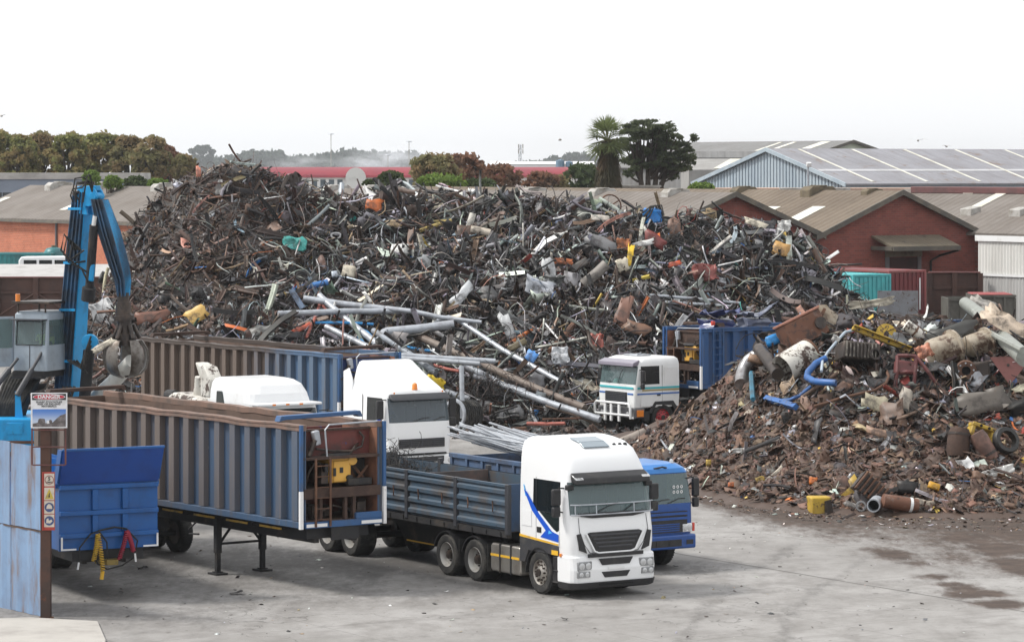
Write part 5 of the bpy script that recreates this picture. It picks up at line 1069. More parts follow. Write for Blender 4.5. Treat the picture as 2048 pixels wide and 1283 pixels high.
t,k=bthing('yellow_beam','long yellow steel beam lying across the top of the mound','beam',1762,678,1.2,-22,-.2,.15); q=MB(); q.box(-62*k,62*k,-.1,.1,-4*k,4*k); q.box(-62*k,62*k,-.28,-.1,3*k,5.5*k); q.build('web',YEL,t,bevel=.01); q=MB()
for x in (-50,-20,15,45): q.cyl((x*k,-.13,0),(x*k,-.1,0),2.5*k,10)
q.build('bolt',OILY,t); LAND.append(('yellow beam',1762,678))
t,k=bthing('yellow_disc','yellow perforated disc plate behind the yellow beam','disc',1772,668,.8,-10,-.3,.1); q=MB(); q.lathe([(-.06,.02),(-.06,21*k),(.06,21*k),(.06,.02)],22,'y'); q.build('plate',YEL,t,smooth=40); q=MB()
for i in range(7): a=i*.9; q.cyl((13*k*math.cos(a),-.075,13*k*math.sin(a)),(13*k*math.cos(a),-.062,13*k*math.sin(a)),1.3*k,10)
q.cyl((0,-.1,0),(0,-.062,0),5*k,12); q.build('hole',OILY,t)
t,k=bthing('white_tank','small white rust edged tank near the yellow disc','tank',1830,662,.9,-38,-.2,.2); q=MB(); q.lathe([(-24*k,.01),(-23*k,11*k),(23*k,11*k),(24*k,.01)],16,'x',closed=False); q.build('shell',PEEL,t,smooth=50); q=MB(); q.lathe([(-2*k,11.2*k),(2*k,11.2*k)],16,'x',closed=False); q.build('strap',RUST,t)
BLP=pmat('bright_blue_pipe',(.025,.12,.36),(.05,.07,.13),2.5,.4,.7,.45,rust=(.07,.045,.035),rlo=.6,rhi=.68,rscale=3)
pole('blue_pipe','thick bent blue pipe in the middle of the mound','pipe',[(1652,716),(1632,726),(1616,744),(1614,754),(1628,762),(1650,764),(1672,765)],.115,BLP,1.3,12,'B',fit=False,land='bent blue pipe'); pole('blue_rod','thin blue rod ending below the bent blue pipe','rod',[(1560,801),(1580,799),(1600,790),(1622,772)],.06,BLP,.7,8,'B',fit=False); pole('blue_bar','blue square bar half buried in the brown flakes','bar',[(1532,796),(1562,804),(1592,813)],.12,BLP,.5,4,'B'); pole('blue_post','blue green upright post beside the silver elbow pipe','post',[(1503,745),(1504,772),(1506,798)],.09,pmat('blue_green_post',(.04,.16,.24),(.05,.08,.1),2),.7,6,'B')
pole('elbow_pipe','silver elbow duct standing at the edge of the mound','duct',[(1483,768),(1484,752),(1489,736),(1498,722),(1512,712)],.24,pmat('dull_silver',(.38,.38,.39),(.2,.18,.17),2,.4,.7,.35,.7),.8,14,'B',fit=False,land='silver elbow duct'); pole('dark_pipe','dark steel pipe leaning behind the silver elbow duct','pipe',[(1518,698),(1536,718),(1556,748)],.22,OILY,1.2,12,'B')
I('box','brown_box','torn brown cardboard coloured box above the silver elbow duct','box',1512,718,34,16,-18,(.32,.2,.13),1.0,'brown box',**B); I('box','blue_canister','bright blue canister on the mound beside the blue container','canister',1544,682,26,22,22,(.02,.25,.62),.9,'blue canister',**B); I('plate','blue_hood','long pale blue bent sheet reaching over the container edge','sheet',1575,640,62,14,18,(.10,.20,.30),.8,**B)
I('crumple','white_rag','white torn sheet hanging on the pale pipe by the drum','sheet',1672,676,16,13,-20,'white',1.2,**B); pole('pale_hose','pale hose looping down over the mound','hose',[(1706,660),(1690,664),(1672,684),(1655,705),(1645,722),(1643,742)],.05,pmat('pale_hose_rubber',(.38,.45,.52),rough=.5),1.3,8,'B',fit=False)
pole('rusty_hose','long rusty hose curling down the brown flakes','hose',[(1772,740),(1778,752),(1772,766),(1750,780),(1715,788),(1680,796),(1650,806),(1628,812)],.05,RUST,.8,8,'B',fit=False)
t,k=bthing('engine_block','dark oily engine block with cream fins in the middle of the mound','engine',1715,705,1.1,-6,-.2,.2); q=MB(); q.box(-38*k,38*k,-.5,.5,-18*k,18*k); q.build('block',OILY,t,bevel=.06); q=MB()
for i in range(9): q.box((-34+i*7.5)*k,(-31+i*7.5)*k,-.58,-.503,-14*k,16*k)
q.build('fin',pmat('oily_aluminium',(.24,.22,.19),(.06,.05,.045),3,.4,.6,.4,.5),t); q=MB(); q.lathe([(-.75,8*k),(-.75,12*k),(-.51,12*k),(-.51,8*k)],16,'y',c=(24*k,0,-6*k)); q.build('pulley',OILY,t); LAND.append(('engine block',1715,705))
for px,py,r_,lb,cl in ((1888,700,34,'larger cream motor housing with rust patches on the mound',CREAM),(1958,688,28,'smaller cream domed housing behind the gearbox',CREAM)):
    t,k=bthing('motor_housing',lb,'motor',px,py,1.0,10,-.2,.45); q=MB(); q.lathe([(-r_*1.15*k,.01),(-r_*1.12*k,r_*.62*k),(-r_*.95*k,r_*.80*k),(-r_*.5*k,r_*.86*k),(r_*.5*k,r_*.92*k),(r_*.55*k,r_*1.12*k),(r_*.7*k,r_*1.12*k),(r_*.7*k,.01)],22,'x',closed=False); q.build('shell',cl,t,smooth=45); q=MB(); q.lathe([(r_*.71*k,.01),(r_*.71*k,r_*.8*k)],22,'x',closed=False); q.build('end_cover',OILY,t); q=MB(); q.cyl((r_*.7*k,0,0),(r_*1.1*k,0,0),r_*.18*k,12); q.build('shaft',OILY,t)
t,k=bthing('gearbox','oily gearbox with a round flanged bore on the mound','gearbox',1935,742,1.2,4,-.1,-.1); q=MB(); q.box(-14*k,44*k,-.4,.5,-17*k,17*k); q.build('case',OILY,t,bevel=.08); q=MB(); q.lathe([(-.62,9*k),(-.62,19*k),(-.42,22*k),(-.2,22*k),(-.2,9*k)],22,'y',c=(-4*k,0,0)); q.build('flange',RUST,t,smooth=40); q=MB(); q.lathe([(-.5,.01),(-.5,9*k)],20,'y',c=(-4*k,0,0),closed=False); q.build('bore',DARK,t); q=MB()
for i in range(8): a=i*.785; q.cyl((-4*k+15*k*math.cos(a),-.66,15*k*math.sin(a)),(-4*k+15*k*math.cos(a),-.6,15*k*math.sin(a)),1.8*k,8)
q.build('bolt',GALV,t); LAND.append(('gearbox',1935,742))
t,k=bthing('twisted_machine','dark red twisted machine frame beside the gearbox','frame',1812,742,1.1,10,-.2,.1); q=MB()
for a,b in (((-30,-30),(-10,34)),((-10,34),(26,26)),((26,26),(8,-34)),((-30,-30),(8,-34)),((-18,0),(18,-4)),((26,26),(60,-46))): q.tube([(a[0]*k,0,a[1]*k),((a[0]+b[0])/2*k,-.1,(a[1]+b[1])/2*k),(b[0]*k,0,b[1]*k)],.07,6)
q.build('frame',pmat('dark_red_paint',(.16,.045,.045),(.08,.04,.035),3,.4,.7,.5),t); q=MB(); q.cbox((0,.1,8*k),(40*k,.4,26*k),(0,.3,0)); q.build('body',MATS['dark_red_paint'],t,bevel=.05)
I('crumple','pink_casting','salmon pink cast casing above the red frame','casting',1848,702,32,26,20,(.50,.20,.12),1.3,'pink casting',**B)
t,k=bthing('maroon_sheet','flat maroon plate cut to a point beside the gearbox','plate',2016,738,1.3,0,-.2,0); q=MB(); q.plate([(-36*k,0,24*k),(38*k,0,26*k),(34*k,0,6*k),(2*k,0,-32*k)][::-1],.05); q.build('plate',pmat('maroon_primer',(.24,.095,.085),(.16,.07,.06),2),t); q=MB(); q.cyl((0,-.08,8*k),(0,-.051,8*k),3*k,10); q.build('bolt',OILY,t)
GGR=pmat('grey_green_sheet',(.26,.28,.25),(.17,.17,.15),2,.4,.7,.5,rust=(.14,.1,.07),rlo=.63,rhi=.7)
pole('rolled_gutter','long grey green rolled gutter running down the mound crest','gutter',[(1930,606),(1965,632),(2010,680),(2050,716)],.26,GGR,1.0,14,'B',land='rolled gutter'); pole('folded_gutter','bent grey green edge of a folded panel','panel edge',[(1945,620),(1985,668),(2046,700)],.1,GGR,1.0,8,'B')
I('crumple','insulation_strip','cream mottled insulation blanket spilling over the gutter','blanket',2010,645,96,40,-38,(.56,.46,.36),1.0,'insulation blanket',**B); I('crumple','silver_sheet_tip','pale bent sheet standing at the highest tip of the mound','sheet',1966,606,50,36,-30,(.36,.34,.31),.8,'bent sheet tip',**B)
I('plate','bent_plate','dark bent panel under the highest tip of the mound','panel',1905,664,96,32,14,(.055,.055,.052),1.2,**B); I('plate','grey_slab','broad grey brown slab leaning low on the mound','slab',1965,802,104,48,14,(.13,.115,.10),1.1,'grey brown slab',**B); I('plate','pale_plate','narrow pale plate leaning beside the red frame','plate',1812,795,24,46,-14,(.36,.32,.27),1.0,**B)
I('panel','plank','short brown plank lying flat on the flakes','plank',1764,866,64,15,-16,(.32,.2,.14),.6,'brown plank',**B); I('plate','hub_cap','round chrome and yellow lamp dish on the flakes','dish',1750,806,50,32,-20,(.40,.36,.26),.8,'lamp dish',**B)
t,k=bthing('yellow_casting','yellow cast frame standing low on the mound','frame',1962,864,1.1,-20,-.2,.3); q=MB(); q.box(-26*k,26*k,-.2,.2,6*k,14*k); q.box(-26*k,-18*k,-.2,.2,-16*k,5.9*k); q.box(18*k,26*k,-.2,.2,-16*k,5.9*k); q.build('frame',YEL,t,bevel=.03); q=MB(); q.cyl((-8*k,-.22,10*k),(-8*k,-.2,10*k),3*k,10); q.cyl((10*k,-.22,10*k),(10*k,-.2,10*k),3*k,10); q.build('hole',DARK,t); LAND.append(('yellow frame',1962,864))
for px,py,w_,h_,rt,lb,mt in ((1917,885,58,46,80,'stout dark rusty cylinder below the yellow casting',DRUST),(1968,892,62,36,-62,'pinkish rusty motor body beside the stout cylinder',pmat('pinkish_rust',(.24,.13,.10),(.10,.06,.05),2.5,.35,.65,.6,rust=(.04,.028,.024),rlo=.58,rhi=.68))):
    t,k=bthing('rusty_cylinder',lb,'cylinder',px,py,1.0,rt,-.2,.2); q=MB(); q.lathe([(-w_/2*k,.01),(-w_/2*k,h_*.42*k),(-w_*.3*k,h_/2*k),(w_*.3*k,h_/2*k),(w_/2*k,h_*.4*k),(w_/2*k,.01)],20,'x',closed=False); q.build('shell',mt,t,smooth=40); q=MB()
    q.lathe([(.28*w_*k-.04,h_*.52*k),(.28*w_*k+.04,h_*.52*k)],20,'x',closed=False); q.build('collar',OILY,t)
for px,py,d,lb in ((2012,880,62,'big black tyre standing at the edge of the mound'),(1938,905,0,'')):
    if d: I('ring','tyre',lb,'tyre',px,py,d,d*.9,0,(.025,.025,.025),1.0,'big black tyre',yaw=.5,**B)
# cluster at the foot of the mound
t,k=bthing('yellow_bucket','dented yellow bucket at the foot of the mound','bucket',1640,1008,.5,6,0,.2); q=MB(); q.prism([(-22*k,-19*k),(12*k,-22*k),(22*k,14*k),(-22*k,19*k)],'y',-.3,.3); q.build('body',YEL,t,bevel=.05); q=MB(); q.prism([(2*k,-18*k),(19*k,-20*k),(17*k,10*k),(4*k,8*k)],'y',-.36,-.303); q.build('opening',OILY,t); LAND.append(('yellow bucket',1640,1008))
t,k=bthing('finned_radiator','rusty ribbed radiator lying on the foot cluster','radiator',1748,985,.8,-42,-.2,.2); q=MB(); q.box(-42*k,42*k,-.15,.25,-20*k,20*k); q.build('core',OILY,t); q=MB()
for i in range(8): q.box((-40+i*10.5)*k,(-36+i*10.5)*k,-.3,-.153,-22*k,22*k)
q.build('fin',RUST,t,bevel=.02); LAND.append(('ribbed radiator',1748,985))
t,k=bthing('cut_pipe','short wide pipe with a round open mouth at the foot of the mound','pipe',1749,1008,.9,0,0,-.2); q=MB(); q.lathe([(-.35,11*k),(-.35,13.5*k),(.8,13.5*k),(.8,11*k)],20,'y'); q.build('shell',GALV,t,smooth=40); q=MB(); q.lathe([(.1,.01),(.1,11*k)],18,'y',closed=False); q.build('bore',DARK,t)
t,k=bthing('rusty_log','rusty cylinder lying beside the open pipe','cylinder',1800,1006,.8,-10,0,.2); q=MB(); q.lathe([(-36*k,.01),(-36*k,14*k),(36*k,15*k),(36*k,.01)],20,'x',closed=False); q.build('shell',DBROWN,t,smooth=40); q=MB(); q.lathe([(18*k,15.4*k),(24*k,15.6*k)],20,'x',closed=False); q.build('band',WHITE2,t)
for a in (('plate','yellow_tray','rusty yellow tray standing beside the ribbed radiator','tray',1716,978,42,42,-30,(.42,.28,.05)),('ring','grey_ring','small grey ring in front of the ribbed radiator','ring',1722,1012,22,22,0,'grey'),('plate','curved_bar','pale curved arm beside the small grey ring','arm',1703,1008,34,10,-22,(.34,.32,.3)),('ring','rusty_hoop','large rusty hoop lying behind the foot cluster','hoop',1830,946,36,18,0,'rust'),('box','orange_box','bright orange box alone on the flakes','box',1626,962,17,16,-6,(.62,.17,.03)),('box','yellow_lamp','yellow and orange lamp housing at the end of the foot cluster','lamp housing',1868,972,26,14,-20,(.62,.33,.03)),('crumple','white_bonnet','long white torn sheet low at the photo edge','sheet',1996,942,62,16,14,'white'),('box','engine_lump','black engine lump behind the rusty cylinder','engine',1815,975,44,26,-5,'black'),('plate','rusty_sheet','rusty tall sheet leaning behind the yellow tray','sheet',1684,968,34,34,6,(.14,.08,.06)),('plate','white_shard','pale sheet lying at the end of the rusty cylinder','sheet',1845,1004,40,12,-8,(.42,.36,.29)),('panel','loose_plank','dark plank lying on the concrete before the cluster','plank',1696,1032,34,7,24,'dkrust'),
   ('crumple','white_scrap','white torn sheet on the brown flakes near the blue ball','sheet',1485,899,40,10,6,'white'),('plate','pale_shard','slim pale shard standing among the flakes','shard',1548,948,42,8,40,(.55,.49,.4)),('box','orange_lump','dull orange lump near the concrete edge','lump',1462,969,13,10,0,'orange'),('crumple','yellow_scrap','yellow scrap among the flakes','scrap',1520,957,18,10,10,'yellow'),('box','yellow_block','small yellow block on the mound end near the blue cab','block',1417,925,11,13,0,'yellow'),('chan','dark_rail','long dark rail half buried in the flakes','rail',1525,888,76,8,22,'charcoal')): I(*a,.45,None,-.3,**B)
ball('blue_ball','small bright blue ball on the brown flakes',1505,875,11,'blue','blue ball')
I('plate','bent_wing','rusty white bent wing at the near end of the mound behind the blue cab','wing',1262,880,60,26,20,(.36,.31,.27),.3,None,-.3,which='B'); pole('bent_rod','long thin bent rod arching over the mound end','rod',[(1226,862),(1255,850),(1285,845),(1310,862),(1340,905)],.035,GALV,.6,6,'B',fit=False)
# ---------------------------------------------------------------- three hundred of the larger loose pieces
CW={'black':'black','charcoal':'dark grey','rust':'rusty','dkrust':'dark rusty','ltrust':'pale rusty','grey':'grey','silver':'silvery','white':'white','blue grey':'blue grey','tan':'tan','cream':'cream','orange':'orange','yellow':'yellow','red':'red','blue':'blue','teal':'teal','pink':'pinkish','green':'dull green','brown':'brown'}
NOUN={'sheet':('sheet_metal','bent sheet','sheet'),'crumple':('crumpled_sheet','crumpled sheet','sheet'),'strip':('steel_strip','curled strip','strip'),'chan':('steel_channel','channel','channel'),'ang':('steel_angle','angle bar','bar'),'tube':('steel_pipe','bent pipe','pipe'),'box':('crushed_casing','crushed casing','casing'),'ring':('steel_ring','thick ring','ring'),'drum':('steel_drum','open drum','drum')}
def loose(fn,which,rows,names,pr,kinds,kp,s0,s1,seed,used):
    rs=np.random.RandomState(seed); mesh={}; pend=[]
    for (px,py) in rows:
        D=hit(px,py,which)
        if D>=168: continue
        c=P(px,py,D); e=.4; gx=float(fn(c.x+e,D)-fn(c.x-e,D))/(2*e); gy=float(fn(c.x,D+e)-fn(c.x,D-e))/(2*e); nr=np.array([-gx,-gy,1.]); nr/=np.linalg.norm(nr)
        kind=kinds[rs.choice(len(kinds),p=np.array(kp)/sum(kp))]; col=names[rs.choice(len(names),p=np.array(pr)/sum(pr))]
        if which=='A' and px<640 and py<560 and rs.rand()<.75: col=['rust','dkrust','ltrust','charcoal','black'][rs.randint(5)]
        pend.append((px,py,c,nr,kind,col,(s0+(s1-s0)*rs.rand()**1.6)*(.62 if which=='A' and px<660 and py<600 and kind in('sheet','crumple','box','ring') else 1),rs.randint(len(TPL[kind])),rots(rs,1,.45,nr[None],1)[0]))
    for (px,py,c,nr,kind,col,sz,k,Rm) in pend:
        key=(kind,k)
        if key not in mesh:
            v,f=TPL[kind][k]; o=quadmesh(NOUN[kind][0],v,f,SCO)
            if kind in('tube','drum','ring'): o.data.polygons.foreach_set('use_smooth',[True]*len(o.data.polygons)); o.data.set_sharp_from_angle(angle=R(45))
            mesh[key]=o
        else: o=link_copy(mesh[key])
        if kind in('box','ring','drum'): sz*=.55
        j=rs.uniform(.75,1.25,3); b=np.array(PAL[col])*j[0]; o.color=(b[0],b[1],b[2],1)
        M=Matrix([list(r)+[0] for r in Rm]+[[0,0,0,1]]); o.matrix_world=Matrix.Translation(c+Vector(nr)*sz*.2)@M@Matrix.Diagonal((sz,sz*rs.uniform(.8,1.2),sz,1))
        best=None
        for name,lx,ly in sorted(LAND,key=lambda a:(a[1]-px)**2+((a[2]-py)*1.3)**2):
            dx,dy=px-lx,py-ly
            rel=('above' if dy<0 else 'below') if abs(dy)>abs(dx) else ('on the crane side of' if dx<0 else 'on the white shed side of')
            lb=f"{CW[col]} {NOUN[kind][1]} {rel} the {name}"
            if lb not in used: best=lb; break
        used.add(best); tag(o,best,NOUN[kind][2],{'A':'loose pieces on the great heap','B':'loose pieces on the brown mound'}[which])
used=set(); rr=np.random.RandomState(64); rows=[]
for px in np.arange(190,1730,38.0):
    top=np.interp(px,[a for a,b in _sk],[b for a,b in _sk])
    for py in np.arange(top+36,860,33.0):
        x=px+rr.uniform(-20,20); y=py+rr.uniform(-17,17); lim=np.interp(x,[180,290,680,700,800,900,1190,1200,1330,1500,1560,1640,1740],[740,660,700,690,735,850,850,690,655,640,600,590,590])
        if y<lim: rows.append((x,y))
rows=[(x,y) for x,y in rows if not any(abs(x-a)<34 and abs(y-b)<26 for _,a,b in LAND)]; rr.shuffle(rows)
loose(heapA,'A',rows[:230],['charcoal','black','rust','dkrust','ltrust','grey','silver','white','blue grey','tan','cream','orange','red','blue','pink','green','yellow'],[16,14,7,9,4,18,15,7,5,3,2.5,.4,.7,.6,1.5,1.0,.5],['sheet','crumple','strip','chan','ang','tube','box','ring','drum'],[24,5,20,17,16,14,9,2.5,.5],.5,1.5,5,used)
rowsB=[(x,y) for x,y in [(rr.uniform(1340,2045),rr.uniform(640,1000)) for i in range(400)] if y>np.interp(x,[1340,1480,1560,1640,2048],[870,750,690,650,640]) and y<np.interp(x,[1340,1400,1620,2048],[900,960,1010,985])][:75]
loose(heapB,'B',rowsB,['brown','rust','dkrust','ltrust','charcoal','black','grey','silver','cream','tan','blue','red'],[34,14,10,8,12,8,5,4,3,3,.3,.8],['sheet','strip','chan','ang','tube','box','ring'],[30,18,12,12,10,10,4],.45,1.1,6,used)
# ---------------------------------------------------------------- wheels
WH={}
def wheel(parent,x,y,r,side,style='steel',wd=.30,name='wheel'):
    """side -1: outer face towards -y. A wheel is tyre and rim under one part."""
    e=sub(name,parent,(x,y,r),R(180) if side>0 else 0)
    key=(round(r,2),style,wd)
    if key not in WH:
        h=wd/2; q=MB(); q.lathe([(-h+.02,r*.60),(-h,r*.66),(-h,r*.90),(-h+.035,r*.975),(-h*.6,r),(h*.6,r),(h-.035,r*.975),(h,r*.9),(h,r*.66),(h-.02,r*.60)],40,'y'); 
        for i in range(40):
            a=i*6.2832/40; q.cbox((r*.985*math.cos(a),-h*.55,r*.985*math.sin(a)),(r*.05,h*.55,.035),(0,-a,0)); q.cbox((r*.985*math.cos(a+.08),h*.55,r*.985*math.sin(a+.08)),(r*.05,h*.55,.035),(0,-a-.08,0))
        ty=q.build('tyre',RUBBER,None,smooth=35)
        q=MB(); mats={'steel':[STEEL,OILY],'front':[ALU,OILY],'red':[pmat('red_rim',(.42,.02,.035),(.2,.03,.03),3,.45,.75,.45),OILY],'dark':[pmat('dark_rim',(.10,.095,.09),(.05,.04,.035),3),OILY]}[style]
        if style in('front','red'):
            q.lathe([(-h+.03,r*.60),(-h+.005,r*.585),(-h+.06,r*.52),(-h+.045,r*.44),(-h+.02,r*.30),(-h-.02,r*.22),(-h-.03,.01)],32,'y',closed=False)
            for i in range(10):
                a=i*.6283; q.cyl((r*.36*math.cos(a),-h+.04,r*.36*math.sin(a)),(r*.36*math.cos(a),-h-.02,r*.36*math.sin(a)),.022,8,mi=1); q.cyl((r*.49*math.cos(a+.3),-h+.055,r*.49*math.sin(a+.3)),(r*.49*math.cos(a+.3),-h+.035,r*.49*math.sin(a+.3)),.032,10,mi=1)
            q.cyl((0,-h-.05,0),(0,-h-.02,0),r*.17,16,mi=1)
        else:
            q.lathe([(-h+.03,r*.60),(-h+.005,r*.585),(-h+.05,r*.55),(-h+.13,r*.50),(-h+.16,r*.30),(-h+.16,r*.2)],32,'y',closed=False); q.lathe([(-h+.155,r*.22),(-h+.05,r*.19),(-h+.03,.01)],20,'y',closed=False,mi=1)
            for i in range(8):
                a=i*.785; q.cyl((r*.29*math.cos(a),-h+.16,r*.29*math.sin(a)),(r*.29*math.cos(a),-h+.12,r*.29*math.sin(a)),.02,8,mi=1)
        q.lathe([(h-.04,r*.6),(h-.06,.01)],24,'y',closed=False,mi=1)
        rm=q.build('rim',mats,None,smooth=40); WH[key]=(ty,rm); ty.parent=e; rm.parent=e
    else:
        for o in WH[key]: link_copy(o,e)
    return e
# ---------------------------------------------------------------- container trailers
def worn(name,c1,c2,dirt,x0,x1):
    """paint c1 worn to bare brown c2 towards the rear (object x runs back to -14)"""
    m,nt,b=nodes_of(name); tc=N(nt,'ShaderNodeTexCoord'); sx=N(nt,'ShaderNodeSeparateXYZ'); L(nt,tc.outputs['Object'],sx.inputs[0])
    nz=noise(nt,.8,9,.7,(1,1,.35)); a=N(nt,'ShaderNodeMath',operation='MULTIPLY_ADD'); L(nt,nz,a.inputs[0]); a.inputs[1].default_value=9; L(nt,sx.outputs[0],a.inputs[2])
    f=ramp(nt,a.outputs[0],x0,x1); col=mixc(nt,f,c2,c1)
    f2=ramp(nt,noise(nt,2.0,9,.75,(2.2,2.2,.2),off=5),.46,.70); q=N(nt,'ShaderNodeMath',operation='MULTIPLY'); L(nt,f2,q.inputs[0]); q.inputs[1].default_value=.75; col=mixc(nt,q.outputs[0],col,dirt)
    f3=ramp(nt,noise(nt,7,6,.7,(1,1,.25),off=8),.68,.76); q3=N(nt,'ShaderNodeMath',operation='MULTIPLY'); L(nt,f3,q3.inputs[0]); q3.inputs[1].default_value=.5; col=mixc(nt,q3.outputs[0],col,(.36,.36,.37))
    L(nt,col,b.inputs['Base Color']); b.inputs['Roughness'].default_value=.55; return m
WB1=worn('worn_blue_near',(.042,.085,.155),(.075,.060,.052),(.085,.074,.07),-6.5,2.5)
RB1=worn('worn_rib_near',(.072,.098,.14),(.13,.105,.092),(.15,.122,.108),-3.0,5.0)
RB2=worn('worn_rib_far',(.08,.125,.19),(.115,.085,.068),(.10,.075,.06),-2.5,2.2)
WB2=worn('worn_blue_far',(.055,.11,.20),(.060,.043,.035),(.05,.038,.033),-1.5,2.5)
WB3=worn('worn_blue_mid',(.022,.082,.22),(.08,.08,.1),(.075,.07,.075),-60,-40)
INNER=pmat('bin_inside',(.13,.085,.065),(.07,.048,.04),1.2,.4,.7,.8,rust=(.25,.2,.17),rlo=.66,rhi=.74,rstretch=(1,1,.4))
RIM=pmat('worn_top_rail',(.20,.125,.095),(.12,.09,.075),2,.4,.7,.7)
BRIGHTBLUE=pmat('frame_blue',(.028,.095,.235),(.05,.075,.13),2,.45,.75,.5)
RIBM=None
REDBR=pmat('red_brown_bulkhead',(.14,.032,.026),(.06,.028,.026),1.5,.4,.65,.65,rust=(.03,.05,.16),rlo=.63,rhi=.69,rscale=1.6)
ENGY=pmat('engine_yellow',(.72,.40,.07),(.35,.22,.08),3,.5,.8,.45)
def bin_trailer(label,loc,th,L_=13.9,z0=1.63,z1=4.14,side=None,front=REDBR,legs=True,group='container trailers with open tops',ladder='front',ribs=19,ribm=None):
    t=thing('container_trailer',label,'trailer',loc,th-R(90),group); W=2.5; y=W/2; sm=side
    for sy in (-1,1):
        q=MB(); q.box(-L_,0,sy*(y-.168),sy*(y-.20),z0+.16,z1-.14)
        p=q.build('side_panel',[sm],t)
        q=MB(); k=MB()
        for i in range(ribs):
            x=-.22-(L_-.5)*i/(ribs-1)+rnd.uniform(-.02,.02); dj=rnd.uniform(-.003,.022)
            q.prism([(x-.15,sy*(y-.167)),(x-.13+dj,sy*(y-.010-dj)),(x+.13-dj*.6,sy*(y-.010-dj*1.4)),(x+.15,sy*(y-.167))],'z',z0+.17,z1-.15)
        q.build('rib',[ribm or sm],p)
        q=MB(); vs=[]; nn_=24
        for i in range(nn_+1):
            x=-L_*i/nn_; jy=rnd.uniform(-.022,.018) if 0<i<nn_ else 0; jz=rnd.uniform(-.03,.012) if 0<i<nn_ else 0
            for yy,zz in ((y-.22,z1-.15),(y-.22,z1),(y+.015,z1),(y+.015,z1-.05),(y,z1-.055),(y,z1-.15)): vs.append((x,sy*(yy+jy),zz+jz))
        fs=[(6*i+j,6*i+(j+1)%6,6*i+6+(j+1)%6,6*i+6+j) for i in range(nn_) for j in range(6)]+[tuple(range(6))[::-1],tuple(6*nn_+j for j in range(6))]
        q.add(vs,[f[::-1] for f in fs] if sy>0 else fs); q.build('top_rail',[WB1 if False else (RIM if side is WB1 else sm)],p,bevel=.01)
        q=MB(); q.box(-L_,-.0,sy*(y-.16),sy*(y+.004),z0,z0+.155); q.build('bottom_rail',sm,p,bevel=.01)
        q=MB(); q.box(-L_,-1.62,sy*(y-.203),sy*(y-.215),z0+.2,z1-.14); q.build('inner_lining',INNER,p)
        q=MB(); q.box(-1.6,-.02,sy*(y-.203),sy*(y-.215),z0+.2,z1-.14); q.build('bay_lining',pmat('bay_rust',(.22,.10,.06),(.12,.06,.045),1.5,.4,.65,.7),p)
        q=MB(); q.box(.004,.075,sy*(y-.085),sy*(y+.006),z0+.9,z1); q.build('corner_post',BRIGHTBLUE if side is not WB3 else sm,t,bevel=.01)
        q=MB(); q.box(.004,.079,sy*(y-.08),sy*(y+.010),z0-.02,z0+.9); q.build('white_marker',TAPEW,t)
        q=MB(); q.box(.106,.112,sy*(y-.15),sy*(y-.75),z0+.02,z0+.10); q.build('white_marker',TAPEW,t)
    q=MB(); q.box(-L_+.1,-.01,-y+.21,y-.21,z0+.05,z0+.15); q.build('floor',INNER,t)
    q=MB(); q.box(-L_,-L_+.08,-y+.21,y-.21,z0+.16,z1-.14); q.build('rear_door',INNER,t)
    # bulkhead and power pack bay
    q=MB(); q.box(-1.7,-1.62,-y+.21,y-.21,z0+.16,z1-.2); q.box(-.42,-.36,-y+.21,y-.21,z1-.80,z1-.14); q.box(-1.6,-.36,-y+.21,y-.21,z1-.87,z1-.81); b=q.build('bulkhead',front,t)
    q=MB(); q.box(-.355,-.30,-y+.22,y-.22,z1-.2,z1-.14); q.box(-.36,0,-y+.15,y-.15,z1-.87,z1-.805); q.build('cross_rail',DRUST,t)
    q=MB(); q.box(-.02,.10,-y+.145,y-.145,z0-.01,z0+.14); q.box(.0,.102,y-.9,y-.145,z0+.143,z0+.30); q.build('front_sill',BRIGHTBLUE,t,bevel=.01)
    q=MB(); q.box(-1.6,-.05,-y+.22,y-.22,z0+.72,z0+.92); q.box(-.05,.05,-y+.15,y-.15,z0+.70,z0+.94); q.build('deck',DRUST,t)
    for yy in (-.62,.1,.35): 
        q=MB(); q.box(-.08,.02,yy-.04,yy+.04,z0+.145,z0+.70); q.build('deck_post',DRUST,t)
    # power pack
    en=sub('power_pack',t,(-.55,.05,z0+.94)); en.scale=(.9,.95,.74); q=MB(); q.box(-.35,.35,-.28,.38,.12,.92); q.box(.352,.40,-.18,.30,.15,.85); q.cyl((-.1,.42,.82),(.38,.42,.82),.15,14); q.build('housing',ENGY,en,bevel=.03)
    q=MB(); q.box(.402,.42,0,.10,.45,.63); q.box(.402,.42,-.20,-.12,.35,.62); q.cyl((.40,.28,.28),(.46,.28,.28),.09,14); q.cyl((.36,-.40,.5),(.36,-.40,.78),.07,10); q.build('control',BLACK,en)
    q=MB(); q.lathe([(.93,.01),(.95,.5),(1.02,.56),(1.10,.5),(1.12,.01)],20,'z',closed=False,c=(-.05,0,0)); q.build('air_filter',CHASSIS,en,smooth=40)
    q=MB(); q.box(-.3,.3,-.5,-.29,.1,.75); q.tube([(.3,-.45,.7),(.42,-.75,.9),(.4,-.95,.5),(.3,-1.0,.1)],.03,6); q.tube([(.3,.3,.9),(.35,.5,1.3),(.1,.8,1.4)],.035,6); q.build('hose',OILY,en)
    q=MB(); q.box(-1.4,-.5,y-.75,y-.25,z0+.94,z0+1.58); q.build('oil_tank',CHASSIS,t,bevel=.03)
    q=MB(); q.tube([(-.3,.5,z0+.94),(-.3,.95,z0+1.4)],.04,4); q.tube([(-.3,.5,z0+1.45),(-.3,.95,z0+.95)],.04,4); q.plate([(-.5,.35,z0+.95),(-.5,.8,z0+.95),(-.5,.55,z0+1.4)],.03); q.build('gusset',RUST,t)
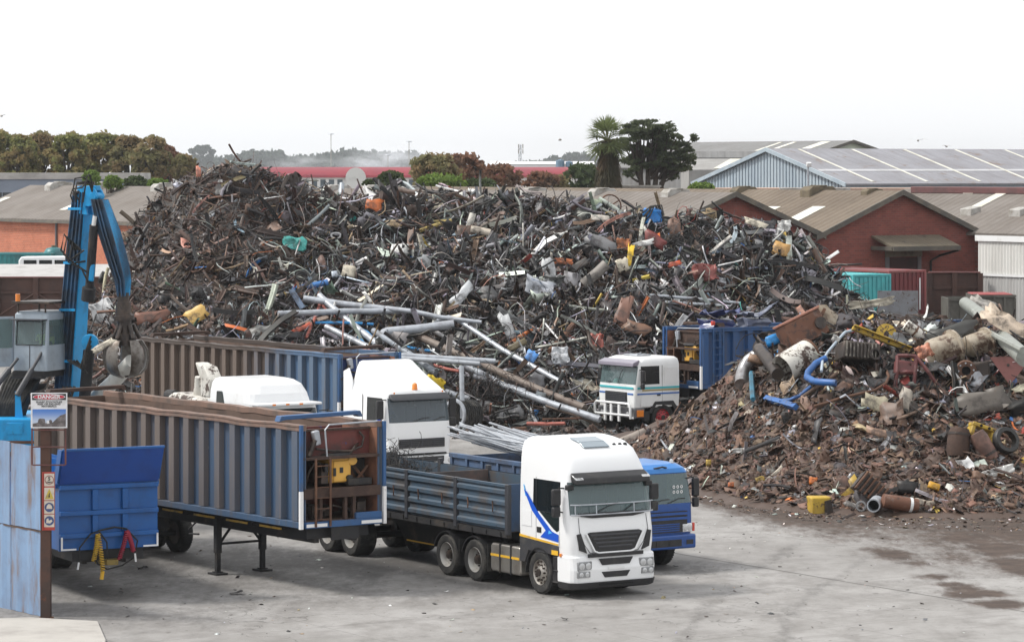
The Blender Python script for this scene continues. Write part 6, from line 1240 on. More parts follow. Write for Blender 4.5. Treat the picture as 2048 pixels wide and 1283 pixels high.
    q=MB(); q.box(-.55,-.1,y-1.0,y-.3,z0+.95,z0+1.12); q.build('battery_box',CHASSIS,t,bevel=.02)
    q=MB()
    for i in range(9): q.cbox((rnd.uniform(-1.2,-.2),rnd.uniform(-.9,1.0),z0+.35),(rnd.uniform(.1,.3),rnd.uniform(.1,.35),rnd.uniform(.15,.4)),(0,0,rnd.uniform(0,1)))
    q.tube([(-.2,-.7,z0+.25),(-.1,-.2,z0+.5),(-.2,.6,z0+.3)],.03,6); q.build('valve_block',OILY,t)
    # ladder, pipe frame and hose on the bulkhead
    q=MB(); ly=-y+.38
    for s_ in (0,.42): q.box(.11,.15,ly+s_,ly+s_+.05,z0+.02,z1-.82)
    for i in range(6): q.cyl((.13,ly+.05,z0+.2+i*.26),(.13,ly+.42,z0+.2+i*.26),.014,6)
    q.build('ladder',RUST,t)
    q=MB(); q.tube([(-.03,-.42,z1-.80),(-.03,-.48,z1-.15),(-.03,-.36,z1-.03),(-.03,1.05,z1+.0)],.022,8); q.build('guard_pipe',GALV,t)
    q=MB(); q.tube([(-.3,.70,z1-.26),(-.25,.80,z1-.40),(-.25,.74,z1-.62),(-.25,.4,z1-.72),(-.25,-.1,z1-.70),(-.25,-.6,z1-.62)],.03,8); q.tube([(-.2,-.85,z1-.78),(-.2,-.66,z1-.40)],.07,8); q.build('hose',GALV if False else OILY,t)
    q=MB(); q.cbox((-.22,-.62,z1-.35),(.15,.18,.36),(.2,0,.1)); q.build('work_lamp',GALV,t,bevel=.03)
    # raised tarpaulin bows
    for x in (-1.05,-L_+.9):
        q=MB(); q.prism([(-y+.02,z1+.02),(-y+.08,z1+.16),(y-.1,z1+.20),(y-.02,z1+.05),(y-.14,z1+.05),(y-.2,z1+.10),(-y+.18,z1+.06)],'x',x-.12,x+.12)
        q.build('tarpaulin_bow',BRIGHTBLUE if (x>-3 and side is WB1) else DRUST,t,bevel=.01)
    # chassis
    q=MB()
    for yy in (-.55,.55): q.box(-L_+.1,-.3,yy-.07,yy+.07,z0-.42,z0-.003)
    for i in range(12): q.box(-L_+.3+i*1.1,-L_+.4+i*1.1,-y+.2,y-.2,z0-.16,z0-.004)
    q.box(-.9,-.2,-.9,.9,z0-.3,z0-.01); c=q.build('chassis',CHASSIS,t)
    q=MB()
    for i in range(7): q.box(-2.0-i*1.6,-1.0-i*1.6,-y+.10,-y+.13,z0-.12,z0-.07)
    q.build('yellow_marker',pmat('dull_yellow_tape',(.40,.24,.03),(.10,.08,.04),3,.4,.7,.6),t)
    q=MB(); q.box(.03,.06,-.35,.45,z0-.33,z0-.02); q.build('front_plate',CHASSIS,t)
    for x in (-9.75,-11.05,-12.35):
        q=MB(); q.cyl((x,-y+.3,.52),(x,y-.3,.52),.08,10); q.build('axle',CHASSIS,t)
        for sy in (-1,1): wheel(t,x,sy*(y-.19),.52,sy,'dark',.36)
        q=MB(); q.box(x-.3,x+.3,-.6,.6,.7,z0-.43); q.build('suspension',CHASSIS,t)
    if legs:
        for yy in (-.67,.67):
            q=MB(); q.box(-4.88,-4.72,yy-.08,yy+.08,.55,z0-.05); q.box(-4.86,-4.74,yy-.06,yy+.06,.08,.55); lg=q.build('landing_leg',CHASSIS,t,bevel=.01)
            q=MB(); q.prism([(-5.02,yy-.17),(-4.58,yy-.17),(-4.58,yy+.17),(-5.02,yy+.17)],'z',.0,.05); q.box(-4.9,-4.7,yy-.1,yy+.1,.05,.08); q.build('foot',CHASSIS,lg)
        q=MB(); q.tube([(-4.8,-.60,.78),(-4.8,.60,.78)],.035,6); q.tube([(-4.8,-.60,.80),(-4.8,0,z0-.1)],.035,6); q.tube([(-4.8,.60,.80),(-4.8,0,z0-.1)],.035,6); q.build('leg_brace',CHASSIS,t)
        q=MB(); q.tube([(-5.3,-1.0,z0-.3),(-5.5,-1.1,z0-.5),(-5.5,-1.1,z0-.62),(-5.1,-1.05,z0-.6)],.025,6); q.build('crank_handle',CHASSIS,t)
    return t
def corner(px,ytop,z1):             # ground point under a top corner of known height
    D=(CAMH-z1)*FPX/(ytop-HY); return Vector(((px-1024)*D/FPX,D,0))
th=R(36); c=corner(598,850,4.14); bin_trailer('blue and rust brown container trailer parked on landing legs, its engine bay open',c+wid(th)*1.25,th,side=WB1,ribm=RB1)
th=R(34.7); c=corner(675,708,4.14); T2=c; TH2=th; bin_trailer('brown container trailer coupled behind the white high roofed truck with the amber beacon',c+wid(th)*1.25,th,14.0,side=WB2,ribm=RB2,front=pmat('blue_bulkhead',(.02,.05,.18),(.04,.04,.07),2),legs=False)
# the blue container trailer coupled behind the white and teal truck faces the other way
th3=R(35)
def bw(a): return Vector((math.cos(a),math.sin(a),0))
c=corner(1405,657,4.02); t3=bin_trailer('bright blue container trailer loaded with crushed blue car panels',c,0,13.9,side=WB3,front=DRUST,legs=False,z1=4.02)
t3.rotation_euler=(0,0,math.pi+th3); t3.location=c+Vector((-math.sin(th3),math.cos(th3),0))*1.25
q=MB()
for s_ in (0,.5): q.box(-.55-s_,-.50-s_,1.262,1.30,1.7,4.0)
for i in range(8): q.cyl((-.55,1.28,1.85+i*.28),(-1.0,1.28,1.85+i*.28),.016,6)
q.build('ladder',BRIGHTBLUE,t3)
# crushed car shells riding on it
def car_scrap(x,lbl,col,sc,seed,kind,lamp):
    rs=np.random.RandomState(seed); t=thing(kind,lbl,'car panel',t3.location+Matrix.Rotation(math.pi+th3,3,'Z')@Vector((x,.45,4.0)),math.pi+th3); q=MB(); m=pmat('crushed_car_'+col,(.035,.05,.16) if col=='blue' else (.15,.17,.24),(.04,.04,.06),3,.5,.7,.3,coat=.3)
    v,f=t_box(rs,.10); v=v/np.abs(v).max(0)*.5; q.add([tuple(p*np.array([1.7*sc,1.3,.62*sc])+np.array([0,0,.12*sc])) for p in v],[list(k) for k in f]); q.build('shell',m,t,bevel=.06,seg=3)
    q=MB(); v,f=t_sheet(rs,.09,7,6,.8,.8,.03); q.add([tuple(p*np.array([1.5*sc,1.3,.8])+np.array([-.1,.1,.5*sc])) for p in v],[list(k)[::-1] for k in f]); q.build('bonnet',m,t,smooth=50)
    if lamp: q=MB(); q.box(.60*sc,.75*sc,.55,.68,.12,.30); q.build('tail_lamp',REDL,t,bevel=.03)
car_scrap(-1.35,'crushed dark blue car body with red lamp on the blue container','blue',1.0,3,'crushed_car',True); car_scrap(-3.2,'crushed grey blue car body beside the dark blue one on the container','grey',.9,4,'crushed_car',False)
# ---------------------------------------------------------------- cabs
ARC=[0,22.5,45,67.5,90]
def ring_pts(z,xf,xr,w_,rf,st):
    """plan outline of a cab at one height: right side rear to front, round the nose, back along the left side"""
    out=[]; 
    for s_ in st: out.append((max(xr,min(s_,xf-rf)) ,-w_,z))
    for a in ARC: out.append((xf-rf+rf*math.sin(R(a)),-w_+rf-rf*math.cos(R(a)),z))
    for u in (.25,.5,.75): out.append((xf+.0,-w_+rf+(2*w_-2*rf)*u,z))
    for a in ARC[::-1]: out.append((xf-rf+rf*math.sin(R(a)),w_-rf+rf*math.cos(R(a)),z))
    for s_ in st[::-1]: out.append((max(xr,min(s_,xf-rf)),w_,z))
    return out
def cab(parent,bands,st,body,glass,win,door,name='cab',gl2=None,cap=True):
    """bands: (z,xf,xr,halfwidth,nose radius); win: indices of bands that carry glass; door: (station a, station b) of the side glass"""
    rings=[ring_pts(*b,st) for b in bands]; n=len(rings[0]); ns=len(st); sets={'body':MB(),'front':MB(),'side':MB()}
    nose0=ns+2; nose1=n-ns-3
    for i in range(len(rings)-1):
        for j in range(n-1):
            key='body'
            if i in win:
                if nose0<=j<nose1: key='front'
                elif door[0]<=j<door[1] or n-1-door[1]<=j<n-1-door[0]: key='side'
            sets[key].add([rings[i][j],rings[i][j+1],rings[i+1][j+1],rings[i+1][j]],[(0,1,2,3)])
        a,b_=rings[i],rings[i+1]; sets['body'].add([a[-1],a[0],b_[0],b_[-1]],[(0,1,2,3)])
    if cap: sets['body'].add(rings[-1],[list(range(n))])
    sets['body'].add(rings[0],[list(range(n))[::-1]])
    def weld(mb):
        d={};v=[];mp=[]
        for p in mb.v:
            k=(round(p.x,4),round(p.y,4),round(p.z,4))
            if k not in d: d[k]=len(v); v.append(p)
            mp.append(d[k])
        nf=[];nm=[]
        for f,m in zip(mb.f,mb.m):
            g=[]
            for i in f:
                if mp[i] not in g: g.append(mp[i])
            if len(g)>2: nf.append(g); nm.append(m)
        mb.v=v; mb.f=nf; mb.m=nm; return mb
    o=weld(sets['body']).build(name,body,parent,smooth=38)
    weld(sets['front']).build('windscreen',glass,parent,smooth=60); weld(sets['side']).build('side_window',gl2 or glass,parent,smooth=60); return o,rings
def interior(parent,z,x0,x1,w_,top,driver=False):
    q=MB(); q.box(x0,x1,-w_,w_,z-.5,z-.45); q.box(x0,x0+.04,-w_,w_,z-.45,top); q.build('rear_lining',SEAT,parent)
    q=MB(); q.prism([(x1,z-.4),(x1,z-.06),(x1-.12,z+.0),(x1-.5,z-.08),(x1-.55,z-.4)],'y',-w_+.02,w_-.02); q.build('dashboard',BLACK,parent,bevel=.02)
    for y in (-.62,.62):
        q=MB(); q.box(x1-1.35,x1-.85,y-.25,y+.25,z-.40,z-.22); q.box(x1-1.45,x1-1.32,y-.24,y+.24,z-.22,z+.42); q.box(x1-1.44,x1-1.34,y-.13,y+.13,z+.44,z+.62); q.build('seat',SEAT,parent,bevel=.04)
    q=MB(); q.tube([(x1-.62+.16*math.sin(a)*.5,-.62+.22*math.cos(a),z+.02+.2*math.sin(a)) for a in np.linspace(0,6.283,17)[:-1]],.018,6,closed=True); q.build('steering_wheel',BLACK,parent)
def mirror(parent,x,y,z,h=.45,wd=.22,col=None,arm=True):
    sg=1 if y>0 else -1; q=MB(); q.box(x-.06,x+.06,y,y+sg*wd,z-h/2,z+h/2); q.box(x-.06,x+.06,y+.01*sg,y+sg*wd*.95,z-h/2-.28,z-h/2-.03); m=q.build('mirror',col or BLACK,parent,bevel=.04,seg=3)
    q=MB(); q.box(x-.072,x-.062,y+sg*.03,y+sg*(wd-.03),z-h/2+.04,z+h/2-.04); q.build('mirror_glass',CHROME,m)
    q=MB(); q.tube([(x,y-sg*.25,z+h/2),(x,y+sg*.05,z+h/2+.02)],.02,6); q.tube([(x,y-sg*.25,z-h/2-.2),(x,y+sg*.05,z-h/2-.15)],.02,6); q.build('mirror_arm',col or BLACK,m)
def headlight(parent,x,y,z,wd,h,rows=1,ang=0,mat=None):
    e=sub('headlight',parent,(x,y,z),ang); q=MB(); q.box(-.06,.012,-wd/2,wd/2,-h/2,h/2); q.build('housing',mat or CHASSIS,e,bevel=.02)
    q=MB()
    for r_ in range(rows):
        zz=(-h/2+h*(r_+.5)/rows)
        for k in (-1,1): q.lathe([(.005,h/rows*.40),(.022,h/rows*.36),(.030,h/rows*.2),(.028,.005)],18,'x',closed=False,c=(0,k*wd*.23,zz))
        q.box(.008,.016,-wd/2+.02,wd/2-.02,zz-h/rows*.46,zz-h/rows*.40)
    q.build('lens',LAMP,e,smooth=40); return e
def slats(mb,x,y0,y1,z0,z1,n,d=.03,mi=0):
    for i in range(n):
        z=z0+(z1-z0)*(i+.5)/n; mb.box(x,x+d,y0,y1,z-(z1-z0)/n*.28,z+(z1-z0)/n*.28,mi)
def wiper(parent,pts): q=MB(); q.tube(pts,.012,6); q.build('wiper',BLACK,parent)
def person(parent_loc,rz,label,shirt,hat,name='person',h=1.0,arm=.0):
    """seated driver, one skinned body with clothing as children"""
    t=thing(name,label,'person',parent_loc,rz); vs=[(0,0,.02),(0,0,.18),(.02,0,.36),(.03,0,.5),(.03,0,.58),(.05,0,.66),(.06,0,.76),(.06,0,.84)]; rs_=[.17,.165,.175,.15,.065,.075,.10,.07]
    ed=[(i,i+1) for i in range(7)]
    def chain(st,pts,rr):
        p=st
        for q_,r_ in zip(pts,rr): vs.append(q_); rs_.append(r_); ed.append((p,len(vs)-1)); p=len(vs)-1
    for sy in (-1,1):
        chain(3,[(.03,sy*.19,.48),(.14,sy*.25,.26),(.36,sy*.19,.30),(.44,sy*.17,.33)],[.07,.055,.042,.04]); chain(0,[(.06,sy*.11,0),(.42,sy*.14,.02),(.48,sy*.14,-.40),(.58,sy*.14,-.44)],[.10,.085,.06,.05])
    me=bpy.data.meshes.new(name); me.from_pydata(vs,ed,[]); o=bpy.data.objects.new('body',me); COL.objects.link(o); o.parent=t
    sk=o.modifiers.new('skin','SKIN'); sk.use_smooth_shade=True
    for i,v in enumerate(me.skin_vertices[0].data): v.radius=(rs_[i],rs_[i]); v.use_root=(i==0)
    sb=o.modifiers.new('sub','SUBSURF'); sb.levels=1; sb.render_levels=2; me.materials.append(pmat('dark_skin',(.09,.045,.03),rough=.5))
    me.materials.append(shirt); 
    q=MB(); q.lathe([(-.02,.19),(.1,.20),(.34,.215),(.46,.19),(.53,.10)],16,'z',closed=False,c=(.02,0,0)); q.build('shirt',shirt,t,smooth=50)
    for sy in (-1,1): q=MB(); q.tube([(.03,sy*.18,.49),(.10,sy*.25,.32),(.15,sy*.26,.25)],[.085,.072,.068],10); q.build('sleeve',shirt,t,smooth=50)
    if hat: q=MB(); q.lathe([(.86,.135),(.88,.12),(.95,.09),(.985,.01)],16,'z',closed=False,c=(.06,0,0)); q.lathe([(.855,.13),(.855,.16),(.87,.13)],16,'z',c=(.08,0,0)); q.build('hard_hat',hat,t,smooth=60)
    q=MB()
    for sy in (-1,1): q.sphere((.155,sy*.037,.80),.012,8,6)
    q.build('eye',DARK,t); q=MB(); q.prism([(.15,.735),(.15,.79),(.185,.745)],'y',-.014,.014); q.build('nose',MATS['dark_skin'],t,bevel=.005); q=MB(); q.box(.145,.157,-.03,.03,.700,.709); q.build('mouth',pmat('lip',(.12,.03,.03)),t)
    for sy in (-1,1): q=MB(); q.sphere((.055,sy*.105,.77),(.02,.012,.032),8,6); q.build('ear',MATS['dark_skin'],t)
    return t
def chassis(t,x0,x1,z=.75,top=1.05,w_=.42):
    q=MB()
    for y in (-w_,w_): q.box(x0,x1,y-.05,y+.05,z,top)
    n=int(abs(x1-x0)/1.2)
    for i in range(n+1): x=x0+(x1-x0)*i/max(1,n); q.box(x-.06,x+.06,-w_+.051,w_-.051,z+.05,top-.05)
    q.build('chassis',CHASSIS,t)
def fender(t,x,y,r,th_,wd,mat,name='mudguard',a0=0,a1=180,inner=.06):
    q=MB(); a=np.linspace(R(a0),R(a1),15); ou=[(x+(r+inner)*math.cos(k),th_+(r+inner)*math.sin(k)) for k in a]; inn=[(x+(r+inner-.03)*math.cos(k),th_+(r+inner-.03)*math.sin(k)) for k in a][::-1]
    for i in range(14): q.prism([ou[i],ou[i+1],inn[13-i],inn[14-i]],'y',y-wd/2,y+wd/2)
    q.build(name,mat,t,smooth=40)
# ---------------------------------------------------------------- the white tractor with blue flashes
thA=R(32.5); wA=G(1080,1187); oA=wA+fwd(thA)*1.38+wid(thA)*1.25
def white_tractor():
    t=thing('tractor_truck','white high roofed tractor truck with blue side flashes, nearest of the trucks'.replace(', nearest of the trucks',' and a roof hatch'),'truck',oA,thA-R(90)); y=1.25
    st=[-2.28,-1.95,-1.70,-1.45,-1.1,-.62,-.5]
    bands=[(1.02,-.02,-2.28,1.22,.26),(1.30,.0,-2.28,1.24,.24),(1.60,-.02,-2.28,1.25,.24),(2.02,-.10,-2.28,1.25,.24),(2.80,-.26,-2.28,1.23,.24),(3.02,-.33,-2.28,1.22,.28),(3.26,-.45,-2.28,1.21,.36),(3.50,-.62,-2.27,1.19,.42),(3.66,-.92,-2.25,1.14,.42),(3.75,-1.35,-2.2,1.05,.38),(3.79,-1.60,-2.12,.92,.3)]
    b,_=cab(t,bands,st,WHITE,GLASSC,(3,),(2,6),gl2=GLASSD)
    interior(t,2.02,-2.1,-.22,1.12,2.95)
    # front face
    q=MB(); q.prism([(-.82,1.56),(-.72,1.60),(.72,1.60),(.82,1.56),(.60,1.16),(.48,1.12),(-.48,1.12),(-.60,1.16)],'x',-.01,.035); g=q.build('grille',BLACK,t,bevel=.02); q=MB()
    for i in range(4): z=1.22+i*.095; wv=.50+i*.075; q.box(.036,.06,-wv,wv,z,z+.045)
    q.build('grille_bar',DGREY,g,bevel=.01); q=MB(); q.tube([(.04,-.84,1.57),(.045,-.60,1.14),(.045,-.47,1.09),(.045,.47,1.09),(.045,.60,1.14),(.04,.84,1.57)],.028,8); q.build('grille_surround',WHITE,g,smooth=50)
    q=MB()
    for sg in (-1,1): q.prism([(sg*.98,1.58),(sg*1.08,1.56),(sg*1.02,1.18),(sg*.80,1.10)],'x',-.03,.022)
    q.build('air_scoop',BLACK,t)
    q=MB(); q.prism([(-1.02,2.06),(1.02,2.06),(.92,1.98),(.6,1.93),(-.6,1.93),(-.92,1.98)],'x',-.09,-.055); q.build('wiper_panel',BLACK,t,bevel=.01)
    q=MB()
    for sg in (-1,1): q.tube([(-.085,sg*.99,1.96),(-.01,sg*1.0,1.62),(-.0,sg*.86,1.30),(.0,sg*.70,1.10)],.007,5)
    q.tube([(.005,-.70,1.10),(.015,0,1.09),(.005,.70,1.10)],.008,5); q.build('panel_gap',DGREY,t)
    # bumper
    bb=[(.30,.03,-.62,1.22,.22),(.42,.06,-.62,1.245,.24),(.70,.08,-.62,1.25,.24),(1.0,.03,-.62,1.25,.22),(1.035,.0,-.62,1.22,.2)]
    rings=[ring_pts(*k,[-.6,-.5,-.4]) for k in bb]; q=MB(); n=len(rings[0])
    for i in range(len(rings)-1):
        for j in range(n-1): q.add([rings[i][j],rings[i][j+1],rings[i+1][j+1],rings[i+1][j]],[(0,1,2,3)])
    q.add(rings[-1],[list(range(n))]); q.build('bumper',WHITE,t,smooth=40)
    q=MB(); q.box(.04,.088,-.80,.80,1.0,1.085); q.build('bumper_gap',BLACK,t)
    q=MB()
    rg=[ring_pts(.22,-.02,-.6,1.15,.2,[-.6,-.5,-.4]),ring_pts(.26,.055,-.6,1.235,.24,[-.6,-.5,-.4]),ring_pts(.40,.085,-.6,1.255,.24,[-.6,-.5,-.4])]
    for i in range(2):
        for j in range(n-1): q.add([rg[i][j],rg[i][j+1],rg[i+1][j+1],rg[i+1][j]],[(0,1,2,3)])
    q.build('lower_lip',BLACK,t,smooth=40); q=MB(); slats(q,.088,-.5,.5,.30,.37,1,.01); q.build('lip_vent',DARK,t)
    for z0,z1,w1 in ((.80,.96,.50),(.50,.64,.42)): q=MB(); q.prism([(-w1,z1),(w1,z1),(w1-.1,z0),(-w1+.1,z0)],'x',.06,.092); q.build('bumper_intake',BLACK,t,bevel=.01)
    q=MB(); q.box(.08,.096,-.24,.24,.68,.76); q.build('plate_recess',WHITE2,t,bevel=.01)
    for sg in (-1,1):
        headlight(t,.075,sg*.90,.80,.42,.22,1,-sg*.06,LAMPH); headlight(t,.082,sg*.93,.60,.38,.16,1,-sg*.06,LAMPH)
    # visor
    q=MB(); q.prism([(-.24,2.78),(-.02,2.74),(-.06,2.90),(-.30,3.03)],'y',-1.10,1.10); q.build('sun_visor',BLACK,t,bevel=.04,seg=3); q=MB()
    for sg in (-1,1): q.prism([(-.055,2.90),(-.03,2.86),(-.20,2.95),(-.25,2.99)],'y',sg*.86,sg*1.09)
    q.build('visor_lamp',LAMP,t,bevel=.01)
    # stone guard bars over the windscreen
    q=MB(); rn=[(-.14,-1.20,0),(-.02,-1.02,0),(.02,-.7,0),(.03,0,0),(.02,.7,0),(-.02,1.02,0),(-.14,1.20,0)]
    for z,o_ in ((2.03,.02),(2.27,.0)): q.tube([(x+o_+.02,yy,z) for x,yy,_ in rn],.018,8)
    for yy in (-1.1,-.55,.55,1.1): q.tube([(.06 if abs(yy)<.9 else -.04,yy,2.02),(.04 if abs(yy)<.9 else -.06,yy,2.28)],.016,6)
    q.build('stone_guard',GALV,t); wiper(t,[(-.06,-.5,2.05),(-.09,-.1,2.2),(-.10,.1,2.24)]); wiper(t,[(-.06,.3,2.05),(-.09,.6,2.2),(-.10,.8,2.24)])
    # roof hatch, aerials
    q=MB(); [q.plate([(xa,.34,za),(xa,-.42,za),(xb,-.42,zb),(xb,.34,zb)][::-1],.03) for xa,za,xb,zb in ((-.70,3.562,-.935,3.676),(-.935,3.676,-1.34,3.760))]; h=q.build('roof_hatch',pmat('hatch_glass',(.22,.27,.31),rough=.15,coat=.5),t,bevel=.015)
    q=MB()
    for yy in (.55,.72,.88): q.cyl((-1.0,yy,3.55),(-.80,yy,3.60),.05,10)
    q.build('air_horn',BLACK,t)
    # doors (both sides): seam, glass quarter, stripes, handle
    for sg in (-1,1):
        yy=sg*1.252; f=lambda pts,dy=0.0: [(x,yy+sg*dy,z) for x,z in (pts if sg<0 else pts[::-1])]
        q=MB(); q.plate(f([(-1.53,1.30),(-.52,1.30),(-.52,1.95),(-.72,2.0),(-1.46,2.0),(-1.53,2.0)]),.008); d=q.build('door',WHITE,t)
        q=MB(); q.plate(f([(-1.40,2.02),(-.52,2.02),(-.52,1.62),(-.62,1.58),(-.80,1.66)],.009),.006); q.build('lower_window',GLASSD,d)
        q=MB(); q.plate(f([(-1.50,1.5),(-1.30,1.5),(-1.30,1.64),(-1.50,1.64)],.009),.01); q.build('door_handle',BLACK,d,bevel=.01)
        q=MB(); q.box(-1.545,-1.535,yy-.004,yy+.010*sg,1.3,2.85); q.build('door_seam',DGREY,d)
        q=MB(); q.plate(f([(-2.08,2.50),(-1.96,2.46),(-1.40,1.96),(-.82,1.58),(-.53,1.52),(-.53,1.34),(-1.34,1.40),(-1.10,1.58),(-1.72,2.02)],.018),.004); q.build('blue_flash',pmat('flash_blue',(.01,.09,.55),rough=.35,coat=.4),t)
        q=MB(); q.plate(f([(-2.12,2.62),(-2.09,2.62),(-1.98,2.36),(-2.03,2.34)],.006),.004); q.plate(f([(-.95,1.60),(-.80,1.54),(-.98,1.50)],.024),.003); q.build('light_blue_flash',pmat('flash_light',(.08,.42,.80),rough=.35),t)
        q=MB(); q.plate(f([(-2.27,1.40),(-.53,1.30),(-.53,1.26),(-2.27,1.34)],.024),.003); q.build('yellow_line',YELLOW,t)
        q=MB(); q.plate(f([(-2.2,1.62),(-1.75,1.62),(-1.75,2.0),(-2.2,2.0)],.004),.006); q.build('locker_lid',WHITE,t)
        q=MB(); q.prism([(-2.29,1.33),(-.56,1.24),(-.56,.98),(-1.0,1.02),(-1.9,1.02),(-2.05,.72),(-2.29,.72)],'y',sg*1.03,sg*1.258); q.build('wheel_arch',pmat('arch_grey',(.035,.036,.042),(.07,.065,.06),2),t,bevel=.015)
        fender(t,-1.38,sg*1.10,.52,.52,.36,BLACK,a0=8,a1=185,inner=.10)
        q=MB(); q.box(-.82,-.60,sg*1.0,sg*1.25,.36,.98); q.box(-.80,-.58,sg*1.02,sg*1.27,.62,.66); q.box(-.80,-.56,sg*1.02,sg*1.27,.34,.38); q.build('step',BLACK,t,bevel=.015)
        q=MB(); q.box(-.84,-.56,sg*1.262,sg*1.27,1.02,1.13); q.build('yellow_reflector',YELLOW,t); q=MB(); q.box(-.50,-.42,sg*1.24,sg*1.275,1.0,1.08); q.build('side_lamp',ORANGE,t,bevel=.01)
        mirror(t,-.38,sg*1.32,2.45,.40,.24); q=MB(); q.box(-.30,-.16,sg*1.05,sg*1.25,2.62,2.75); q.build('kerb_mirror',BLACK,t,bevel=.03)
    # chassis, tanks, axles
    chassis(t,-6.3,-.6); q=MB(); q.lathe([(1.06,.01),(1.06,.5),(1.16,.5),(1.2,.35),(1.2,.01)],24,'z',closed=False,c=(-5.0,0,0)); q.build('fifth_wheel',CHASSIS,t)
    for sg in (-1,1):
        q=MB(); q.prism([(-2.30,.40),(-2.30,.98),(-2.36,1.04),(-3.62,1.04),(-3.70,.98),(-3.70,.40),(-3.62,.34),(-2.38,.34)],'y',sg*.62,sg*1.22); k=q.build('fuel_tank',ALU,t,bevel=.05,seg=3)
        q=MB(); [q.box(x-.03,x+.03,sg*.60,sg*1.235,.325,1.055) for x in (-2.75,-3.25)]; q.build('tank_strap',CHASSIS,k); q=MB(); q.box(-3.68,-2.36,sg*1.222,sg*1.228,.72,.78); q.build('yellow_marker',YELLOW,k); q=MB(); q.cyl((-3.4,sg*.95,1.04),(-3.4,sg*.95,1.09),.07,12); q.build('filler_cap',CHASSIS,k)
        wheel(t,-1.38,sg*1.09,.53,sg,'front',.33)
        for x in (-4.42,-5.78):
            wheel(t,x,sg*.95,.53,sg,'steel',.60); fender(t,x,sg*.96,.55,.53,.62,BLACK,a0=15,a1=165,inner=.06); q=MB(); q.box(x+.60,x+.62,sg*.68,sg*1.24,.30,.98); q.build('mud_flap',RUBBER,t)
    q=MB(); 
    for x in (-1.38,-4.42,-5.78): q.cyl((x,-.9,.53),(x,.9,.53),.10,10); q.sphere((x,0,.53),.25,12,8)
    q.build('axle',CHASSIS,t); q=MB(); q.box(-2.28,-1.9,-.7,.7,1.06,1.6); q.build('engine_cover',CHASSIS,t)
white_tractor()
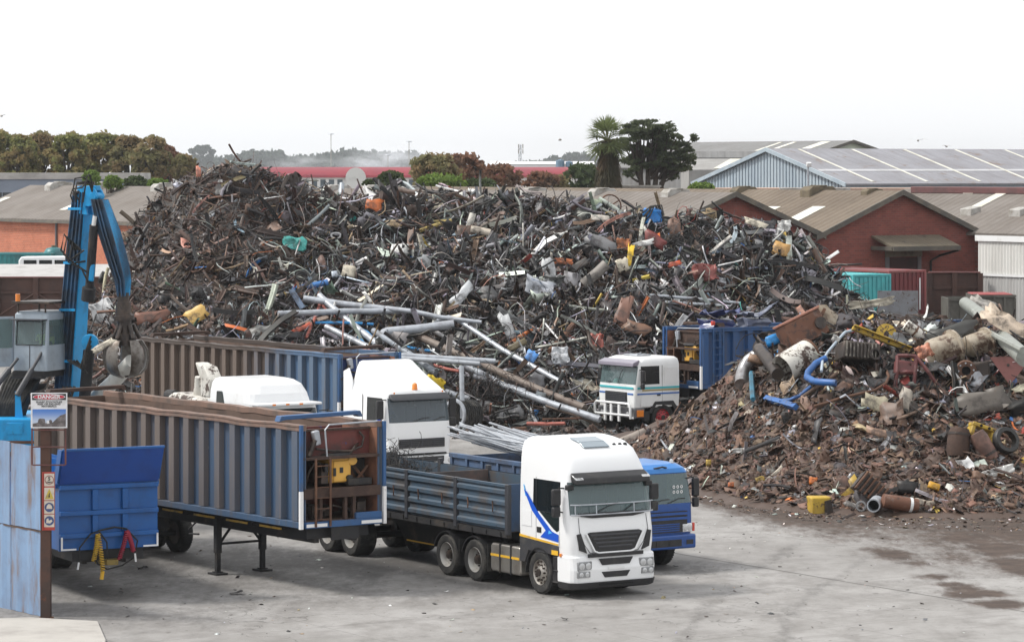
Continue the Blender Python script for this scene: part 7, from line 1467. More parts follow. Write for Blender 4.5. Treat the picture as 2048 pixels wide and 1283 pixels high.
# its drop side tipper trailer
def tipper():
    t=thing('tipper_trailer','empty blue dropside trailer coupled behind the white truck with blue flashes','trailer',oA,thA-R(90)); y=1.25; z0,z1=1.38,2.54; x0=-2.85; x1=-12.6
    S=pmat('dull_blue_side',(.050,.085,.125),(.075,.065,.06),1.5,.4,.7,.55,rust=(.03,.028,.03),rlo=.60,rhi=.68,rscale=1.4,rstretch=(1,1,.5))
    IN=pmat('tipper_inside',(.07,.06,.06),(.13,.085,.07),1.5,.4,.7,.75); n=4; seg=(x0-x1)/n
    for sg in (-1,1):
        for i in range(n):
            a=x0-.08-i*seg; b=x0-(i+1)*seg+.08; q=MB(); prof=[(sg*(y-.06),z0+.02),(sg*(y-.02),z0+.02)]
            m=4
            for k in range(m):
                zz=z0+.02+(z1-z0-.05)*k/m; dz=(z1-z0-.05)/m; prof+=[(sg*(y-.02),zz+dz*.12),(sg*(y+.035),zz+dz*.24),(sg*(y+.035),zz+dz*.55),(sg*(y-.02),zz+dz*.70)]
            prof+=[(sg*(y+.03),z1-.06-(.14 if sg>0 else 0)),(sg*(y+.03),z1-(.14 if sg>0 else 0)),(sg*(y-.06),z1-(.14 if sg>0 else 0))]; q.prism(prof,'x',a,b); p=q.build('drop_side',S,t)
            q=MB()
            for x in (a-.55,b+.55): q.tube([(x,sg*(y+.05),z0+.45),(x+.04,sg*(y+.065),z0+.55),(x,sg*(y+.06),z0+.72)],.018,6)
            q.build('latch',RUST,p)
        for i in range(n+1):
            x=x0-i*seg; q=MB(); q.box(x-.07,x+.07,sg*(y-.07),sg*(y+.05),z0-.08,z1+.01); q.build('side_post',DGREY,t,bevel=.01)
        q=MB(); q.box(x1,x0,sg*(y-.12),sg*(y+.02),z0-.16,z0); q.build('side_rail',CHASSIS,t); q=MB()
        for i in range(14): q.box(x0-.3-i*.68,x0-.26-i*.68,sg*(y+.022),sg*(y+.05),z0-.13,z0-.02)
        q.build('rope_hook',CHASSIS,t)
    q=MB(); q.box(x0,x0+.06,-y,y,z0,z1+.02); fb=q.build('headboard',pmat('deep_blue',(.03,.065,.13),(.05,.05,.055),1.5),t,bevel=.01); q=MB(); q.box(x0+.062,x0+.12,-.55,-.15,z0+.35,z0+.42); q.tube([(x0+.1,-.5,z0+.35),(x0+.12,-.3,z0+.2),(x0+.1,-.1,z0+.3)],.03,6); q.build('coupling_bracket',CHASSIS,fb)
    q=MB(); q.box(x1+4.9,x1+4.96,-y+.07,y-.07,z0,z1-.1); q.build('partition',IN,t); q=MB(); q.box(x1,x1+.06,-y,y,z0,z1); q.build('tail_board',S,t); q=MB(); q.box(x1+.06,x0,-y+.07,y-.07,z0-.02,z0+.04); q.build('floor',IN,t)
    q=MB(); q.add([(x0-.1,-1.1,z0+.05),(x0-1.6,-1.1,z0+.05),(x0-1.6,1.1,z0+.05),(x0-.1,1.1,z0+.05),(x0-.15,-.9,z0+.62),(x0-.9,-.8,z0+.35),(x0-.9,.8,z0+.4),(x0-.15,.9,z0+.66)],[(4,5,6,7),(0,1,5,4),(1,2,6,5),(2,3,7,6),(3,0,4,7)]); q.build('load_of_soil',pmat('rusty_fines',(.16,.09,.065),(.1,.07,.06),4,bump=.6),t)
    chassis(t,x1+.1,x0-.3,1.0,1.30,.5)
    for x in (-10.75,-12.0):
        for sg in (-1,1): wheel(t,x,sg*.97,.52,sg,'steel',.58)
        q=MB(); q.cyl((x,-.9,.52),(x,.9,.52),.09,10); q.build('axle',CHASSIS,t)
    q=MB(); q.prism([(-6.7,.92),(-6.7,1.2),(-9.4,1.2),(-9.4,1.0),(-8.8,.55),(-7.3,.55)],'y',-.62,-.50); g=q.build('side_guard',CHASSIS,t); q=MB(); q.box(-9.2,-6.8,-.632,-.625,1.10,1.14); q.prism([(-6.75,.93),(-7.3,.60),(-8.8,.60),(-8.8,.565),(-7.3,.565),(-6.75,.895)],'y',-.632,-.622); q.build('yellow_marker',YELLOW,g)
tipper()
# coil of wire and bundle riding in the tipper, seen over the side
def ride(loc_x,yy,z,o): 
    o.location=Vector(oA)+Matrix.Rotation(thA-R(90),3,'Z')@Vector((loc_x,yy,z)); o.rotation_euler=(0,0,thA-R(90))
rs=np.random.RandomState(8); pl=Pile(); n=240; pos=np.stack([rs.normal(size=n)*.5,rs.normal(size=n)*.35,np.abs(rs.normal(size=n))*.30],1); cc,me=choose_cols(rs,n,['charcoal','black'],[1,1]); pl.scatter(rs,'wire',pos,np.tile([0,0,1.],(n,1)),rs.uniform(.5,1.1,n),.8,.4,cc,me); o=pl.build('wire_coil',SCM); ride(-11.2,.3,2.0,o); tag(o,'heap of dark wire riding in the dropside trailer','wire')
# ---------------------------------------------------------------- white high roofed truck with the amber beacon
def beacon_truck():
    th=TH2; o=T2+wid(th)*1.25+fwd(th)*3.25; t=thing('tractor_truck','white high roofed tractor truck with an amber beacon, coupled to the brown container trailer','truck',o,th-R(90)); st=[-2.35,-2.0,-1.62,-1.42,-1.0,-.62,-.48]
    bands=[(.95,-.02,-2.35,1.22,.25),(1.45,.0,-2.35,1.25,.24),(2.02,-.07,-2.35,1.25,.24),(2.82,-.22,-2.35,1.23,.24),(2.94,-.24,-2.35,1.22,.25),(3.05,-.34,-2.35,1.19,.3)]
    cab(t,bands,st,WHITE,GLASS,(2,),(3,6),gl2=GLASSD); interior(t,2.02,-2.2,-.20,1.12,2.95)
    fb=[(3.04,-.42,-2.42,1.19,.25),(3.10,-.50,-2.42,1.18,.25),(3.40,-1.05,-2.42,1.10,.28),(3.70,-1.50,-2.42,1.02,.30),(3.92,-1.78,-2.36,.94,.30),(3.97,-1.90,-2.28,.86,.25)]
    rg=[ring_pts(*k,[-2.4,-2.2,-2.1]) for k in fb]; q=MB(); n=len(rg[0])
    for i in range(len(rg)-1):
        for j in range(n-1): q.add([rg[i][j],rg[i][j+1],rg[i+1][j+1],rg[i+1][j]],[(0,1,2,3)])
        q.add([rg[i][-1],rg[i][0],rg[i+1][0],rg[i+1][-1]],[(0,1,2,3)])
    q.add(rg[-1],[list(range(n))]); q.build('roof_deflector',WHITE,t,smooth=35)
    for sg in (-1,1):
        q=MB(); q.prism([(-2.95,1.3),(-2.36,1.3),(-2.36,3.3),(-2.6,3.72),(-2.95,3.6)],'y',sg*1.16,sg*1.21); q.build('side_fairing',WHITE,t,bevel=.02)
        q=MB(); q.plate([(x,sg*1.253,z) for x,z in ([(-1.66,1.25),(-.50,1.25),(-.50,1.98),(-1.66,1.98)] if sg<0 else [(-1.66,1.98),(-.50,1.98),(-.50,1.25),(-1.66,1.25)])],.008); d=q.build('door',WHITE,t); q=MB(); q.box(-1.6,-1.42,sg*1.262,sg*1.28,1.75,1.82); q.build('door_handle',BLACK,d); q=MB(); q.box(-1.672,-1.664,sg*1.24,sg*1.262,1.25,2.9); q.build('door_seam',DGREY,d)
        mirror(t,-.32,sg*1.30,2.45,.62,.26); headlight(t,.02,sg*.98,.72,.34,.24,1,-sg*.1); wheel(t,-1.38,sg*1.09,.53,sg,'front',.33); fender(t,-1.38,sg*1.1,.52,.53,.36,BLACK,a0=0,a1=180,inner=.10)
        for x in (-4.3,-5.65): wheel(t,x,sg*.95,.53,sg,'steel',.6)
        q=MB(); q.box(-.75,-.6,sg*1.262,sg*1.268,1.12,1.18); q.build('yellow_reflector',YELLOW,t); q=MB(); q.prism([(-2.35,.95),(-2.35,.7),(-2.0,.7),(-1.95,.95)],'y',sg*1.0,sg*1.24); q.build('wheel_arch',DGREY,t)
    q=MB(); q.prism([(-.27,2.84),(.0,2.74),(-.02,2.80),(-.22,2.96)],'y',-1.14,1.14); q.build('sun_visor',DGREY,t,bevel=.02)
    q=MB(); q.lathe([(3.06,.01),(3.06,.10),(3.24,.085),(3.28,.05),(3.29,.01)],16,'z',closed=False,c=(-.42,.0,0)); q.build('amber_beacon',ORANGE,t,smooth=50)
    q=MB(); q.box(.0,.035,-.90,.90,1.18,1.48); g=q.build('grille',BLACK,t,bevel=.02); q=MB(); slats(q,.036,-.86,.86,1.2,1.46,4,.02); q.build('grille_bar',DGREY,g)
    q=MB(); [q.box(.036,.062,yy-.02,yy+.02,1.2,1.46) for yy in (-.45,0,.45)]; q.build('grille_post',DGREY,g)
    q=MB(); q.box(-.55,.05,-1.23,1.23,.42,.93); q.build('bumper',WHITE,t,bevel=.08,seg=3); q=MB(); q.box(.048,.06,-.85,.85,.70,.88); q.box(.048,.06,-.6,.6,.48,.60); bi=q.build('bumper_intake',BLACK,t); q=MB(); slats(q,.061,-.8,.8,.72,.86,2,.015); q.build('intake_bar',DGREY,bi)
    q=MB(); q.box(.03,.058,-.95,.95,.94,1.0); q.build('bumper_gap',DARK,t); wiper(t,[(-.05,-.3,2.04),(-.07,.1,2.14),(-.08,.35,2.15)]); wiper(t,[(-.05,.5,2.04),(-.07,.8,2.14),(-.08,1.0,2.15)])
    q=MB(); [q.cyl((-.20,yy,2.99),(-.18,yy,2.99),.03,8) for yy in (-.95,.95)]; q.build('marker_lamp',ORANGE,t)
    chassis(t,-6.2,-.6); q=MB(); [q.cyl((x,-.9,.53),(x,.9,.53),.1,10) for x in (-1.38,-4.3,-5.65)]; q.build('axle',CHASSIS,t)
    q=MB(); q.sphere((0,0,0),(.11,.11,.10),12,8); b=q.build('blue_cap',pmat('cap_blue',(.01,.08,.55),rough=.4),t); b.location=(-.32,-1.48,2.05)
    person(o+Matrix.Rotation(th-R(90),3,'Z')@Vector((-1.28,-.62,1.88)),th-R(90),'driver in a blue work shirt inside the white beacon truck',pmat('blue_shirt',(.02,.04,.20),(.015,.03,.12),5),None)
beacon_truck()
# ---------------------------------------------------------------- blue truck with a skip body
thN=R(33); oN=Vector((4.73,85.7,0))-wid(thN)*1.22
def blue_truck():
    t=thing('skip_truck','blue flat faced truck half hidden behind the white truck with blue flashes','truck',oN,thN-R(90)); B1=pmat('truck_blue',(.005,.062,.27),(.008,.035,.12),2,.5,.8,.35,coat=.3); B2=pmat('truck_roof_blue',(.012,.17,.50),(.03,.10,.3),2,.5,.8,.35,coat=.3); st=[-1.95,-1.7,-1.35,-1.2,-.9,-.55,-.45]
    bands=[(.88,-.02,-1.95,1.20,.18),(1.2,.0,-1.95,1.22,.18),(1.72,-.02,-1.95,1.22,.18),(2.48,-.16,-1.95,1.18,.18),(2.60,-.22,-1.95,1.14,.22),(2.70,-.40,-1.90,1.05,.28),(2.73,-.6,-1.80,.9,.25)]
    cab(t,bands,st,B1,GLASSC,(2,),(3,6),gl2=GLASSD); interior(t,1.72,-1.85,-.14,1.08,2.5); q=MB()
    rg=[ring_pts(z,xf,xr,w_,rf,[-1.9,-1.5,-1.2]) for z,xf,xr,w_,rf in ((2.50,-.155,-1.96,1.19,.18),(2.61,-.215,-1.96,1.15,.22),(2.71,-.395,-1.91,1.06,.28),(2.745,-.6,-1.80,.9,.25))]; n=len(rg[0])
    for i in range(3):
        for j in range(n-1): q.add([rg[i][j],rg[i][j+1],rg[i+1][j+1],rg[i+1][j]],[(0,1,2,3)])
    q.add(rg[-1],[list(range(n))]); q.build('roof',B2,t,smooth=40)
    q=MB(); q.box(.0,.03,-.98,.98,.98,1.52); g=q.build('grille',BLACK,t); q=MB(); slats(q,.031,-.96,.96,1.28,1.52,2,.03); slats(q,.031,-.72,.72,1.0,1.22,4,.02); q.build('grille_bar',B1,g)
    q=MB(); q.box(-.5,.10,-1.22,1.22,.55,.92); b=q.build('bumper',B1,t,bevel=.05,seg=3); q=MB(); q.box(.096,.104,-.75,.75,.62,.80); q.box(.096,.104,.90,1.12,.66,.78); q.box(.096,.104,-1.12,-.90,.66,.78); q.build('bumper_intake',BLACK,b); q=MB(); [q.box(.106,.12,yy-.06,yy+.06,.64,.78) for yy in (-.4,0,.4)]; q.build('tow_eye',CHASSIS,b)
    for sg in (-1,1):
        headlight(t,.02,sg*.98,1.08,.32,.22,1,0,WHITE); q=MB(); q.box(-.02,.03,sg*1.15,sg*1.22,.98,1.2); q.build('indicator',ORANGE if sg<0 else REDL,t,bevel=.01); mirror(t,-.15,sg*1.27,2.1,.48,.2); wheel(t,-1.25,sg*1.03,.50,sg,'dark',.3); fender(t,-1.25,sg*1.05,.5,.5,.3,B1,a0=0,a1=180,inner=.1)
        for x in (-5.2,-6.5): wheel(t,x,sg*.95,.5,sg,'dark',.56)
        q=MB(); q.plate([(x,sg*1.224,z) for x,z in ([(-1.4,1.0),(-.42,1.0),(-.42,1.70),(-1.4,1.70)] if sg<0 else [(-1.4,1.70),(-.42,1.70),(-.42,1.0),(-1.4,1.0)])],.008); d=q.build('door',B1,t); q=MB(); q.box(-1.34,-1.2,sg*1.235,sg*1.25,1.5,1.56); q.build('door_handle',BLACK,d)
    wiper(t,[(-.0,-.2,1.74),(-.03,.2,1.82),(-.03,.45,1.84)]); wiper(t,[(-.0,.4,1.74),(-.03,.75,1.84),(-.03,.95,1.84)]); q=MB(); q.lathe([(2.72,.06),(2.80,.05),(2.83,.01)],10,'z',closed=False,c=(-.5,.85,0)); q.build('roof_lamp',LAMP,t); q=MB(); q.tube([(-.24,.1,2.62),(-.2,.35,2.66),(-.24,.5,2.63)],.025,6); q.build('bracket',BLACK,t)
    q=MB(); [q.lathe([(0,.022),(0,.042)],12,'x',closed=False,c=(-.065+.0*k,.62+.12*(k%3),2.14-.13*(k//3))) for k in range(6)]; q.build('window_disc',TAPEW,t)
    chassis(t,-8.3,-.6,.7,1.0); q=MB(); [q.cyl((x,-.9,.5),(x,.9,.5),.1,10) for x in (-1.25,-5.2,-6.5)]; q.build('axle',CHASSIS,t)
    # dropside body behind the cab
    SB=pmat('skip_blue',(.075,.125,.22),(.07,.07,.085),1.5,.4,.7,.5,rust=(.12,.08,.06),rlo=.64,rhi=.7); x0,x1,z0,z1,y=-2.3,-8.0,1.15,2.55,1.25; bd=sub('skip_body',t)
    q=MB(); q.box(x1,x0,-y,y,z0,z0+.08); [q.box(x1,x0,sg*(y-.05),sg*y,z0+.08,z1-.1) for sg in (-1,1)]; q.box(x0-.05,x0,-y+.05,y-.05,z0+.08,z1); q.box(x1,x1+.05,-y+.05,y-.05,z0+.08,z1-.1); q.build('wall',SB,bd); q=MB()
    for sg in (-1,1):
        q.box(x1,x0,sg*(y-.07),sg*(y+.06),z1-.12,z1)
        for i in range(8): x=x1+.1+(x0-x1-.2)*i/7; q.box(x-.05,x+.05,sg*(y+.002),sg*(y+.055),z0,z1-.122)
    q.build('rib',SB,bd,bevel=.01)
    return t
blue_truck()
# steel rods carried across the skip body, each its own thing
rs=np.random.RandomState(17); first=None; Mn=Matrix.Translation(oN)@Matrix.Rotation(thN-R(90),4,'Z')
rodm=[]
for k in range(4):
    q=MB(); b=rs.uniform(-.12,.12); q.tube([(-2.6,0,0),(-1.3,0,b*.5),(0,b,b),(1.3,0,.0),(2.6,0,-.05)],.028,6); o=q.build('steel_rod',GALV,smooth=60); rodm.append(o)
for k in range(64):
    o=rodm[k] if k<4 else link_copy(rodm[k%4]); u=rs.rand(); base=Mn@Vector((-5.4+rs.uniform(-1.0,.6),rs.uniform(-.95,.5),2.66+rs.rand()*.34)); o.matrix_world=Matrix.Translation(base)@Matrix.Rotation(thN-R(90)+rs.normal()*.032+R(2),4,'Z')@Matrix.Rotation(R(4.5)+rs.normal()*.03,4,'Y'); tag(o,'thin grey steel rod among many loaded on the blue skip truck','rod','steel rods loaded on the blue skip truck')
# ---------------------------------------------------------------- white and teal striped truck
def teal_truck():
    cn=G(1325,861); ph=th3; f=Vector((-math.cos(ph),-math.sin(ph),0)); left=Vector((math.sin(ph),-math.cos(ph),0)); o=cn+f*1.38-left*1.2; t=thing('tractor_truck','white tractor truck with teal and blue stripes and a bull bar','truck',o,math.pi+ph); st=[-2.2,-1.85,-1.30,-1.22,-.9,-.36,-.28]
    bands=[(.95,-.02,-2.2,1.18,.10),(1.4,.0,-2.2,1.22,.12),(1.86,-.04,-2.2,1.22,.12),(2.58,-.16,-2.2,1.20,.14),(2.70,-.20,-2.2,1.18,.16),(2.84,-.36,-2.18,1.12,.2),(2.92,-.6,-2.1,1.0,.2)]
    cab(t,bands,st,WHITE2,GLASSC,(2,),(3,6),gl2=GLASSD); interior(t,1.86,-2.1,-.16,1.1,2.6)
    q=MB(); q.prism([(-.22,2.62),(.06,2.56),(.04,2.72),(-.30,2.84)],'y',-1.16,1.16); q.build('sun_visor',pmat('mauve_visor',(.22,.20,.25),rough=.3,coat=.4),t,bevel=.03)
    q=MB(); q.box(.0,.03,-.70,.70,1.00,1.55); g=q.build('grille',BLACK,t,bevel=.01); q=MB(); slats(q,.031,-.68,.68,1.02,1.53,7,.02); q.build('grille_bar',DGREY,g)
    cols=[('teal_stripe',(.05,.42,.47),1.68,1.76,0),('gold_stripe',(.36,.27,.09),1.60,1.66,1),('blue_stripe',(.03,.13,.42),1.46,1.52,0)]
    for nm,c,za,zb,rear in cols:
        m=pmat(nm,c,rough=.4,coat=.3); q=MB()
        for sg in (-1,1): q.box(-2.19,-.12 if not rear else -.35,sg*1.223,sg*1.236,za,zb)
        if not rear:
            if za>1.6: q.box(-.010,.006,-1.10,1.10,za,zb)
            else: [q.box(-.004,.012,sg*.74,sg*1.10,za,zb) for sg in (-1,1)]
        q.build(nm,m,t)
    for sg in (-1,1):
        q=MB(); q.box(-1.34,-.30,sg*1.221,sg*1.229,1.0,1.84); d=q.build('door',WHITE2,t); q=MB(); q.box(-1.25,-1.08,sg*1.237,sg*1.25,1.40,1.46); q.build('door_handle',BLACK,d); q=MB(); q.box(-1.352,-1.343,sg*1.215,sg*1.23,1.0,2.6); q.build('door_seam',DGREY,d); q=MB(); q.box(-2.1,-1.45,sg*1.221,sg*1.229,1.88,2.5); q.build('locker_lid',WHITE2,t)
        mirror(t,-.25,sg*1.30,2.2,.46,.2); wheel(t,-1.40,sg*1.03,.54,sg,'red',.32); q=MB(); q.prism([(-2.2,.95),(-2.2,.62),(-2.02,.62),(-1.85,1.02),(-1.05,1.05),(-.8,.72),(-.66,.72),(-.80,.95),(-.98,1.18),(-1.90,1.18),(-2.05,.98)],'y',sg*.95,sg*1.24); q.build('wheel_arch',BLACK,t,bevel=.01)
        for x in (-4.2,-5.5): wheel(t,x,sg*.95,.54,sg,'dark',.58)
        q=MB(); q.box(-.42,-.10,sg*1.19,sg*1.245,.60,.86); q.build('indicator',ORANGE,t,bevel=.01); q=MB(); q.box(-.72,-.45,sg*1.0,sg*1.22,.45,.8); q.build('step',BLACK,t)
    q=MB(); q.box(-.5,.02,-1.2,1.2,.55,.93); q.build('bumper',pmat('bumper_grey',(.14,.14,.15),(.08,.08,.08),3),t,bevel=.03); 
    for sg in (-1,1): headlight(t,.02,sg*.85,.72,.34,.2,1,0)
    q=MB()
    q.tube([(.02,-1.12,.55),(.18,-1.16,.55),(.20,-1.16,1.02),(.20,-1.06,1.12),(.20,1.06,1.12),(.20,1.16,1.02),(.18,1.16,.55),(.02,1.12,.55)],.05,10); q.tube([(.20,-1.15,.66),(.20,1.15,.66)],.045,10); q.build('bull_bar',WHITE2,t,smooth=50); q=MB()
    for yy in (-.50,-.10,.42): q.box(.13,.22,yy-.07,yy+.07,.38,1.13)
    q.build('bull_bar_post',WHITE2,t,bevel=.03)
    q=MB(); q.box(-1.5,-.8,-.6,.3,2.93,2.98); q.tube([(-1.6,-.5,3.0),(-1.2,0,3.03),(-.8,.3,3.0)],.03,6); q.build('roof_hatch',GALV,t,bevel=.02)
    wiper(t,[(.0,.1,1.88),(-.04,.25,2.3),(-.06,.35,2.45)]); wiper(t,[(.0,-.6,1.88),(-.02,-.4,1.94)])
    chassis(t,-6.0,-.6); q=MB(); [q.cyl((x,-.9,.54),(x,.9,.54),.1,10) for x in (-1.4,-4.2,-5.5)]; q.build('axle',CHASSIS,t)
    h=thing('hard_hat','pale hard hat lying on the dashboard of the teal striped truck','hard hat',o+Matrix.Rotation(math.pi+ph,3,'Z')@Vector((-.36,-.45,1.84)),0); q=MB(); q.lathe([(0,.17),(.02,.15),(.10,.14),(.18,.08),(.20,.01)],16,'z',closed=False); q.build('shell',pmat('hat_pale',(.55,.75,.72),rough=.4),h,smooth=60); q=MB(); q.lathe([(-.01,.2),(.01,.2),(.02,.15),(0,.15)],16,'z'); q.build('brim',MATS['hat_pale'],h)
teal_truck()
# ---------------------------------------------------------------- white bonneted truck between the two container trailers
def bonnet_truck():
    D=96.5; s=FPX/D; th=R(33); W=1.08; front=P(514,815,D-1.0)
    o=Vector((front.x,front.y,0))+wid(th)*W; t=thing('bonneted_truck','white sleeper cab truck boxed in between the two container trailers','truck',o,th-R(90)); st=[-3.05,-2.8,-2.2,-1.8,-1.3,-.9,-.5]
    zt=CAMH-(815-HY)*(D-1)/FPX; xr=-3.05
    bands=[(1.0,.1,xr,1.05,.2),(zt-.75,.1,xr,W,.2),(zt-.08,-.22,xr,W,.2),(zt+.08,-.26,xr,W,.2)]
    cab(t,bands,st,WHITE,GLASSD,(1,),(4,6))
    rb=[(zt+.08,-.50,xr,W,.3),(zt+.34,-.56,xr,W-.02,.4),(zt+.58,-.74,xr+.02,W-.08,.45),(zt+.70,-1.05,xr+.1,W-.18,.45),(zt+.74,-1.35,xr+.2,W-.32,.4)]; rg=[ring_pts(*k,[-2.9,-2.4,-1.9]) for k in rb]; q=MB(); n=len(rg[0])
    for i in range(len(rg)-1):
        for j in range(n-1): q.add([rg[i][j],rg[i][j+1],rg[i+1][j+1],rg[i+1][j]],[(0,1,2,3)])
        q.add([rg[i][-1],rg[i][0],rg[i+1][0],rg[i+1][-1]],[(0,1,2,3)])
    q.add(rg[-1],[list(range(n))]); q.build('sleeper_roof',WHITE,t,smooth=40)
    q=MB(); q.prism([(-2.52,zt+.0),(-2.48,zt+.36),(-2.16,zt+.36),(-1.98,zt+.0)],'y',-W-.012,-W+.03); q.build('sleeper_window',GLASSD,t,bevel=.02)
    q=MB(); q.box(-.6,.06,-W+.02,W-.02,zt+.02,zt+.10); q.build('visor',WHITE,t,bevel=.03); q=MB(); [q.box(.055,.085,yy-.05,yy+.05,zt+.04,zt+.09) for yy in (-.55,-.1,.35)]; q.build('marker_lamp',ORANGE,t)
    q=MB(); q.box(.1,2.2,-.85,.85,1.0,zt-1.15); q.build('bonnet',WHITE,t,bevel=.15,seg=3); chassis(t,-7.0,2.2)
    for sg in (-1,1):
        mirror(t,.15,sg*(W+.08),zt-.35,.4,.2); wheel(t,1.3,sg*1.0,.52,sg,'steel',.3)
        for x in (-4.6,-5.9): wheel(t,x,sg*.95,.52,sg,'steel',.58)
    q=MB(); q.prism([(-3.15,zt+.1),(-3.10,zt+.62),(-3.45,zt+1.0),(-4.1,zt+1.12),(-3.75,zt+.62),(-3.72,zt+.1)],'y',-W+.1,-W+.55); q.build('torn_fairing',PEEL,t,bevel=.05); q=MB(); q.cyl((-4.75,-.5,zt+.0),(-4.62,-.5,zt+.62),.17,16); q.build('air_stack',PEEL,t,smooth=40); q=MB(); q.prism([(-3.7,zt-.25),(-3.7,zt+.0),(-4.6,zt+.08),(-5.6,zt+.12),(-5.9,zt+.0),(-5.9,zt-.2)],'y',-W+.1,W-.3); q.build('rear_fairing',PEEL,t,bevel=.1,seg=3); q=MB(); q.lathe([(0,.13),(0,.17),(.5,.17),(.5,.13)],14,'x',c=(-6.55,-.6,zt-.02)); q.build('exhaust_end',CHASSIS,t)
    q=MB(); q.tube([(-3.5,.2,1),(-3.5,.2,zt-.2)],.09,10); q.tube([(-5.7,-.6,.95),(-5.7,-.6,zt-.2)],.06,8); q.build('fairing_post',CHASSIS,t)
bonnet_truck()
# ---------------------------------------------------------------- blue material handler
CB=pmat('crane_blue',(.004,.31,.66),(.012,.19,.40),2.2,.45,.75,.45,rust=(.025,.05,.08),rlo=.60,rhi=.72,rscale=2.2,rstretch=(1,1,.4))
CD=pmat('grimy_crane_blue',(.018,.075,.16),(.02,.03,.045),2.0,.35,.65,.5,rust=(.02,.018,.018),rlo=.55,rhi=.68,rscale=1.2,rstretch=(1,1,.35))
CABG=pmat('cab_grey_blue',(.31,.365,.42),(.22,.25,.28),2,.45,.75,.4,coat=.2)
GRAB=pmat('worn_grab_steel',(.20,.185,.17),(.07,.055,.045),3,.4,.65,.4,.6)
def handler():
    D=95.0; s=FPX/D; o=Vector((-14.3,96.5,0)); t=thing('material_handler','blue scrap handling crane with raised grey cab, boom and grab','crane',o)
    e=lambda px,py,d=D:P(px,py,d)-o
    U=Vector((math.cos(R(25)),-math.sin(R(25)),0)); Nn=Vector((-math.sin(R(25)),-math.cos(R(25)),0))
    def beam(mb,pts,ws,ds,mi=0,front=None):
        vs=[]
        for p,w_,d_ in zip(pts,ws,ds): vs+=[p-U*w_/2+Nn*d_/2,p+U*w_/2+Nn*d_/2,p+U*w_/2-Nn*d_/2,p-U*w_/2-Nn*d_/2]
        fs=[]
        for i in range(len(pts)-1):
            for j in range(4): a=4*i+j; b=4*i+(j+1)%4; fs.append((a,b,b+4,a+4))
        fs=[f[::-1] for f in fs]+[(0,1,2,3),tuple(4*(len(pts)-1)+k for k in (3,2,1,0))]
        n0=len(mb.m); mb.add(vs,fs,mi)
        if front is not None:
            for i in range(len(pts)-1): mb.m[n0+4*i]=front
    # boom
    B0,B1=e(132,850,96.4),e(167,384,95.4); pts=[B0,B0.lerp(B1,.35),B0.lerp(B1,.75),B1]; q=MB(); beam(q,pts,[.62,.58,.50,.44],[.60,.66,.55,.42]); bm=q.build('boom',CB,t,bevel=.02)
    q=MB(); f0=[p+Nn*(d_/2+.012) for p,d_ in zip(pts,[.60,.66,.55,.42])]
    beam(q,f0,[.56,.52,.45,.39],[.02]*4); q.build('front_plate',CD,bm)
    q=MB()
    for u in (-.20,-.07,.06,.18): q.tube([p+U*u*k+Nn*.05 for p,k in zip(f0,(1.2,1.1,1,.85))],.028,8)
    q.build('hydraulic_pipe',CD,bm,smooth=50); q=MB()
    for tt in (.06,.28,.50,.70,.93): p=B0.lerp(B1,tt)+Nn*.40; q.cbox(p,(.62-.2*tt,.05,.07),(0,0,R(-25)))
    q.build('pipe_clamp',CB,bm)
    # boom head and hoses
    q=MB(); Mx=Matrix.Translation(e(188,392,95.2))@Matrix.Rotation(R(-25),4,'Z')
    for d_ in (-.2,.12): q.prism([(-.28+.30*math.cos(a)*1.0+.2,.30*math.sin(a)) for a in np.linspace(-1.9,1.9,12)]+[(-.45,.28),(-.45,-.5),(-.1,-.55)],'y',d_,d_+.08,0,Mx)
    q.cyl((0.1,-.24,0),(0.1,.24,0),.12,14,M=Mx); q.box(-.42,.15,-.12,.12,.16,.30,0,Mx); q.build('boom_head',CB,t,bevel=.015)
    q=MB()
    for k,(xa,xb,yb) in enumerate(((146,141,378),(152,150,366),(160,146,357),(166,170,352))): q.tube([e(xa,404,94.9),e(xb,(404+yb)/2,94.7),e(xb+4,yb,94.7),e((xb+180)/2+4,yb-3,94.9),e(176+3*k,360+3*k,95.0),e(186,388,95.0)],.024,6)
    for k in range(4): q.tube([e(150+4*k,500,94.9),e(128+6*k,468+5*k,94.7),e(122+5*k,500+8*k,94.7),e(140+8*k,520+6*k,94.8),e(168+3*k,500+22*k,94.9)],.03,6)
    q.build('hose',RUBBER,t,smooth=60)
    q=MB(); q.cyl(e(146,388,95.1),e(190,372,95.5),.05,8); q.cbox(e(172,366,95.2),(.5,.2,.08)); q.build('hose_bracket',OILY,t)
    # stick
    sp=[e(199,398,95.0),e(218,462,94.9),e(238,530,94.8),e(246,560,94.8),e(247,592,94.8)]; q=MB(); beam(q,sp,[.38,.50,.42,.34,.26],[.34,.48,.46,.38,.30],0,1); stk=q.build('stick',[CB,CD],t,bevel=.02); f1=[p+Nn*(d_/2+.03) for p,d_ in zip(sp,[.34,.48,.46,.38,.30])]; [q.tube([p+U*u for p in f1],.022,6) for u in (-.06,.05)]; q.build('hydraulic_pipe',CD,stk,smooth=50)
    q=MB(); q.cyl(e(191,432,94.8),e(188,452,94.8),.085,12); q.build('ram_rod',CHROME,t,smooth=50); q=MB(); q.cyl(e(188,450,94.8),e(178,590,95.2),.13,14); q.cyl(e(178,575,95.1),e(176,600,95.2),.2,12); q.build('ram_barrel',CHASSIS,t,smooth=50); q=MB(); q.cbox(e(184,545,95.0),(.14,.2,.5),(0,.1,0)); q.build('ram_bracket',CB,t,bevel=.03)
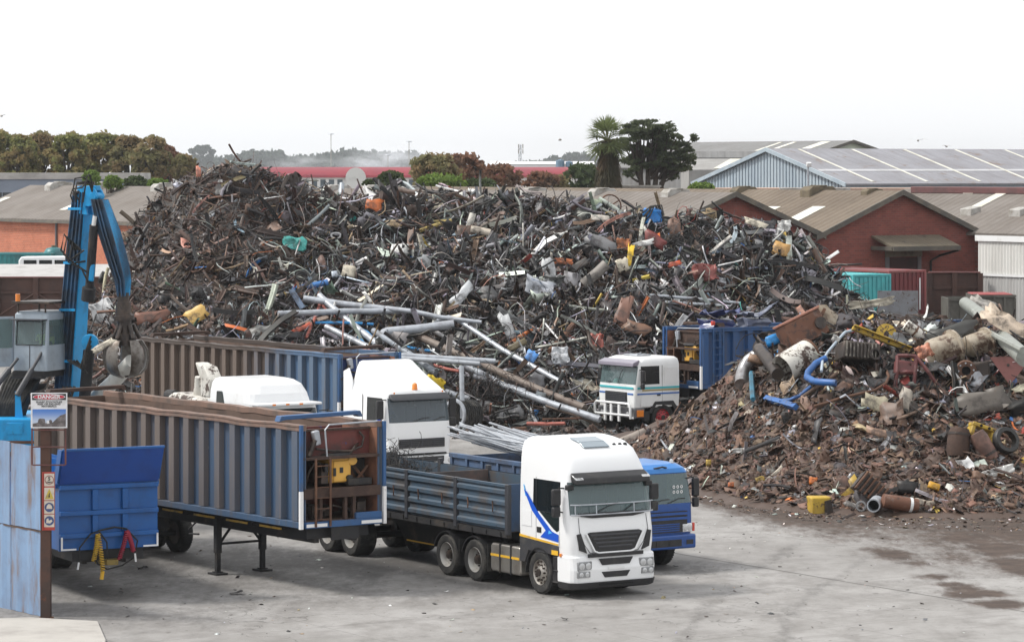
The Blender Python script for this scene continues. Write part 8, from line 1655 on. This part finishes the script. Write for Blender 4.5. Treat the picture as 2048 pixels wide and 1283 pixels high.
    q=MB(); q.cyl(e(178,700,95.4),e(166,830,95.6),.17,14); q.cyl(e(180,660,95.3),e(178,705,95.4),.09,10); q.build('lift_ram',CHASSIS,t,smooth=50); q=MB(); q.lathe([(-.1,.01),(-.1,.24),(.1,.24),(.1,.01)],18,'y',c=tuple(e(180,684,95.2))); q.build('ram_pin',CB,t,bevel=.02)
    q=MB(); 
    for k in range(4): q.tube([e(135+6*k,720,95),e(160+5*k,735+4*k,94.9),e(172-2*k,700+14*k,94.9),e(182,672+9*k,95)],.03,6); q.tube([e(128+7*k,772,95),e(118+6*k,800+4*k,95),e(104+9*k,830,95.2)],.045,6)
    q.build('hose',RUBBER,t,smooth=60)
    # rotator and orange peel grab
    g=sub('grab',t,e(252,640,94.8)); z=lambda py:-(py-640)/s
    q=MB(); q.cyl((-.08,0,z(585)),(-.08,0,z(606)),.17,14); q.cyl((-.08,0,z(604)),(-.08,0,z(632)),.22,16); q.cyl((-.06,0,z(630)),(-.05,0,z(640)),.30,16); q.cyl((-.05,0,z(640)),(-.02,0,z(672)),.20,16); q.cyl((-.02,0,z(668)),(0,0,z(690)),.30,16); q.build('rotator',OILY,g,smooth=40)
    q=MB()
    for k in range(5):
        a=k*1.2566+.35; q.cyl((.20*math.cos(a),.2*math.sin(a),z(648)),(.40*math.cos(a),.40*math.sin(a),z(676)),.06,8)
    q.build('grab_ram',OILY,g)
    for k in range(5):
        a=k*1.2566+.35; Mx=Matrix.Rotation(a,4,'Z'); q=MB(); prof=[(.24,z(682)),(.44,z(680)),(.60,z(698)),(.64,z(716)),(.58,z(735)),(.42,z(748)),(.16,z(755))]; wv=[.10,.14,.20,.22,.20,.14,.03]; vs=[]; 
        for (r_,zz),w_ in zip(prof,wv): vs+=[(r_,-w_,zz),(r_+.05,0,zz),(r_,w_,zz),(r_-.06,w_*.8,zz+.01),(r_-.04,0,zz+.01),(r_-.06,-w_*.8,zz+.01)]
        fs=[]
        for i in range(6):
            for j in range(6): fs.append((6*i+j,6*i+(j+1)%6,6*i+6+(j+1)%6,6*i+6+j))
        fs+=[tuple(range(5,-1,-1)),tuple(36+j for j in range(6))]; q.add(vs,fs,0,Mx); q.build('tine',GRAB,g,smooth=50)
    # cab on its raised arm
    c=e(60,741,95.0); cb=sub('operator_cab',t,c,R(-22)-R(90)); h=1.70; W=.56
    st=[-1.55,-1.2,-.9,-.35,-.12]; bands=[(0,0,-1.6,W,.06),(.74,.0,-1.6,W,.06),(1.46,-.05,-1.6,W,.06),(1.62,-.06,-1.6,W,.08),(1.70,-.14,-1.5,W-.07,.08)]
    # windscreen frame is part of the grey front: front face grey, its window set in it
    rings=[ring_pts(*b,st) for b in bands]; n=len(rings[0]); q=MB(); gs=MB()
    for i in range(4):
        for j in range(n-1):
            side=(i==1) and (1<=j<4 or n-5<=j<n-2); (gs if side else q).add([rings[i][j],rings[i][j+1],rings[i+1][j+1],rings[i+1][j]],[(0,1,2,3)])
        if i!=1: q.add([rings[i][-1],rings[i][0],rings[i+1][0],rings[i+1][-1]],[(0,1,2,3)])
        else: gs.add([rings[i][-1],rings[i][0],rings[i+1][0],rings[i+1][-1]],[(0,1,2,3)])
    q.f=[f for f in q.f]; 
    q.add(rings[-1],[list(range(n))]); q.add(rings[0],[list(range(n))[::-1]])
    # open the front window: drop nose faces of the glass band
    keep=[]; 
    for f in q.f:
        ctr=sum((q.v[i] for i in f),Vector())/len(f)
        if .74<ctr.z<1.46 and ctr.x>-.06 and abs(ctr.y)<W-.1 and len(f)==4: gs.add([q.v[i] for i in f],[(0,1,2,3)])
        else: keep.append(f)
    q.f=keep; q.m=[0]*len(keep); q.build('shell',CABG,cb,smooth=35); gs.build('cab_window',GLASSC,cb,smooth=50)
    q=MB(); q.tube([(.01,-.44,.74),(-.04,-.44,1.42),(-.04,.40,1.42),(.01,.40,.74)],.02,6,closed=True); q.build('window_seal',BLACK,cb); q=MB(); q.box(.0,.012,-.02,.0,.06,.72); q.box(-.06,.25,-W+.02,W-.02,1.455,1.49); q.build('visor',DGREY,cb)
    q=MB(); q.box(-1.5,.05,-W-.02,W+.08,1.93,1.99); [q.cyl((x,yy,1.68),(x,yy,1.94),.03,6) for x in (-1.3,-.1) for yy in (-.45,.45)]; q.build('roof_guard',OILY,cb); q=MB(); q.cyl((-.1,-.46,1.99),(-.1,-.46,2.20),.07,12); q.build('amber_beacon',ORANGE,cb,smooth=50)
    q=MB(); q.prism([(-.12,-.62),(-.10,-.60),(.42,-1.05),(.40,-1.08)],'z',.1,1.55); dd=q.build('open_door',CABG,cb); q=MB(); q.prism([(-.06,-.635),(-.05,-.615),(.36,-.975),(.35,-.995)],'z',.65,1.48); q.build('door_window',GLASSC,dd)
    q=MB(); q.box(-1.5,-.1,-.5,.5,.05,.1); q.box(-1.2,-.75,-.25,.25,.1,.5); q.box(-1.3,-1.2,-.25,.25,.5,1.25); q.build('seat',SEAT,cb,bevel=.03)
    q=MB(); q.box(-1.5,.1,-.5,.5,-.18,-.003); q.box(-.05,.22,-.5,.5,-.22,-.16); q.build('cab_floor',CHASSIS,cb)
    person(o+c+Matrix.Rotation(R(-22)-R(90),3,'Z')@Vector((-.95,0,.50)),R(-22)-R(90),'crane operator in dark clothes, yellow vest and white hard hat inside the raised cab',pmat('hi_vis_yellow',(.55,.60,.05),(.04,.05,.04),5,.45,.6),pmat('hat_white',(.75,.76,.74),rough=.4))
    q=MB()
    for a,b in ((e(36,716,95.0),e(-8,772,94.6)),(e(84,704,94.9),e(34,790,94.4))): q.cyl(a,a.lerp(b,.45),.05,8); q.cyl(a.lerp(b,.4),b,.085,10)
    q.build('cab_lift_ram',DGREY,t,smooth=50); q=MB()
    for k in range(10): q.tube([e(20+7*k,745,95.6),e(6+6.5*k,772,95.2),e(-6+5*k,808,94.9),e(-12+4.6*k,838,94.9)],.055,6)
    q.build('hose_bundle',RUBBER,t,smooth=60); q=MB(); beam(q,[e(58,748,95.6),e(30,800,95.5),e(10,850,95.5)],[.85,.9,1.0],[.2,.25,.3]); q.build('cab_arm',CHASSIS,t); q=MB(); q.plate([tuple(e(30,782,94.5)),tuple(e(40,792,94.5)),tuple(e(46,840,94.5)),tuple(e(30,840,94.5))],.1); q.build('arm_bracket',CB,t)
    # deck, counterweight and tracks
    q=MB(); a=e(-260,836,94.2); b=e(150,885,94.2); q.box(a.x,b.x-.9,a.y,a.y+3.2,b.z-.45,a.z); dk=q.build('deck',CB,t,bevel=.06); q=MB(); c0=e(14,845,94.2); c1=e(46,868,94.2); q.box(c0.x,c1.x,c0.y-.02,c0.y-.003,c1.z,c0.z); q.build('access_panel',CB,dk,bevel=.01); q=MB(); q.box(a.x,b.x-.89,a.y-.03,a.y+3.1,b.z-.02,b.z+.06); q.build('deck_ledge',RUST,dk)
    q=MB(); q.cbox(e(130,860,96.4)+Vector((0,0,-.1)),(1.0,1.2,1.3)); q.build('boom_foot',CB,t,bevel=.05)
    q=MB(); q.box(a.x+.6,b.x-1.2,a.y+.5,a.y+2.8,1.25,b.z-.46); q.build('turntable',CHASSIS,t)
    for dy in (.1,2.5): q=MB(); q.prism([(a.x,.25),(a.x+.3,.02),(b.x-1.2,.02),(b.x-.8,.3),(b.x-.8,.9),(b.x-1.1,1.2),(a.x+.3,1.2),(a.x,.9)],'y',a.y+dy,a.y+dy+.7); q.build('track',CHASSIS,t,bevel=.05)
    return o,e
handler()
pole('white_pipe','thick white pipe held in the jaws of the crane grab','pipe',[(264,722),(225,765),(170,815)],.215,pmat('white_pipe',(.66,.66,.62),(.42,.38,.32),2,.5,.75,.4),depths=(94.8,95.6,96.6),n=20)
I('plate','plank','cream plank sticking out of the scrap beside the grab','plank',208,690,48,12,32,'cream',22); 
# ---------------------------------------------------------------- blue skip trailer with folded headboard
thS=R(26.5); cS=P(118,1100,79); cS.z=0; oS=cS+wid(thS)*1.25
def headboard_trailer():
    SBL=pmat('fresh_blue',(.003,.085,.30),(.006,.06,.20),1.6,.45,.75,.38,rust=(.10,.06,.06),rlo=.72,rhi=.78); SBD=pmat('fresh_deep_blue',(.006,.055,.28),(.008,.04,.20),1.6,.45,.75,.38)
    t=thing('tipper_trailer','bright blue tipper trailer with flared headboard and coiled air hoses','trailer',oS,thS-R(90)); y=1.25; z0=1.22; zm=2.84; zt=3.66
    q=MB(); q.box(-.06,0,-y,y,z0,zm); hb=q.build('headboard',SBL,t); 
    q=MB()
    for z in (zm-.10,zm-.72,zm-1.26): q.box(.003,.10,-y+.005,y-.005,z-.06,z+.05)
    for yy in (-.36,.40): q.box(.003,.085,yy-.075,yy+.075,zm-1.195,zm-.165) if False else [q.box(.003,.085,yy-.075,yy+.075,a,b) for a,b in ((zm-.658,zm-.163),(zm-1.198,zm-.783))]
    q.build('stiffener',SBL,hb,bevel=.012)
    q=MB(); q.plate([(0.0,-y,zm),(0.0,y,zm),(.34,y+.02,zt),(.34,-y-.02,zt)],.05); fl=q.build('flared_lip',SBD,t); q=MB(); q.box(.31,.40,-y-.03,y+.05,zt-.03,zt+.03); q.build('lip_edge',SBL,fl,bevel=.01)
    for sg in (-1,1):
        q=MB(); q.prism([(0.0,zm),(.34,zt),(.05,zt),(-.25,zm+.1),(-.25,zm)],'y',sg*(y-.0),sg*(y+.05)); q.build('lip_gusset',SBL,fl)
        q=MB(); q.box(-9,-.06,sg*(y-.06),sg*y,z0+.02,zm-.1); p=q.build('side_wall',SBL,t); q=MB(); [q.box(-9+.05+k*.8,-9+.17+k*.8,sg*(y+.002),sg*(y+.06),z0+.03,zm-.12) for k in range(11)]; q.box(-9,-.07,sg*(y+.003),sg*(y+.07),zm-.115,zm-.02); q.build('rib',SBL,p)
        q=MB(); q.box(.102,.108,sg*(y-.06),sg*(y-.015),z0+.02,z0+.34); q.box(.102,.108,sg*(y-.4),sg*(y-.062),z0+.02,z0+.06); q.build('white_marker',TAPEW,hb)
        for x in (-6.6,-7.9): wheel(t,x,sg*.97,.52,sg,'dark',.56)
    q=MB(); q.box(-9,-.07,-y+.07,y-.07,z0,z0+.08); q.box(-9,-8.95,-y,y,z0+.09,zm-.1); q.build('floor',SBL,t); chassis(t,-9,-.3,.85,1.2,.5); q=MB(); [q.cyl((x,-.9,.52),(x,.9,.52),.09,10) for x in (-6.6,-7.9)]; q.box(-1.4,-.05,-.9,.9,.95,1.2); q.build('axle',CHASSIS,t); q=MB(); q.prism([(-.2,-.28),(.28,-.14),(.30,.14),(-.2,.28)],'z',.86,.98); q.build('drawbar_plate',pmat('yellow_grease',(.20,.14,.03),(.06,.05,.03),3),t)
    def coil(y0,z0_,y1,z1_,r,mat,nm,n=15):
        q=MB(); pts=[]
        for i in range(n*8+1):
            u=i/(n*8); a=u*n*2*math.pi; pts.append((.20+r*math.cos(a)+.04*math.sin(u*3),y0+(y1-y0)*u+r*math.sin(a),z0_+(z1_-z0_)*u))
        q.tube(pts,.017,6); q.build(nm,mat,t,smooth=60)
    AY=pmat('hose_yellow',(.50,.31,.03),(.2,.13,.02),6,.5,.7,.5); AR=pmat('hose_red',(.28,.015,.04),(.12,.02,.03),6,.5,.7,.5)
    coil(-.34,1.62,-.45,.98,.05,AY,'coiled_air_hose'); coil(-.34,1.62,-.22,.72,.05,AY,'coiled_air_hose'); coil(.40,1.66,.20,.98,.05,AR,'coiled_air_hose'); coil(.40,1.66,.56,1.15,.05,AR,'coiled_air_hose')
    q=MB(); q.tube([(.12,-.8,.95),(.14,-.78,1.3),(.14,-.5,1.62),(.14,-.30,1.68),(.16,-.1,1.4),(.16,-.08,1.0)],.02,6); q.tube([(.12,-.3,1.68),(.13,.1,1.75),(.12,.4,1.70)],.025,6); q.tube([(.14,.4,1.7),(.16,.68,1.4),(.15,.6,1.0),(.14,.3,.82),(.18,-.1,.75),(.2,-.35,.9),(.2,-.45,1.2)],.02,6); q.build('hose',RUBBER,t,smooth=60)
    q=MB(); q.cyl((.2,-.22,.72),(.2,-.25,.52),.05,8); q.build('hose_coupling',YELLOW,t); q=MB(); q.cyl((.14,-.8,.95),(.14,-.83,.78),.025,8); q.cyl((.2,.60,1.1),(.2,.62,.9),.025,8); q.build('plug',TAPEW,t)
headboard_trailer()
# ---------------------------------------------------------------- fence, post and signs in the corner
FENB=pmat('weathered_blue_sheet',(.185,.29,.45),(.16,.22,.33),.9,.4,.7,.55,rust=(.17,.12,.10),rlo=.47,rhi=.70,rscale=2.2,rstretch=(1.0,1.0,.2))
def corner_fence():
    a=G(-40,1204); b=G(84,1233); d=(b-a); Ln=d.length; d.normalize(); ang=math.atan2(d.y,d.x); t=thing('sheet_fence','weathered blue sheet steel fence with rust streaks in the corner of the yard','fence',a,ang); n=2; wv=Ln/n; ht=3.95
    for k in range(n):
        for (za,zb) in ((.0,1.98),(1.995,ht)):
            q=MB(); m=8; 
            xs=[k*wv+.008+(wv-.016)*i/m for i in range(m+1)]; off=[.02*math.sin(i*1.9+k+za) for i in range(m+1)]
            q.prism([(x,o_) for x,o_ in zip(xs,off)]+[(x,o_+.02) for x,o_ in zip(xs[::-1],off[::-1])],'z',za+.01*((k*7)%3),zb-.012*((k*5)%3)); q.build('sheet',FENB,t)
    q=MB(); q.box(0,Ln,.05,.11,1.86,1.98); q.box(0,Ln,.05,.11,.3,.4); q.box(0,Ln,.05,.11,3.6,3.7); q.build('rail',BRW,t); q=MB(); q.box(0,Ln,-.01,.0,1.955,1.985); q.build('seam',pmat('seam_rust',(.10,.055,.03),(.05,.03,.02),4),t)
    # the post
    b2=G(92,1236); k=b2.y/FPX; t2=thing('sign_post','rusty steel post carrying the warning signs at the end of the blue fence','post',b2,0); hp=CAMH-(790-HY)*k; I_=[(-.115,-.11),(.115,-.11),(.115,-.085),(.012,-.085),(.012,.085),(.115,.085),(.115,.11),(-.115,.11),(-.115,.085),(-.012,.085),(-.012,-.085),(-.115,-.085)]
    q=MB(); q.prism(I_,'z',0,hp); q.build('column',pmat('post_rust',(.085,.042,.030),(.05,.032,.027),1.5,.4,.65,.8,rust=(.16,.055,.025),rlo=.6,rhi=.7),t2); q=MB(); q.box(-.16,.16,-.15,.15,0,.03); q.build('base_plate',RUST,t2)
    z=lambda py:CAMH-(py-HY)*k; x=lambda px:(px-92)*k
    q=MB(); fr=pmat('frame_maroon',(.13,.045,.04),(.08,.035,.03),3)
    for px in (66,133): q.box(x(px)-.018,x(px)+.018,-.17,-.135,z(928),z(786))
    for py in (858,892,928): q.box(x(67),x(132),-.167,-.137,z(py)-.015,z(py)+.015)
    q.box(x(67),x(132),-.134,-.112,z(800)-.02,z(800)+.02); q.build('sign_frame',fr,t2)
    # danger board, hung on the frame: its own thing
    c=Vector((b2.x+x(100.5),b2.y-.20,z(819))); s1=thing('danger_sign','white DANGER board with a photo of stockpiles on top of the rusty post','sign',c,R(3)); w_=.835; h_=.81; RX=(R(90),0,0)
    q=MB(); q.box(-w_/2,w_/2,0,.02,-h_/2,h_/2); q.build('board',pmat('sign_white',(.74,.74,.76),(.6,.6,.6),4),s1,bevel=.004)
    q=MB(); q.box(-w_/2+.03,w_/2-.03,-.004,-.001,.24,.385); q.build('black_band',pmat('sign_black',(.02,.02,.022),rough=.5),s1)
    el=lambda a,b,n=28:[(a*math.cos(i*6.2832/n),.3125+b*math.sin(i*6.2832/n)) for i in range(n)]
    q=MB(); q.prism(el(.372,.066),'y',-.008,-.005); q.build('oval_rim',MATS['sign_white'],s1); q=MB(); q.prism(el(.356,.055),'y',-.012,-.009); q.build('red_oval',pmat('sign_red',(.48,.02,.05),rough=.5),s1)
    text('DANGER',.115,MATS['sign_white'],s1,(0,-.016,.312),RX,bold=.004,sx=1.12)
    for i,l in enumerate(('SHARP STOCKPILES','RISK OF FALLING','MATERIALS')): text(l,.058,MATS['sign_black'],s1,(0,-.004,.195-.05*i),RX,bold=.0012,sx=1.18)
    m,nt,b=nodes_of('sign_photo_sky'); tc=N(nt,'ShaderNodeTexCoord'); sx=N(nt,'ShaderNodeSeparateXYZ'); L(nt,tc.outputs['Object'],sx.inputs[0]); f=ramp(nt,sx.outputs[2],-.34,.03); L(nt,mixc(nt,f,(.55,.62,.72),(.07,.20,.56)),b.inputs['Base Color'])
    q=MB(); q.box(-w_/2+.04,w_/2-.03,-.005,-.001,-.375,.03); ph=q.build('printed_picture',m,s1)
    q=MB(); q.prism([(-.375,-.374),(-.375,-.30),(-.26,-.28),(-.24,-.20),(-.2,-.18),(-.10,-.19),(-.08,-.29),(-.03,-.28),(.02,-.21),(.06,-.22),(.08,-.28),(.16,-.20),(.25,-.12),(.33,-.09),(.384,-.07),(.384,-.374)],'y',-.009,-.006); q.build('printed_heaps',pmat('print_brown',(.10,.085,.085),(.2,.18,.18),9,.45,.6,.6),ph); q=MB(); q.prism([(-.05,-.30),(-.05,-.23),(.0,-.23),(.01,-.30)],'y',-.011,-.0095); q.build('printed_white',MATS['sign_white'],ph)
    # narrow board of four safety symbols
    c=Vector((b2.x+x(99.5),b2.y-.16,z(1000))); s2=thing('safety_sign','narrow red backed board with four safety symbols on the rusty post','sign',c,R(4)); wb=.29; hb_=1.34
    q=MB(); q.box(-.14,.14,0,.03,-hb_/2,hb_/2); q.box(-.15,-.135,-.05,.02,-hb_/2,hb_/2); q.build('backing',pmat('sign_backing_red',(.38,.05,.035),(.22,.05,.04),3),s2,bevel=.004); cr=pmat('sign_cream',(.60,.54,.46),(.45,.38,.32),5); yl=pmat('sign_yellow',(.55,.42,.06),(.3,.25,.1),5); bl=pmat('sign_blue',(.05,.08,.20),(.06,.08,.14),5)
    zs=[.49,.17,-.14,-.45]
    for i,zz in enumerate(zs): q=MB(); q.box(-.105,.125,-.006,-.001,zz-.145,zz+.145); q.build('symbol_panel',cr,s2)
    disc=lambda mb,zz,r0,r1,y0,y1: mb.lathe([(y0,r0),(y0,r1),(y1,r1),(y1,r0)],28,'y',c=(.012,0,zz))
    q=MB(); disc(q,zs[0],.088,.105,-.011,-.007); q.build('speed_ring',pmat('ring_grey_red',(.28,.10,.09),rough=.6),s2); text('5',.12,MATS['sign_black'],s2,(.012,-.01,zs[0]+.025),RX,bold=.003); text('KM/H',.05,MATS['sign_black'],s2,(.012,-.01,zs[0]-.055),RX,bold=.001)
    q=MB(); q.prism([(-.09,zs[1]-.12),(.115,zs[1]-.12),(.012,zs[1]+.12)],'y',-.011,-.007); q.build('warning_triangle',yl,s2); q=MB(); q.prism([(-.01,zs[1]-.08),(.03,zs[1]-.08),(.02,zs[1]-.02),(.03,zs[1]+.03),(.0,zs[1]+.0)],'y',-.014,-.0115); q.build('warning_symbol',MATS['sign_black'],s2)
    for i in (2,3):
        q=MB(); disc(q,zs[i],.004,.108,-.011,-.007); q.build('blue_disc',bl,s2); q=MB()
        if i==2: q.prism([(-.055,zs[i]-.035),(.08,zs[i]-.035),(.07,zs[i]+.03),(.03,zs[i]+.075),(-.01,zs[i]+.075),(-.045,zs[i]+.03)],'y',-.015,-.0115)
        else: q.prism([(-.06,zs[i]-.05),(.03,zs[i]-.06),(.085,zs[i]-.01),(.06,zs[i]+.03),(.0,zs[i]+.0),(-.01,zs[i]+.06),(-.05,zs[i]+.04)],'y',-.015,-.0115)
        q.build('white_symbol',cr,s2)
corner_fence()
I_=None
# a few dark scraps lying on the concrete
for px,py,w_,lb,k in ((473,1188,24,'dark flattened scrap lying alone on the open concrete','sheet'),(286,1137,20,'dark twisted scrap on the concrete below the blue headboard','crumple'),(1128,1240,14,'small dark flake at the bottom of the yard','sheet'),(372,1168,16,'little dark scrap near the landing legs','strip')):
    p=G(px,py); s=FPX/p.y; v,f=TPL[k][3]; o=quadmesh('metal_scrap',v,f,SCO); o.color=(.02,.02,.02,1); o.scale=(w_/s,w_/s,w_/s*.5); o.location=p+Vector((0,0,.05)); o.rotation_euler=(0,0,px*.1); tag(o,lb,'scrap','dark scraps on the concrete')
